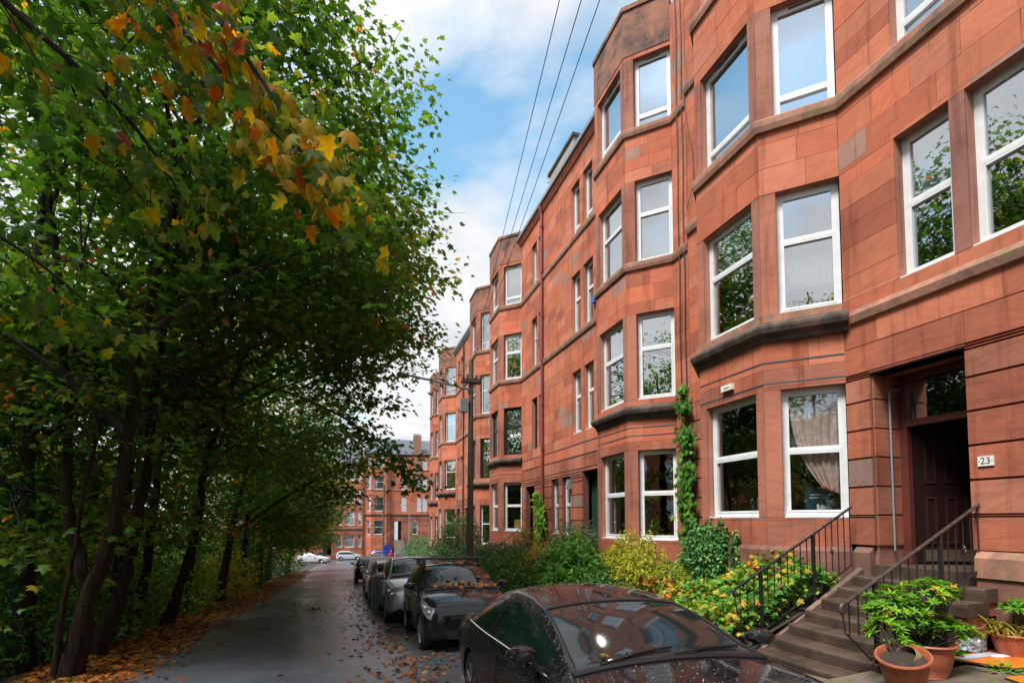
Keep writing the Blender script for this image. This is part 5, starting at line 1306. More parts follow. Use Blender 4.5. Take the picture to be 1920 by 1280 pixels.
        for (xa, xb, dz) in ((-.55, .02, 0), (.02, .58, 0)):
            def scr(x, y):
                i = float(np.interp(y, ys, range(len(ys)))); zr_ = np.interp(y, ys, cols[6]); zt_ = np.interp(y, ys, cols[8]); w_ = np.interp(y, ys, cols[7]); return Vector((x, y, float(zr_ + (zt_ - zr_) * (1 - min(1, abs(x) / w_) ** 2.2)) + .018))
            q = MB(); q.tube([scr(xa, ws[0] + .005), scr((xa + xb) / 2, ws[0] + .05), scr(xb, ws[0] + .085)], .009, 5); q.tube([scr(xb - .35, ws[0] + .05), scr(xb + .02, ws[0] + .09)], .013, 5)
            q.build('wiper', 'trim_black', t, local=True)
        seam([at(ws[1], 16 + (NR - 1) * k / 10, 1) + Vector((0, 0, .001)) for k in range(11)], .006, nm='roof_seam'); seam([at(ws[1], 16 + (NR - 1) * k / 10, -1) + Vector((0, 0, .001)) for k in range(11)], .006, nm='roof_seam')
        for s_ in (1, -1): seam([at(y, 16.0, s_, .0) + Vector((0, 0, .001)) for y in np.linspace(ws[0], ws[1], 12)], .007, nm='screen_seal')
    if bars:
        zt_ = max(k[9] for k in K)
        for yb in (.0, .78):
            q = MB(); q.tube([(-.60, yb, zt_ + .035), (-.3, yb, zt_ + .085), (.3, yb, zt_ + .085), (.60, yb, zt_ + .035)] if False else [(-.70, yb, zt_ + .07), (.70, yb, zt_ + .07)], .020, 8); rb = q.build('roof_bar', 'trim_black', t, local=True)
            for s_ in (1, -1):
                q = MB(); q.box(s_ * .58 - .04, s_ * .58 + .04, yb - .05, yb + .05, zt_ - .06, zt_ + .065); q.build('bar_foot', 'trim_black', rb, local=True)
    if 'wet' in label:
        vs, fs = [], []
        for _ in range(2600):
            u = rnd.random()
            y = rnd.uniform(yf + .1, ws[0] - .05) if u < .35 else rnd.uniform(ws[1], yr - .1) if u < .6 else rnd.uniform(yf + .2, yr - .1)
            jj = rnd.uniform(15, nh - 1.01) if u < .6 else rnd.choice((rnd.uniform(6.2, 7.9), rnd.uniform(13.2, 15.6)))
            s_ = rnd.choice((1, -1)); p = at(y, jj, s_); r_ = rnd.choice((.0018, .0022, .0026, .0036)); nn = (p - Vector((0, p.y, .55 if jj < 13 else .2))).normalized(); a_ = nn.orthogonal().normalized(); b_ = nn.cross(a_); k0 = len(vs)
            for q_ in range(5): an = q_ * 1.2566; vs.append(p + (a_ * math.cos(an) + b_ * math.sin(an)) * r_ - nn * .0005)
            vs.append(p + nn * r_ * .75); fs += [(k0 + q_, k0 + (q_ + 1) % 5, k0 + 5) for q_ in range(5)]
        q = MB(); q.add(vs, fs); rb_ = q.build('rain_beads', 'rain_bead', t, True, local=True); rb_['kind'] = 'stuff'
    return t, at, scr if detail else None

BM = stretch(COUPE, 4.70, 1.80, 1.40)
coupe, at_c, scr_c = car('parked_car', 'black wet coupe in the foreground, rain beads on its bonnet and roof', BM, 'paint_black_wet', (2.16, 4.24, gz(4.24)), ws=(-1.07, -.20), rw=(1.40, 1.87), side=(-1.04, 1.60), wheels=(-1.50, 1.33), wr=.335, rim='rim_silver', pillar=[(.60, .72)])
UP = stretch(HATCH, 3.56, 1.66, 1.50)
hatch, at_h, scr_h = car('parked_car', 'small black hatchback with roof bars and autumn leaves on its windscreen', UP, 'paint_black', (2.08, 10.82, gz(10.82)), ws=(-.93, -.13), rw=(1.34, 1.70), side=(-.88, 1.45), wheels=(-1.17, 1.25), wr=.30, bars=True, pillar=[(.42, .54)])
MPV = stretch(HATCH, 4.2, 1.76, 1.58)
car('parked_car', 'silver people carrier parked nose first behind the small black hatchback', MPV, 'paint_silver', (1.80, 15.0, gz(15.0)), ws=(-1.12, -.16), rw=(1.60, 2.02), side=(-1.06, 1.75), wheels=(-1.33, 1.3), wr=.315, pillar=[(.25, .36), (1.15, 1.22)])
EST = stretch(HATCH, 4.0, 1.74, 1.46)
car('parked_car', 'bronze hatchback with red tail lights, tail towards the camera behind the silver people carrier', EST, 'paint_bronze', (1.56, 19.35, gz(19.35)), away=True, ws=(-1.05, -.15), rw=(1.5, 1.92), side=(-1.0, 1.65), wheels=(-1.3, 1.3), wr=.31, pillar=[(.3, .42)])
car('parked_car', 'pale blue hatchback facing uphill, fifth in the row of parked cars', stretch(HATCH, 4.0, 1.74, 1.5), 'paint_paleblue', (1.58, 23.5, gz(23.5)), ws=(-1.05, -.15), rw=(1.5, 1.92), side=(-1.0, 1.65), wheels=(-1.3, 1.3), wr=.31, pillar=[(.3, .42)])
car('parked_car', 'black hatchback with a red tail light, last of the close row before the open gap', stretch(HATCH, 4.1, 1.76, 1.46), 'paint_black', (1.32, 31.6, gz(31.6)), away=True, ws=(-1.05, -.15), rw=(1.5, 1.95), side=(-1.0, 1.65), wheels=(-1.3, 1.3), wr=.31, pillar=[(.3, .42)])
car('parked_car', 'grey estate car far down the row, left of the blue sign post', stretch(HATCH, 4.2, 1.76, 1.5), 'paint_grey', (2.35, 47.0, gz(47.0)), ws=(-1.1, -.15), rw=(1.5, 1.95), side=(-1.0, 1.65), wheels=(-1.3, 1.3), wr=.31, detail=False)
car('parked_car', 'pale silver car far down the row, right of the blue sign post', stretch(HATCH, 4.2, 1.78, 1.5), 'paint_silver', (5.1, 53.0, gz(53.0)), ws=(-1.1, -.15), rw=(1.5, 1.95), side=(-1.0, 1.65), wheels=(-1.3, 1.3), wr=.31, detail=False)
car('parked_car', 'bright blue hatchback at the foot of the street below the white door', stretch(HATCH, 4.1, 1.76, 1.5), 'paint_blue', (5.6, 84.0, gz(84.0)), ws=(-1.1, -.15), rw=(1.5, 1.95), side=(-1.0, 1.65), wheels=(-1.3, 1.3), wr=.31, detail=False, yaw=R(80), flat=True, group='cars at the foot of the street')
car('parked_car', 'silver white hatchback side on at the foot of the street', stretch(HATCH, 3.9, 1.74, 1.52), 'paint_white', (.45, 89.2, gz(89.2)), ws=(-1.05, -.15), rw=(1.5, 1.9), side=(-1.0, 1.7), wheels=(-1.25, 1.25), wr=.31, detail=False, yaw=R(90), flat=True, group='cars at the foot of the street')
car('parked_car', 'white car half hidden by the hedge end at the foot of the street', stretch(COUPE, 4.3, 1.76, 1.44), 'paint_white', (-4.2, 76.0, gz(76.0)), ws=(-.8, .02), rw=(1.3, 1.72), side=(-.78, 1.45), wheels=(-1.38, 1.27), wr=.32, detail=False, yaw=R(72), flat=True, group='cars at the foot of the street')
car('parked_car', 'red car glimpsed low through the tree trunks', stretch(HATCH, 4.1, 1.76, 1.5), 'paint_red', (-16.0, 21.0, ground_z(-16, 21) + .1), ws=(-1.1, -.15), rw=(1.5, 1.95), side=(-1.0, 1.65), wheels=(-1.3, 1.3), wr=.31, detail=False, flat=True, group='cars beyond the trees')
car('parked_car', 'white car glimpsed through the trees, farther off than the red one', stretch(HATCH, 4.1, 1.76, 1.5), 'paint_white', (-16.2, 34.0, ground_z(-16, 34) + .1), ws=(-1.1, -.15), rw=(1.5, 1.95), side=(-1.0, 1.65), wheels=(-1.3, 1.3), wr=.31, detail=False, flat=True, group='cars beyond the trees')
# grey ribbed bin on the road edge between the cars
bn = T('grey_bin', 'narrow grey ribbed bin standing at the road side of the parked cars', 'bin', (.83, 16.75, gz(16.75)))
q = MB(); q.add([(.72, 16.6, gz(16.6)), (1.0, 16.6, gz(16.6)), (1.0, 16.95, gz(16.6)), (.72, 16.95, gz(16.6)), (.76, 16.62, gz(16.6) + .98), (1.0, 16.62, gz(16.6) + 1.0), (1.0, 16.92, gz(16.6) + 1.0), (.76, 16.92, gz(16.6) + .98)], [(0, 3, 2, 1), (4, 5, 6, 7), (0, 1, 5, 4), (1, 2, 6, 5), (2, 3, 7, 6), (3, 0, 4, 7)]); q.build('body', 'bin_grey', bn)
for k in range(9):
    z = gz(16.6) + .08 + k * .1; q = MB(); q.box(.73 + .004 * k, .99, 16.585 + .002 * k, 16.61, z, z + .03); q.build('rib', 'bin_grey', bn)
# ------------------------------------------------------------------ trees
def bez(p0, p1, p2, n): return [p0 * (1 - t) ** 2 + p1 * 2 * t * (1 - t) + p2 * t * t for t in np.linspace(0, 1, n)]
V3 = lambda *a: np.array(a, float)
def tree(name, label, trunks, ells, nclus, nleaf, lsize, shape='mid', tintm=.50, tintv=.22, mat='maple_leaves', ivy=0, seed=0, limbs=9, spread=.62, group='maple trees along the verge', gold=.08, r0=.15, kind_cat='tree'):
    """trunks: list of polylines [(x,y,z)..] with radii from r0; ells: crown volumes (c, r, weight); leaves sit on sprays around twig ends"""
    g = np.random.default_rng(100 + seed); base = trunks[0][0]
    t = T(name, label, kind_cat, tuple(base), 0, group)
    q = MB(); tops = []
    for k, tr in enumerate(trunks):
        n = len(tr); rr = [(r0 * .66 if k == 0 else r0 * .5) * (1.7 if i == 0 and k == 0 else 1) * (1 - .75 * i / (n - 1)) + .012 for i in range(n)]
        # resample smoothly
        P = [np.array(p, float) for p in tr]; ps, rs = [], []
        for i in range(n - 1):
            m0 = (P[i + 1] - P[max(i - 1, 0)]) / 2; m1 = (P[min(i + 2, n - 1)] - P[i]) / 2
            for u in np.linspace(0, 1, 5)[: 5 if i == n - 2 else 4]:
                a = (2 * u**3 - 3 * u**2 + 1) * P[i] + (u**3 - 2 * u**2 + u) * m0 + (-2 * u**3 + 3 * u**2) * P[i + 1] + (u**3 - u**2) * m1
                ps.append(a + g.normal(0, .012, 3)); rs.append(rr[i] * (1 - u) + rr[i + 1] * u)
        if k == 0: ps[0] = ps[0] - V3(0, 0, .25); rs[0] *= 1.15
        q.tube(ps, rs, 9); tops.append((ps, rs))
    q.build('trunk', 'ivy_bark' if ivy else 'bark', t, smooth=True)
    # cluster centres inside the crown volumes
    w = np.array([e[2] for e in ells], float); w /= w.sum(); cs = []
    while len(cs) < nclus:
        e = ells[g.choice(len(ells), p=w)]; d = g.normal(0, 1, 3); d /= np.linalg.norm(d); rad = g.uniform(.18, 1) ** .42
        c = np.array(e[0]) + d * rad * np.array(e[1])
        cs.append(c)
    cs = np.array(cs)
    # limbs: clusters gathered round a few directions
    cen = cs[g.choice(len(cs), limbs, replace=False)]
    for _ in range(6):
        idx = np.argmin(((cs[:, None] - cen[None]) ** 2).sum(2), 1); cen = np.array([cs[idx == k].mean(0) if (idx == k).any() else cen[k] for k in range(limbs)])
    allp = [(p, r_) for ps, rs in tops for p, r_ in zip(ps, rs)]
    for k in range(limbs):
        mem = cs[idx == k]
        if not len(mem): continue
        c = cen[k]
        hd = np.array([abs(p[2] - (c[2] - .55 * np.hypot(p[0] - c[0], p[1] - c[1]) - .4)) + .1 * np.linalg.norm(p - c) + (3 if p[2] < base[2] + 1.8 else 0) for p, _ in allp]); j = int(np.argmin(hd)); p0, rb = allp[j]
        mid = p0 * .5 + c * .5 + V3(0, 0, .5); ln = bez(p0, mid, c, 9)
        q = MB(); rb = min(rb * .7, .09); q.tube(ln, [rb * (1 - .8 * i / 8) + .006 for i in range(9)], 6)
        for m in mem:
            i = int(np.argmin([np.linalg.norm(l - m) + (9 - i_) * .12 for i_, l in enumerate(ln)])); i = max(2, i)
            a = ln[i]; b_ = m; md = (a + b_) / 2 + g.normal(0, .12, 3) + V3(0, 0, .15)
            q.tube(bez(a, md, b_, 5), [.016, .013, .010, .007, .004], 4, cap=False)
            for _ in range(3):
                e_ = m + g.normal(0, 1, 3) * V3(.45, .45, .18); q.tube([m - (m - a) * .12, (m + e_) / 2 + V3(0, 0, .04), e_], [.006, .005, .003], 3, cap=False)
        q.build('limb', 'twig', t)
    # leaves
    per = nleaf // nclus; n = per * nclus
    ci = np.repeat(np.arange(nclus), per)
    off = np.clip(g.normal(0, 1, (n, 3)), -1.7, 1.7) * np.array([spread, spread, spread * .26])
    P = cs[ci] + off; P[:, 2] -= .10 * (off[:, 0] ** 2 + off[:, 1] ** 2)
    # keep clear of the fronts of the houses
    P[:, 0] = np.where(P[:, 0] > 5.2, 5.2 - g.uniform(0, .8, n), P[:, 0])
    ct = g.normal(tintm, tintv * .7, nclus); gl = g.random(nclus) < gold; ct[gl] = g.uniform(.72, .95, gl.sum())
    tint = np.clip(ct[ci] + g.normal(0, tintv * .5, n), 0, .995)
    D = off * V3(1, 1, .2) + g.normal(0, .35, (n, 3)); D[:, 2] -= .30
    N = np.stack([g.normal(0, .42, n), g.normal(0, .42, n), np.ones(n)], 1)
    leaf_object('crown', P, g.uniform(.5, 1.15, n) * lsize, tint, shape, mat, t, D=D, N=N)
    if ivy:
        ps, rs = tops[0]; m = ivy
        i = g.integers(0, len(ps) - 1, m); u = g.random(m)[:, None]; pp = np.array(ps); c = pp[i] * (1 - u) + pp[i + 1] * u
        a = g.uniform(0, 6.28, m); rad = (np.array(rs)[i] + g.uniform(.02, .14, m)); nn = np.stack([np.cos(a), np.sin(a), np.zeros(m)], 1)
        leaf_object('ivy', c + nn * rad[:, None], g.uniform(.06, .11, m), g.uniform(0, .6, m), 'oval', 'ivy_leaves', t, D=np.stack([np.cos(a) * .4, np.sin(a) * .4, -np.ones(m)], 1), N=nn + V3(0, 0, .3))
    return t

tree('maple_tree', 'maple forking low into two stems, nearest trunk at the road edge', [[(-3.82, 9.37, -.57), (-3.57, 9.3, .5), (-3.31, 9.22, 1.39), (-3.15, 9.17, 2.5), (-2.98, 9.12, 4.4), (-2.6, 9.3, 7.0), (-2.4, 9.5, 10.0)], [(-3.57, 9.3, .5), (-3.75, 9.4, 1.2), (-3.92, 9.4, 2.0), (-4.0, 9.5, 3.2), (-4.2, 9.5, 5.5), (-4.6, 9.3, 8.5)]],
     [((-2.6, 9.6, 8.6), (3.2, 2.8, 3.6), 1.0), ((-1.2, 10.2, 6.2), (2.0, 2.0, 1.4), .35), ((-4.2, 9.8, 4.9), (2.2, 2.2, 1.8), .35)], 120, 9800, .165, 'maple', seed=1, r0=.17, spread=.55)
tree('maple_tree', 'leaning maple trunk just behind the forked one, ivy on its shady side', [(-4.07, 10.87, -.65), (-3.64, 10.74, .65), (-3.46, 10.69, 1.65), (-3.28, 10.63, 2.85), (-3.2, 10.62, 4.26), (-3.0, 10.9, 7.2), (-3.1, 11.2, 10.6)] and [[(-4.07, 10.87, -.65), (-3.64, 10.74, .65), (-3.46, 10.69, 1.65), (-3.28, 10.63, 2.85), (-3.2, 10.62, 4.26), (-3.0, 10.9, 7.2), (-3.1, 11.2, 10.6)]],
     [((-2.6, 11.8, 10.4), (3.9, 3.0, 3.1), 1.0), ((.1, 12.6, 7.6), (1.7, 2.2, 2.2), .42)], 120, 10500, .165, 'mid', seed=2, r0=.15, spread=.58)
tree('maple_tree', 'straight slim maple trunk, third along the verge', [[(-4.63, 14.24, -.83), (-4.39, 14.17, .31), (-4.26, 14.13, 1.58), (-4.14, 14.09, 3.24), (-4.0, 14.2, 6.4), (-3.9, 14.4, 10.4)]],
     [((-2.2, 14.6, 8.9), (4.0, 2.8, 4.0), 1.0), ((.4, 14.8, 6.4), (1.6, 2.0, 1.6), .35), ((-3.4, 13.2, 4.3), (1.8, 2.2, 1.0), .15)], 125, 10500, .165, 'mid', seed=3, r0=.15, spread=.6)
tree('maple_tree', 'maple trunk that bends over the road edge, pale elbow high up', [[(-4.14, 14.92, -.87), (-3.81, 14.82, .22), (-3.48, 14.72, 1.64), (-3.37, 14.68, 2.94), (-3.11, 14.6, 3.8), (-2.6, 14.6, 5.6), (-1.6, 15.2, 8.8), (-1.2, 15.6, 11.4)]],
     [((-.9, 16.2, 10.9), (3.4, 2.8, 3.2), 1.0), ((.6, 16.4, 8.0), (1.9, 2.2, 2.0), .5), ((-2.6, 16.6, 4.2), (2.0, 2.2, 1.0), .2)], 120, 10500, .165, 'mid', seed=4, r0=.15, spread=.58)
tree('maple_tree', 'ivy clad maple trunk, fifth along the verge with yellow leaves below', [[(-4.28, 21.27, -1.22), (-3.95, 21.16, 1.13), (-3.66, 21.07, 2.65), (-3.37, 20.98, 3.99), (-3.0, 20.88, 6.2), (-2.6, 21, 10.4)]],
     [((-1.5, 20.8, 8.9), (4.0, 3.0, 4.4), 1.0), ((-1.0, 20.5, 4.2), (2.6, 2.4, 1.8), .7)], 125, 10500, .195, 'mid', seed=5, ivy=900, r0=.17, gold=.12, spread=.62)
for k, (x, y, h, rx, lab) in enumerate(((-4.6, 27.0, 11.5, 3.9, 'bushy maple farther down the verge, low leaves over the road'), (-4.8, 33.5, 12, 4.0, 'maple farther down the verge, yellowing in its lower crown'), (-5.2, 40.5, 11, 3.8, 'maple down the verge, just before the end of the trees'), (-4.7, 49.0, 9.5, 3.6, 'last maple on the verge, hanging over the foot of the street'))):
    tree('maple_tree', lab, [[(x, y, gz(y)), (x + .2, y, gz(y) + 2.5), (x + .4, y + .1, gz(y) + 5.5), (x + .7, y + .1, gz(y) + h)]],
         [((x + 1.1, y, gz(y) + h * .72), (rx, 3.4, h * .38), 1.0), ((x + 1.2, y - .4, gz(y) + h * .42), (rx * .80, 2.8, 2.2), 1.0), ((x + 1.7, y - .6, gz(y) + h * .30), (rx * .5, 2.2, 1.5), .4)], 120, 11000, .22, 'simple', seed=10 + k, gold=.07, tintm=.52, spread=.75, limbs=7, r0=.2)
# second row on the bank, dense, behind the first; brighter leaf tint paints in backlight
for k, (x, y, h, lab, sp) in enumerate(((-5.5, 11.7, 11.5, 'thick ivy covered trunk at the left, dark leaves hanging round it', 'maple_tree'), (-8.2, 14.0, 12, 'maple on the bank behind the leaning trunks, crown against the sky', 'maple_tree'), (-7.5, 19.5, 12, 'maple on the bank behind the fourth trunk', 'maple_tree'), (-7.0, 29.6, 12, 'ivy clad upright trunk on the bank, far behind the bent maple', 'maple_tree'), (-10.2, 24.0, 12, 'tall maple deep on the bank', 'maple_tree'), (-8.8, 38, 11, 'maple deep on the bank near the foot of the street', 'maple_tree'), (-12.0, 16.5, 11, 'maple at the far side of the bank, light showing below its crown', 'maple_tree'))):
    z0 = ground_z(x, y)
    tree('maple_tree', lab, [[(x, y, z0), (x + .05, y, z0 + 2.5), (x - .1, y + .1, z0 + 6), (x + .2, y, z0 + h)]],
         [((x + .6, y, z0 + h * .70), (3.7, 3.4, h * .36), 1.0), ((x + .3, y, z0 + h * .34), (3.2, 3.0, 2.0), .5)], 115, 10800, .19, 'simple' if k else 'mid', seed=30 + k, ivy=1500 if k in (0, 3) else 0, gold=.05, tintm=.56, spread=.72, limbs=7, r0=.22, group='maple trees on the bank behind')
# thin saplings
for k, (pts, lab) in enumerate((([(-3.93, 9.25, -.6), (-3.86, 9.23, .37), (-3.77, 9.2, .9), (-3.66, 9.18, 1.9), (-3.5, 9.3, 3.2)], 'thin sapling stem beside the forked maple'), ([(-6.0, 17.5, -1.2), (-5.9, 17.5, .8), (-6.1, 17.5, 3.2), (-6.0, 17.6, 5)], 'thin upright sapling between the maples'))):
    tree('sapling', lab, [pts], [((pts[-1][0], pts[-1][1], pts[-1][2] + .1), (.9, .9, .7), 1)], 14, 420, .13, 'mid', seed=50 + k, limbs=3, r0=.05, spread=.35, group='saplings under the maples')
for k, (x, y, h, lean, lab) in enumerate(((-4.5, 12.7, 7, .5, 'slender bare stemmed maple between the second and third trunks'), (-5.3, 16.0, 8, .2, 'slender bare stemmed maple just behind the bent trunk'), (-4.6, 18.2, 8, .7, 'slender bare stemmed maple between the bent trunk and the ivy clad one'), (-5.6, 22.8, 8, .1, 'slender upright maple behind the ivy clad trunk'), (-6.4, 12.2, 7, .0, 'slender upright maple beside the ivy covered trunk at the left'))):
    z0 = ground_z(x, y) + .05
    tree('maple_tree', lab, [[(x, y, z0), (x + lean * .3, y, z0 + 2), (x + lean * .6, y + .05, z0 + 4.5), (x + lean, y, z0 + h)]], [((x + lean + .2, y, z0 + h * .85), (1.6, 1.6, 1.5), 1)], 30, 2200, .16, 'mid', seed=70 + k, limbs=4, r0=.12, spread=.5, group='slender maples between the trunks')
# trees behind the camera on the same verge: what the windows mirror
for k, (x, y, h, lab) in enumerate(((-6.2, -1.5, 12, 'maple on the verge behind the viewpoint'), (-7.0, -8.5, 13, 'second maple on the verge behind the viewpoint'))):
    tree('maple_tree', lab, [[(x, y, gz(y)), (x, y, gz(y) + 3), (x - .1, y, gz(y) + 6.5), (x, y, gz(y) + h)]], [((x, y, gz(y) + h * .66), (3.6, 3.8, h * .34), 1), ((x, y, gz(y) + h * .30), (3.2, 3.6, 2.4), .8)], 110, 13000, .21, 'simple', seed=60 + k, limbs=6, r0=.2, spread=.7, tintm=.5, group='maple trees on the verge behind the viewpoint')

# ---- the near maple: its branches hang into the top of the view
nm = T('maple_tree', 'near maple reaching in from the top left, orange and gold leaves on hanging twigs', 'tree', (-5.2, 3.2, -.2), 0, 'maple trees along the verge')
q = MB(); q.tube([(-5.2, 3.2, -.4), (-5.1, 3.2, 1.5), (-4.9, 3.3, 3.6), (-4.7, 3.5, 6.0), (-4.9, 3.6, 9.0)], [.24, .19, .17, .12, .05], 10); q.build('trunk', 'bark', nm, smooth=True)
NB = []
def branch(pts, r0_, sub=7, sl=.55, seed=0):
    g = np.random.default_rng(300 + seed); P = [np.array(p, float) for p in pts]; q = MB(); ps = []
    n = len(P)
    for i in range(n - 1):
        m0 = (P[i + 1] - P[max(i - 1, 0)]) / 2; m1 = (P[min(i + 2, n - 1)] - P[i]) / 2
        for u in np.linspace(0, 1, 7)[: 7 if i == n - 2 else 6]:
            ps.append((2 * u**3 - 3 * u**2 + 1) * P[i] + (u**3 - 2 * u**2 + u) * m0 + (-2 * u**3 + 3 * u**2) * P[i + 1] + (u**3 - u**2) * m1)
    q.tube(ps, [r0_ * (1 - .85 * i / (len(ps) - 1)) + .0025 for i in range(len(ps))], 7)
    tips = []
    for s_ in range(sub):
        i = int(len(ps) * (.25 + .72 * (s_ + g.random() * .6) / sub)); i = min(i, len(ps) - 2)
        d = ps[i + 1] - ps[i]; d /= np.linalg.norm(d); side = np.cross(d, V3(0, 0, 1)); side /= np.linalg.norm(side)
        e = ps[i] + d * sl * g.uniform(.4, .9) + side * sl * g.uniform(-.8, .8) + V3(0, 0, -sl * g.uniform(-.1, .55))
        md = (ps[i] + e) / 2 + V3(0, 0, .05); tw = bez(ps[i], md, e, 6); q.tube(tw, [.006, .005, .0045, .004, .003, .002], 5); tips += [(tw[k], tw[k] - tw[k - 1]) for k in (3, 4, 5)]
    tips += [(ps[k], ps[k] - ps[k - 1]) for k in range(len(ps) // 2, len(ps), 2)]
    q.build('branch', 'twig', nm); NB.append(tips)
branch([(-4.85, 3.4, 4.6), (-2.9, 3.9, 5.35), (-2.05, 4.25, 5.0), (-1.55, 4.5, 4.62), (-1.25, 4.75, 4.2)], .034, 9, .55, 1)
branch([(-4.75, 3.45, 5.4), (-2.2, 4.1, 5.85), (-1.45, 4.15, 5.4), (-.95, 4.1, 4.95), (-.55, 4.05, 4.5), (-.20, 4.0, 4.22)], .028, 12, .42, 2)
branch([(-4.75, 3.45, 5.6), (-2.0, 3.7, 5.8), (-1.2, 3.75, 5.35), (-.75, 3.75, 4.85), (-.42, 3.7, 4.35), (-.28, 3.65, 4.0)], .026, 12, .40, 3)
branch([(-4.75, 3.45, 6.0), (-2.4, 4.6, 6.35), (-1.3, 5.2, 6.1), (-.55, 5.5, 5.7), (-.05, 5.6, 5.2)], .028, 10, .5, 4)
branch([(-4.9, 3.3, 3.7), (-3.3, 4.4, 4.0), (-2.6, 5.1, 3.9), (-2.1, 5.7, 3.5)], .026, 7, .5, 5)
def near_leaves():
    g = np.random.default_rng(77); items = []
    for bi, tips in enumerate(NB):
        for (p, d) in tips:
            m = {0: 5, 1: 5, 2: 5, 3: 6, 4: 5}[bi]
            for _ in range(m):
                warm = g.random() < {0: .28, 1: .55, 2: .72, 3: .30, 4: .15}[bi]
                q_ = p + g.normal(0, 1, 3) * V3(.13, .13, .09) + V3(0, 0, -.06); D_ = V3(g.normal(0, .6), g.normal(0, .6), -.75) + d / (np.linalg.norm(d) + 1e-6) * .5
                N_ = V3(g.normal(0, .8), g.normal(-.5, .6), .7)
                items.append((q_, D_, N_, g.uniform(.075, .155), (g.uniform(.42, .62) if g.random() < .74 else g.uniform(.66, .93)) if warm else g.uniform(.02, .42)))
    eye = V3(0, 0, 1.7)
    items.sort(key=lambda a: a[3] / np.linalg.norm(a[0] - eye), reverse=True)
    var = {}
    for k, (p, D_, N_, s_, ti) in enumerate(items[:290]):
        key = int(ti * 14)
        if key not in var:
            v, f, tt = leaf_arrays(np.zeros((1, 3)), V3(0, 1, 0)[None], V3(0, 0, 1)[None], np.ones(1), np.array([(key + .5) / 14]), 'maple')
            # colour runs a little from the veins to the lobes
            tt = np.clip(tt + np.array([(.10 * math.sin(9 * a[0] + 5 * a[1])) for a in v]), 0, .99); var[key] = mesh_np('leaf', v, f, tt, 'maple_autumn')
        o = bpy.data.objects.new('leaf', var[key]); COL.objects.link(o)
        d = Vector(D_).normalized(); nn = Vector(N_); x = d.cross(nn).normalized(); nn = x.cross(d)
        M = Matrix((x, d, nn)).transposed().to_4x4(); M.translation = Vector(p); M = M @ Matrix.Diagonal((s_, s_, s_, 1))
        o.location, r_, o.scale = M.decompose(); o.rotation_euler = r_.to_euler(); par(o, nm)
    it = items[290:]
    o = leaf_object('leaves', np.array([a[0] for a in it]), np.array([a[3] for a in it]), np.array([a[4] for a in it]), 'maple', 'maple_autumn', nm, D=np.array([a[1] for a in it]), N=np.array([a[2] for a in it])); o['kind'] = 'stuff'
near_leaves()
# the rest of its crown, green, higher and to the left
def crown_extra():
    g = np.random.default_rng(88); cs = np.array([V3(-4.6, 4.0, 7.4) + g.normal(0, 1, 3) * V3(1.5, 1.6, 1.2) for _ in range(60)]); n = 60 * 90; ci = np.repeat(np.arange(60), 90)
    off = g.normal(0, 1, (n, 3)) * V3(.45, .45, .22); D = off + g.normal(0, .4, (n, 3)); D[:, 2] -= .3
    leaf_object('crown', cs[ci] + off, g.uniform(.10, .18, n), np.clip(g.normal(.4, .15, n), 0, 1), 'mid', 'maple_leaves', nm, D=D, N=np.stack([g.normal(0, .5, n), g.normal(0, .5, n), np.ones(n)], 1))
    q = MB()
    for c in cs[::3]: q.tube(bez(V3(-4.8, 3.5, 6.2), V3(-4.7, 3.7, 7.2), c, 6), [.03, .02, .015, .01, .008, .005], 5)
    q.build('limb', 'twig', nm)
crown_extra()
# low branch hanging over the parked cars, and one across the end of the street
def low_branch(name, label, pts, n, leaf, sp, shape='mid', mat='maple_leaves', tint=(.15, .75)):
    t = T(name, label, 'branch', tuple(pts[0]), 0, 'low maple branches over the road'); g = nr; P = [np.array(p, float) for p in pts]; q = MB(); ps = []
    for i in range(len(P) - 1):
        for u in np.linspace(0, 1, 5)[: 5 if i == len(P) - 2 else 4]: ps.append(P[i] * (1 - u) + P[i + 1] * u + V3(0, 0, .06 * math.sin(u * math.pi)))
    q.tube(ps, [.03 * (1 - .9 * k / len(ps)) + .003 for k in range(len(ps))], 6); q.build('stem', 'twig', t)
    k = np.minimum((len(ps) * (.30 + .7 * g.random(n) ** .75)).astype(int), len(ps) - 1); off = g.normal(0, 1, (n, 3)) * V3(sp, sp, sp * .6)
    D = off * 1.2 + g.normal(0, .4, (n, 3)) * V3(1, 1, .4); D[:, 2] -= sp * 1.2
    leaf_object('leaves', np.array(ps)[k] + off, g.uniform(.65, 1.15, n) * leaf, g.uniform(*tint, n), shape, mat, t, D=D, N=np.stack([g.normal(0, .5, n), g.normal(0, .5, n), np.ones(n)], 1)); return t
low_branch('maple_branch', 'low maple branch drooping over the parked cars, its tip against the far red tenement', [(-3.0, 11.0, 4.4), (-1.2, 11.6, 4.3), (.2, 11.8, 3.7), (1.0, 11.8, 3.05), (1.5, 11.7, 2.45)], 260, .17, .24)
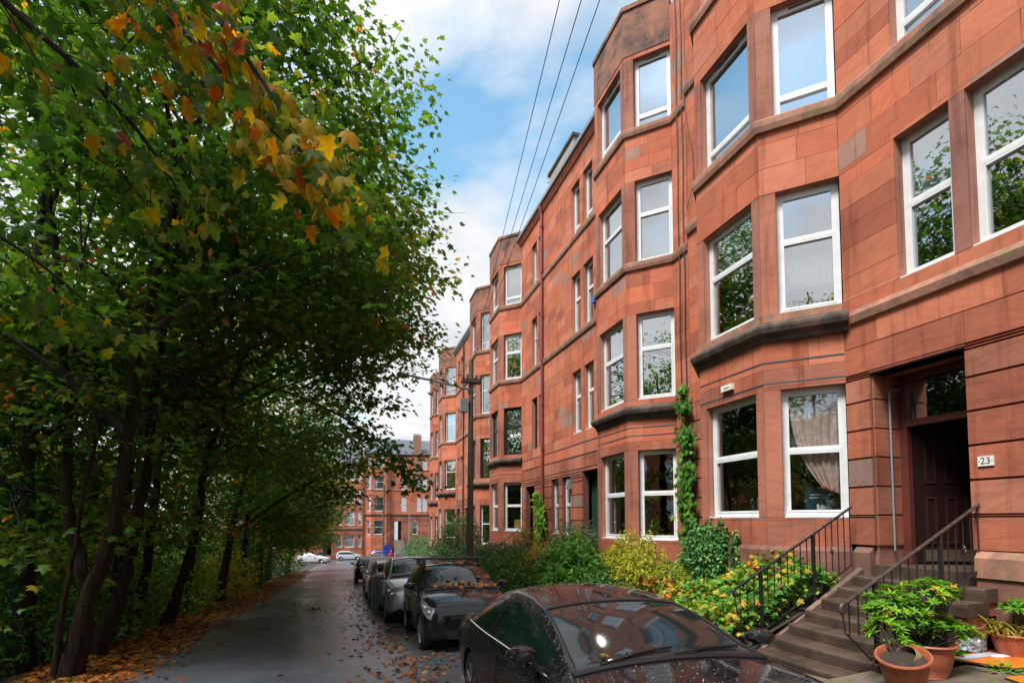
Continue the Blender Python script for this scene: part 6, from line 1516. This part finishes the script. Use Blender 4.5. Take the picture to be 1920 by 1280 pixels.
# ------------------------------------------------------------------ understory, leaf litter
def bush(name, label, parts, leaf, shape, mat, n, stems=5, group=None, tint=(0, 1), tilt=.7, droop=.2, base=None, cat='shrub', spread=1.0, shell=.55):
    """parts: list of (centre, radii); leaves over lumpy volumes on a few stems"""
    c0 = np.array(parts[0][0]); b0 = base or (c0[0], c0[1], c0[2] - parts[0][1][2])
    t = T(name, label, cat, tuple(b0), 0, group); w = np.array([p[1][0] * p[1][1] + p[1][0] * p[1][2] for p in parts]); w /= w.sum(); k = nr.choice(len(parts), n, p=w)
    C_ = np.array([p[0] for p in parts])[k]; Rr = np.array([p[1] for p in parts])[k]
    d = nr.normal(0, 1, (n, 3)); d /= np.linalg.norm(d, axis=1, keepdims=True); lump = 1 + .16 * np.sin(d[:, 0] * 7 + C_[:, 0] * 3) * np.cos(d[:, 1] * 6 + d[:, 2] * 5 + C_[:, 1])
    P = C_ + d * Rr * (shell + (1 - shell) * nr.random(n) ** .6)[:, None] * lump[:, None]
    P[:, 2] = np.maximum(P[:, 2], b0[2] + .02)
    D = d * V3(1, 1, .5) + nr.normal(0, .4, (n, 3)); D[:, 2] -= droop
    N = d * .7 + np.stack([nr.normal(0, tilt, n), nr.normal(0, tilt, n), np.ones(n)], 1) * .6
    leaf_object('foliage', P, nr.uniform(.65, 1.15, n) * leaf, nr.uniform(tint[0], tint[1], n), shape, mat, t, D=D, N=N)
    q = MB()
    for s_ in range(stems):
        p = parts[s_ % len(parts)]; e = np.array(p[0]) + nr.normal(0, .35, 3) * np.array(p[1]) + V3(0, 0, .2 * p[1][2]); bb = np.array(b0) + V3(nr.normal(0, .06), nr.normal(0, .06), -.08)
        q.tube(bez(bb, (bb + e) / 2 + nr.normal(0, .08, 3), e, 5), [.018, .015, .012, .008, .005], 5)
    q.build('stem', 'twig', t); return t
und = [(-4.6, 12.6, 1.0, 'shrub_green', 'low green undergrowth bush between the leaning maples'), (-5.2, 16.5, 1.2, 'shrub_green', 'undergrowth bush behind the bent maple'), (-4.5, 18.6, .9, 'shrub_lime', 'yellow green undergrowth bush right of the bent maple'), (-4.3, 23.0, 1.2, 'shrub_yellow', 'yellowing undergrowth bush by the ivy clad trunk'), (-6.0, 9.8, 1.3, 'shrub_dark', 'dark undergrowth bush at the far left'), (-6.6, 13.2, 1.4, 'shrub_green', 'undergrowth bush at the left, under the ivy covered trunk'), (-5.0, 25.5, 1.5, 'shrub_dark', 'dark bush on the verge below the hanging maple'), (-5.0, 29.0, 1.8, 'shrub_dark', 'tall dark hedge bush on the verge, nearer of the two'), (-5.0, 34.0, 2.0, 'shrub_dark', 'tall dark hedge bush on the verge, farther of the two'), (-4.9, 40.0, 1.9, 'shrub_dark', 'dark bush closing the verge above the foot of the street'), (-4.6, 46.0, 1.7, 'shrub_green', 'green bush at the end of the verge by the white car'), (-8.0, 22, 1.6, 'shrub_green', 'bush deep on the bank behind the maples'), (-9.0, 17, 1.5, 'shrub_lime', 'yellow green bush deep on the bank, tinted as if backlit'), (-7.8, 26.5, 1.6, 'shrub_lime', 'pale bush deep on the bank near the upright trunk'), (-5.0, 8.4, .8, 'shrub_dark', 'low dark bush at the left edge of the road')]
kk = 0
for y in np.arange(7, 50, 3.6):
    for x, hgt in ((-7.2, 2.6), (-10.2, 3.2)):
        kk += 1; m_ = ('shrub_lime', 'shrub_green', 'shrub_yellow', 'shrub_green', 'shrub_dark')[kk % 5]  # lime and yellow tints put backlight into the leaf colour
        und.append((x + rnd.uniform(-.7, .7), y + rnd.uniform(-1, 1), hgt * rnd.uniform(.8, 1.1), m_, None))
nth = ['first', 'second', 'third', 'fourth', 'fifth', 'sixth', 'seventh', 'eighth', 'ninth', 'tenth', 'eleventh', 'twelfth']
cnt = 0
for i_, u_ in enumerate(und):
    if u_[4] is None:
        row = 'road side' if u_[0] > -8.6 else 'far side'; und[i_] = u_[:4] + ('%s %s thicket bush on the bank between the maples, %s from the viewpoint' % ({'shrub_lime': 'pale green', 'shrub_green': 'green', 'shrub_yellow': 'yellow green', 'shrub_dark': 'dark green'}[u_[3]], row, nth[min(11, cnt // 2)]),); cnt += 1
for x, y, lab in ((-5.5, 3.5, 'unseen dark thicket added at the left to darken the window reflections'), (-6, -.5, 'unseen thicket added beside the viewpoint to darken the window reflections'), (-5.5, -5, 'unseen thicket added behind the viewpoint to darken the window reflections'), (-6.5, -10, 'farther unseen thicket added behind the viewpoint to darken the window reflections')):
    und.append((x, y, 2.2, 'shrub_dark', lab))  # added unseen bushes, covering the bright horizon mirrored in the bay windows
for x, y, r_, m, lab in und:
    z = ground_z(x, y) + .05
    bush('undergrowth_bush', lab, [((x, y, z + r_ * .8), (r_ * .95, r_ * 1.3, r_ * .85)), ((x - .3 * r_, y + .8 * r_, z + r_ * 1.1), (r_ * .7, r_ * .8, r_ * .8)), ((x + .2 * r_, y - .9 * r_, z + r_ * .6), (r_ * .7, r_ * .7, r_ * .6))], .13, 'simple' if m != 'shrub_dark' else 'oval', m, int(1250 * r_), group='undergrowth on the verge', base=(x, y, z), shell=.3)

def litter(name, label, n, xf, yf, size, shape='maple', dz=.012):
    y = yf(n); x = xf(y, n); z = np.array([(ground_z(a, b_) + (.10 * max(0, min(1, (ROAD_L - .1 - a) / .9)) if a < ROAD_L else 0) + (.0 if a < 3.25 else .11)) for a, b_ in zip(x, y)]) + dz + nr.random(n) * .012
    az = nr.uniform(0, 6.28, n); D = np.stack([np.cos(az), np.sin(az), nr.normal(0, .2, n)], 1); N = np.stack([nr.normal(0, .42, n), nr.normal(0, .42, n), np.ones(n)], 1)
    o = leaf_object(name, np.stack([x, y, z], 1), nr.uniform(.6, 1.15, n) * size, nr.random(n), shape, 'litter_leaves', None, D=D, N=N)
    return tag(o, label, 'leaf litter', None, 'stuff')
litter('leaf_litter', 'band of fallen orange and brown leaves along the tree side of the road', 9000, lambda y, n: ROAD_L - .15 + np.abs(nr.normal(0, .40, n)) * np.where(nr.random(n) < .34, .75, -2.0), lambda n: 5 + 45 * nr.random(n) ** 1.5, .115)
litter('fallen_leaves', 'wet brown leaves scattered on the road beside the parked cars', 1000, lambda y, n: np.clip(1.05 - .022 * (y - 9) - np.abs(nr.normal(0, .42, n)) + nr.normal(0, .1, n), -1.5, 1.4), lambda n: 5.2 + 30 * nr.random(n) ** 1.6, .09)
litter('gutter_leaves', 'leaves gathered under and behind the parked cars', 650, lambda y, n: nr.uniform(.9, 3.2, n), lambda n: 7.2 + 22 * nr.random(n) ** 1.3, .095)
litter('stray_leaves', 'a few stray leaves on the open wet road', 110, lambda y, n: nr.uniform(-3, .6, n), lambda n: 5.5 + 28 * nr.random(n) ** 1.4, .10)
sprig = T('fallen_sprig', 'small green leafy sprig lying on the wet road', 'sprig', (-.95, 17.6, gz(17.6)))
leaf_object('leaf_cluster', V3(-.95, 17.6, gz(17.6) + .03) + nr.normal(0, 1, (16, 3)) * V3(.12, .10, .02), np.full(16, .12), nr.uniform(.2, .6, 16), 'mid', 'shrub_green', sprig)
q = MB(); q.tube([(-1.15, 17.5, gz(17.5) + .02), (-.8, 17.7, gz(17.7) + .03)], .006, 4); q.build('stem', 'twig', sprig)

# leaves lying on the small black hatchback
H_M = Matrix.LocRotScale(hatch.location, hatch.rotation_euler, None)
def lay_leaf(M, p, n_, s_, ti, label, group):
    v, f, tt = leaf_arrays(np.zeros((1, 3)), V3(0, 1, 0)[None], V3(0, 0, 1)[None], np.ones(1), np.array([ti]), 'maple')
    o = link('fallen_leaf', mesh_np('fallen_leaf', v * V3(1, 1, .6), f, tt, 'litter_leaves')); w = M @ Vector(p)
    nn = (M.to_3x3() @ Vector(n_)).normalized(); d = nn.orthogonal().normalized(); d.rotate(Matrix.Rotation(rnd.uniform(0, 6.28), 3, nn)); x = d.cross(nn).normalized()
    A = Matrix((x, d, nn)).transposed().to_4x4(); o.rotation_euler = A.to_euler(); o.location = w + nn * .012; o.scale = (s_,) * 3
    tag(o, label, 'leaf', group)
for k in range(26):
    x = -.45 + 1.15 * k / 26 + rnd.uniform(-.03, .03); y = -.93 + rnd.uniform(-.0, .10); p = scr_h(x, y)
    lay_leaf(H_M, p, (0, -.55, .8), rnd.uniform(.07, .12), rnd.uniform(.2, .9), 'orange leaf in the drift at the foot of the small black hatchback\'s windscreen', 'leaves drifted along the hatchback windscreen')
for x, y, s_, ti, lab in ((-.52, -.33, .10, .5, 'curled brown leaf high at the driver corner of the hatchback windscreen'), (-.25, -.72, .10, .35, 'orange leaf low on the pale half of the hatchback windscreen'), (-.08, -.66, .08, .1, 'dark brown leaf near the middle of the hatchback windscreen'), (.62, -.60, .15, .8, 'large orange leaf at the house side of the hatchback windscreen'), (.36, -.66, .10, .7, 'pale leaf on the mirrored half of the hatchback windscreen'), (.18, -.20, .14, .85, 'yellow leaf at the top edge of the hatchback windscreen')):
    lay_leaf(H_M, scr_h(x, y), (0, -.5, .85), s_, ti, lab, None)
for x, y in ((.2, .05), (.35, .1), (.3, .2), (.45, .02), (-.3, .1), (-.12, .06), (.05, .15)):
    p = scr_h(x, y); lay_leaf(H_M, p, (0, 0, 1), rnd.uniform(.09, .14), rnd.uniform(.3, .9), 'leaf among those lying on the roof of the small black hatchback', 'leaves on the hatchback roof')
C_M = Matrix.LocRotScale(coupe.location, coupe.rotation_euler, None)
lay_leaf(C_M, scr_c(-.50, -.98), (0, -.1, 1), .07, .995, 'small yellow green leaf on the bonnet of the wet black coupe', None)

# ------------------------------------------------------------------ front gardens
def bz(x, y): return bank_z(x, y)
bush('laurel_shrub', 'tall dark green shrub left of the wooden pole', [((5.1, 25.2, bz(5.1, 25.2) + 1.3), (1.3, 2.0, 1.35)), ((4.9, 23.6, bz(5, 23.6) + 1.0), (1.0, 1.3, 1.1)), ((5.6, 27.2, bz(5.6, 27.2) + 1.6), (1.1, 1.4, 1.4)), ((5.2, 24.8, bz(5.1, 24.8) + 2.2), (.8, 1.2, .9))], .15, 'long', 'shrub_dark', 6500, 8, 'front garden shrubs', base=(5.1, 25.2, bz(5.1, 25.2)), tint=(0, .9))
bush('laurel_shrub', 'rounded glossy green bush just right of the wooden pole', [((5.5, 19.6, bz(5.5, 19.6) + .75), (.80, .9, .72))], .10, 'oval', 'shrub_dark', 2400, 5, 'front garden shrubs', tint=(.2, 1))
bush('rhododendron_shrub', 'bright green leafy shrub over the small black hatchback', [((4.85, 15.6, bz(4.85, 15.6) + .75), (.9, 1.3, .8)), ((4.7, 14.0, bz(4.7, 14) + .55), (.8, 1.1, .65))], .16, 'long', 'shrub_green', 3800, 6, 'front garden shrubs', tint=(.1, 1))
bush('bronze_shrub', 'orange tinged shrub in the middle of the front gardens', [((5.4, 14.6, bz(5.4, 14.6) + .75), (.55, .8, .6)), ((5.9, 15.8, bz(5.9, 15.8) + .7), (.5, .8, .6))], .09, 'oval', 'shrub_bronze', 2600, 5, 'front garden shrubs')
bush('yellow_sapling', 'small yellow green bush at the stair to the dark close door', [((6.5, 19.3, bz(6.5, 19.3) + .75), (.45, .7, .65))], .10, 'oval', 'shrub_bronze', 900, 5, 'front garden shrubs', tint=(0, .6))
bush('hydrangea_shrub', 'large fresh green shrub in front of the green close door', [((5.5, 12.6, bz(5.5, 12.6) + .75), (.85, 1.0, .72)), ((5.0, 11.6, bz(5, 11.6) + .5), (.75, .9, .55)), ((5.9, 13.4, bz(5.9, 13.4) + .85), (.6, .7, .7))], .16, 'oval', 'shrub_green', 4200, 7, 'front garden shrubs', tint=(.2, 1))
bush('grey_shrub', 'grey green fine leaved shrub against the wall under the twin windows', [((6.7, 15.2, bz(6.7, 15.2) + .8), (.62, 1.35, .72))], .075, 'oval', 'shrub_grey', 3400, 5, 'front garden shrubs')
bush('low_shrub', 'low dark green shrub behind the coupe roof', [((5.0, 10.2, bz(5, 10.2) + .45), (.7, .9, .5)), ((5.5, 10.9, bz(5.5, 10.9) + .45), (.6, .8, .5))], .11, 'oval', 'shrub_dark', 2600, 4, 'front garden shrubs', tint=(.2, 1))
bush('bamboo_shrub', 'yellow feathery bamboo like plant below the plant filled window', [((6.15, 10.7, bz(6.2, 10.7) + .75), (.55, 1.05, .75)), ((5.8, 9.9, bz(5.8, 9.9) + .5), (.45, .7, .5)), ((6.25, 11.5, bz(6.2, 11.5) + .6), (.4, .6, .6))], .13, 'long', 'shrub_yellow', 4200, 9, 'front garden shrubs', droop=.7, shell=.35, tint=(0, .72))
bush('lime_shrub', 'small lime green plant between the bamboo and the ivy mound', [((5.9, 8.9, bz(5.9, 8.9) + .35), (.35, .45, .4))], .12, 'long', 'shrub_yellow', 700, 4, 'front garden shrubs', tint=(0, .5), droop=.6)
bush('ivy_mound', 'dense ivy mound climbing the corner of the nearest bay', [((6.45, 8.55, bz(6.45, 8.55) + .55), (.30, .50, .70)), ((6.52, 8.2, 1.25), (.10, .16, .5)), ((6.55, 8.75, 1.2), (.10, .14, .42)), ((6.55, 7.85, 1.05), (.07, .09, .5))], .075, 'simple', 'ivy_leaves', 4200, 4, 'front garden shrubs', base=(6.4, 8.5, bz(6.4, 8.5)), tint=(.1, 1), droop=.8)
def creeper_on_wall(name, label, pts, width, n, leaf, mat, shape, nx=-1, tint=(0, 1)):
    t = T(name, label, 'climbing plant', tuple(pts[0]), 0, 'climbing plants on the house fronts'); P0 = np.array(pts, float); k = len(P0) - 1
    nodes = nr.random(max(8, n // 28)) * k; u = np.clip(nodes[nr.integers(0, len(nodes), n)] + nr.normal(0, .12, n), 0, k - 1e-4); sidey = (np.sin(u * 37.0) * .55)
    i = np.minimum(u.astype(int), k - 1); f = (u - i)[:, None]; c = P0[i] * (1 - f) + P0[i + 1] * f
    wz = np.interp(u / k, [0, .15, .8, 1], [width * 1.2, width, width * .8, width * .35])
    c[:, 1] += (nr.normal(0, .36, n) + sidey) * wz; c[:, 0] -= np.abs(nr.normal(0, .09, n)) + .02; c[:, 2] += nr.normal(0, .05, n)
    D = np.stack([nr.normal(-.3, .3, n), nr.normal(0, .5, n), -np.ones(n)], 1); N = np.stack([-np.ones(n), nr.normal(-.2, .4, n), nr.normal(.5, .3, n)], 1)
    leaf_object('foliage', c, nr.uniform(.6, 1.15, n) * leaf, nr.uniform(*tint, n), shape, mat, t, D=D, N=N)
    q = MB(); q.tube(P0, [.016] * (k) + [.006], 6); q.tube(P0 + V3(-.01, .05, 0), [.010] * k + [.004], 5); q.build('stem', 'twig', t); return t
creeper_on_wall('creeper', 'green creeper climbing the wall between the two nearest bays', [(7.35, 10.3, .3), (7.38, 10.25, 1.4), (7.38, 10.32, 2.5), (7.38, 10.26, 3.4), (7.38, 10.34, 4.2), (7.38, 10.36, 4.75)], .27, 900, .15, 'shrub_green', 'mid', tint=(.15, 1))
creeper_on_wall('creeper', 'yellow green creeper round the foot of the red drainpipe', [(7.3, 19.7, -.1), (7.32, 19.75, .8), (7.32, 19.7, 1.7), (7.32, 19.85, 2.4), (7.3, 19.9, 2.75)], .42, 900, .17, 'shrub_lime', 'simple', tint=(0, .95))
# creeper over the rails and bank beside the steps
def bank_cover(name, label, n, x0, x1, ya, yb_, leaf, shape, mat, h, tint, group='creeping plants on the bank', cat='ground creeper', stems=14):
    t = T(name, label, cat, ((x0 + x1) / 2, (ya + yb_) / 2, bank_z((x0 + x1) / 2, (ya + yb_) / 2)), 0, group)
    x = nr.uniform(x0, x1, n); y = nr.uniform(ya, yb_, n); lump = np.array([.5 + .5 * math.sin(a * 3.1 + 1.7 * b_) * math.cos(b_ * 2.7 - a) for a, b_ in zip(x, y)])
    z = np.array([bank_z(a, b_) for a, b_ in zip(x, y)]) + .02 + h * (.35 + .65 * lump) * nr.random(n) ** .5
    D, N = scatter_dirs(n, .6, .35); N[:, 0] -= .35; N[:, 1] -= .35
    ti = np.clip(nr.uniform(*tint, n) * .75 + .25 * lump, 0, .99)
    leaf_object('foliage', np.stack([x, y, z], 1), nr.uniform(.6, 1.15, n) * leaf, ti, shape, mat, t, D=D, N=N)
    q = MB()
    for _ in range(stems):
        a = V3(nr.uniform(x0, x1), nr.uniform(ya, yb_), 0); a[2] = bank_z(a[0], a[1]); e = a + V3(nr.normal(0, .15), nr.normal(0, .15), h * nr.uniform(.5, .9)); q.tube(bez(a, (a + e) / 2 + nr.normal(0, .05, 3), e, 4), [.006, .005, .004, .003], 4)
    q.build('stem', 'twig', t); return t
bank_cover('virginia_creeper', 'green and orange creeper sprawling beside and through the bushy side stair railing', 4200, 5.1, 7.1, 6.2, 8.4, .110, 'mid', 'creeper_mixed', .72, (-.25, .86))
bank_cover('virginia_creeper', 'bright orange creeper patch below the plinth of the nearest bay', 170, 6.2, 6.6, 7.2, 8.2, .15, 'mid', 'creeper_mixed', .62, (.75, 1))
bank_cover('ground_ivy', 'fresh green ground cover behind the coupe, right of the grass tuft', 2600, 4.9, 5.9, 7.0, 9.2, .095, 'oval', 'shrub_lime', .42, (0, .8))
bank_cover('bank_plants', 'mixed low plants along the middle of the bank', 4200, 5.0, 6.9, 9.2, 15.0, .11, 'oval', 'shrub_green', .45, (0, 1))
bank_cover('bank_plants', 'mixed low plants along the far part of the bank', 4500, 4.95, 7.2, 15.0, 30.0, .13, 'oval', 'shrub_dark', .55, (.1, 1))
bank_cover('bank_plants', 'mixed low plants along the farthest part of the bank', 2600, 4.95, 7.2, 30.0, 58.0, .20, 'oval', 'shrub_dark', .9, (.1, 1))
# strap leaved grass tuft
def tuft(name, label, c, n, L, mat, group=None, spread=.18, cat='grass tuft', parent=None, up=1.0):
    t = parent or T(name, label, cat, c, 0, group)
    az = nr.uniform(0, 6.28, n); el = nr.uniform(.5, 1.35, n) * up; vs, fs, ti = [], [], []
    for k in range(n):
        d = V3(math.cos(az[k]), math.sin(az[k]), 0); s_ = V3(-d[1], d[0], 0); ln = L * nr.uniform(.6, 1.1); b0 = len(vs); p = np.array(c) + nr.normal(0, 1, 3) * V3(spread, spread, 0) * .4; e = el[k]
        for j in range(6):
            w = .011 * (1 - (j / 5) ** 2) + .001; vs += [p - s_ * w, p + s_ * w]; ti += [nr.random() * .2 + .4] * 2
            p = p + (d * math.cos(e) + V3(0, 0, math.sin(e))) * ln / 5; e -= .33
        for j in range(5): fs += [(b0 + 2 * j, b0 + 2 * j + 1, b0 + 2 * j + 3), (b0 + 2 * j, b0 + 2 * j + 3, b0 + 2 * j + 2)]
    link('blades', mesh_np('blades', vs, fs, ti, mat), t); return t
tuft('grass_tuft', 'arching strap leaved grass tuft behind the coupe roof', (5.45, 9.45, bz(5.45, 9.45)), 90, .95, 'shrub_grey', spread=.5)
tuft('grass_tuft', 'second strap leaved tuft nearer the bamboo plant', (5.75, 10.1, bz(5.75, 10.1)), 60, .8, 'shrub_grey', spread=.4)
bush('maple_seedling', 'orange leaved maple seedling rising from the grass tuft', [((5.45, 8.9, bz(5.45, 8.9) + .55), (.38, .42, .16)), ((5.3, 8.5, bz(5.3, 8.5) + .42), (.3, .3, .12))], .17, 'maple', 'litter_leaves', 46, 5, None, tint=(.3, .8), tilt=.25, cat='seedling')

# ------------------------------------------------------------------ pots, boards and bag on the patio
def pot(name, label, c, r_, h, tiltv=(0, 0), belly=False):
    t = T(name, label, 'plant pot', c, 0, 'terracotta pots by the steps'); M = Matrix.Translation(c) @ Matrix.Rotation(tiltv[0], 4, 'X') @ Matrix.Rotation(tiltv[1], 4, 'Y')
    pr = [(r_ * .60, 0), (r_ * .66, .03 * h), (r_ * .64, .08 * h), (r_ * .76, .30 * h), (r_ * .86, .62 * h), (r_ * .88, .80 * h), (r_ * .90, .81 * h), (r_ * .90, .84 * h), (r_ * .92, .86 * h), (r_ * 1.0, .93 * h), (r_ * 1.03, .96 * h), (r_ * 1.0, 1.0 * h), (r_ * .93, 1.0 * h), (r_ * .86, .93 * h), (r_ * .80, .80 * h)]
    q = MB(); q.lathe(pr, 32, M); q.build('body', 'terracotta', t, True)
    q = MB(); q.lathe([(r_ * .3, .80 * h), (r_ * .83, .82 * h), (r_ * .80, .86 * h), (r_ * .2, .885 * h)], 20, M); q.build('soil_fill', 'soil', t, True)
    if belly:
        for k in range(11):
            a = k * 2 * math.pi / 11; q = MB(); q.tube([M @ Vector((r_ * (.66 + .24 * u) * math.cos(a + .5 * u), r_ * (.66 + .24 * u) * math.sin(a + .5 * u), h * (.08 + .7 * u))) for u in np.linspace(0, 1, 6)], .004, 4); q.build('rib', 'terracotta', t)
    return t
p1 = (5.92, 4.20, patio_z(5.9, 0)); p2 = (5.36, 4.02, patio_z(5.36, 0) + .03)
pot('flower_pot', 'upright terracotta pot with the big bright green azalea, behind the leaning pot', p1, .27, .36)
pot('flower_pot', 'leaning ribbed terracotta pot at the foot of the steps', p2, .235, .36, (R(10), R(-16)), True)
pot('flower_pot', 'terracotta pot with dry grass at the right edge of the patio', (7.22, 4.16, patio_z(7.2, 0)), .21, .28, belly=True)
def azalea(label, c, ros, stemb, n_ros, leaf, mat='shrub_lime'):
    """whorls of narrow leaves on a branching stem"""
    t = T('azalea_plant', label, 'potted plant', stemb, 0, 'azaleas in the terracotta pots'); P, D, N, ti, sz = [], [], [], [], []; q = MB()
    k = 0
    while k < n_ros:
        e = ros[nr.integers(len(ros))]; d = nr.normal(0, 1, 3); d /= np.linalg.norm(d)
        if d[2] < -.5: continue
        p = np.array(e[0]) + d * np.array(e[1]) * nr.uniform(.55, 1); k += 1
        ax = d * .6 + V3(0, 0, .9); ax /= np.linalg.norm(ax); a_ = np.cross(ax, V3(1, .2, 0)); a_ /= np.linalg.norm(a_); b_ = np.cross(ax, a_); tt = nr.uniform(0, .85) if nr.random() > .07 else nr.uniform(.9, .99)
        m = nr.integers(8, 13)
        for j in range(m):
            an = 2 * math.pi * j / m + nr.normal(0, .15); r_ = a_ * math.cos(an) + b_ * math.sin(an); el = nr.uniform(.05, .65); P.append(p + nr.normal(0, .006, 3)); D.append(r_ * math.cos(el) + ax * math.sin(el)); N.append(ax + r_ * -.3); ti.append(np.clip(tt + nr.normal(0, .07), 0, .99)); sz.append(leaf * nr.uniform(.7, 1.1))
        sb = np.array(stemb) + V3(nr.normal(0, .03), nr.normal(0, .03), 0)
        if k % 2 == 0: q.tube(bez(sb, (sb + p) / 2 + V3(0, 0, .06), p, 5), [.009, .007, .005, .004, .003], 5)
    leaf_object('foliage', np.array(P), np.array(sz), np.array(ti), 'long', mat, t, D=np.array(D), N=np.array(N)); q.build('stem', 'twig', t); return t
azalea('bright green azalea filling the upright terracotta pot', None, [((5.86, 4.32, .66), (.34, .34, .22)), ((6.02, 4.22, .92), (.30, .28, .15)), ((5.64, 4.38, .78), (.26, .26, .22)), ((6.10, 4.10, .52), (.30, .24, .14))], (p1[0], p1[1], .30), 260, .080)
azalea('smaller yellowing azalea in the leaning ribbed pot', None, [((5.42, 4.22, .55), (.20, .20, .16)), ((5.50, 4.22, .40), (.22, .20, .10)), ((5.52, 4.35, .74), (.16, .16, .10))], (p2[0] - .05, p2[1] + .02, .28), 52, .10)
tuft('dry_grass', 'dry straw coloured grass in the pot at the right edge', (7.22, 4.16, .40), 90, .42, 'shrub_bronze', None, .28, 'dry grass')
azalea('light green leafy plant in the pot at the right edge', None, [((7.25, 4.12, .72), (.14, .12, .08))], (7.22, 4.16, .40), 9, .13)
sp_ = T('tipped_pot', 'small tan nursery pot lying in the leaning ribbed pot', 'plant pot', (5.44, 4.0, .30)); q = MB(); q.lathe([(.075, 0), (.10, .20), (.105, .20), (.085, .0)], 18, Matrix.Translation((5.50, 3.98, .27)) @ Matrix.Rotation(R(-62), 4, 'Y')); q.build('body', 'terracotta', sp_, True); sp_.children[0].data.materials[0] = MATS['straw']
def board(label, pts, th=.018):
    t = T('orange_board', label, 'board', pts[0], 0, 'orange boards on the patio'); q = MB(); lo = [(x, y, z - th) for x, y, z in pts]; n = len(pts)
    q.add(list(pts) + lo, [tuple(range(n))], 0); q.f += [tuple(range(2 * n - 1, n - 1, -1))] + [(i, n + i, n + (i + 1) % n, (i + 1) % n) for i in range(n)]; q.m += [1] * (n + 1); q.t += [0] * (n + 1)
    q.build('panel', ['board_orange', 'board_edge'], t); return t
pz = lambda x: patio_z(x, 0) + .03
P3 = lambda l, d=0: [(x, y, pz(x) + d) for x, y in l]
b1 = board('larger orange board lying on the patio, grey tape along its edge', P3([(6.52, 4.42), (6.70, 3.86), (7.42, 3.70), (7.44, 4.36)], .02))
q = MB(); q.add(P3([(6.56, 4.41), (6.61, 4.27), (7.1, 4.20), (7.1, 4.32)], .024), [(0, 1, 2, 3)]); q.build('tape_strip', 'tape_grey', b1)
board('smaller orange board nearer the viewpoint on the patio', P3([(6.40, 3.78), (6.30, 3.42), (7.0, 3.1), (7.1, 3.62)]))
gs = T('leaflet', 'small pale folded leaflet on the larger orange board', 'leaflet', (7.0, 4.2, pz(7))); q = MB(); q.add(P3([(6.94, 4.22), (6.96, 4.14), (7.16, 4.10), (7.14, 4.18)], .03) + P3([(6.94, 4.22), (6.96, 4.14), (7.16, 4.10), (7.14, 4.18)], .022), [(0, 1, 2, 3), (7, 6, 5, 4), (0, 4, 5, 1), (1, 5, 6, 2), (2, 6, 7, 3), (3, 7, 4, 0)]); q.build('sheet', 'paper_white', gs)
bg = T('plastic_bag', 'crumpled clear plastic bag behind the boards, by the wall', 'plastic bag', (7.0, 4.44, pz(7) - .03)); bm = bmesh.new(); bmesh.ops.create_icosphere(bm, subdivisions=4, radius=1)
from mathutils import noise as mn
for v in bm.verts:
    c = v.co.copy(); k = 1 + .4 * mn.noise(c * 2.4) + .30 * abs(mn.noise(c * 6.5)); v.co = Vector((c.x * .13, c.y * .09, c.z * .12)) * k + Vector((0, 0, .11))
me = bpy.data.meshes.new('film'); bm.to_mesh(me); bm.free(); me.materials.append(MATS['bag_plastic']); bo = link('film', me, bg, True)
spray_t = T('weed', 'small green weed at the foot of the red painted wall', 'weed', (6.75, 4.48, .1)); spray('foliage', (6.75, 4.48, .12), 34, .17, .16, 'shrub_green', 'oval', spray_t)
for k, (x, y, lab) in enumerate(((6.6, 3.9, 'weeds in the joint between pots and boards'), (6.9, 3.55, 'weeds in the joint in front of the larger board'), (7.2, 2.9, 'weeds near the bottom corner of the patio'))):
    w_ = T('weed', lab, 'weed', (x, y, patio_z(x, 0)), 0, 'weeds between the flagstones'); spray('foliage', (x, y, patio_z(x, 0)), 26, .09, .3, 'shrub_lime', 'oval', w_)
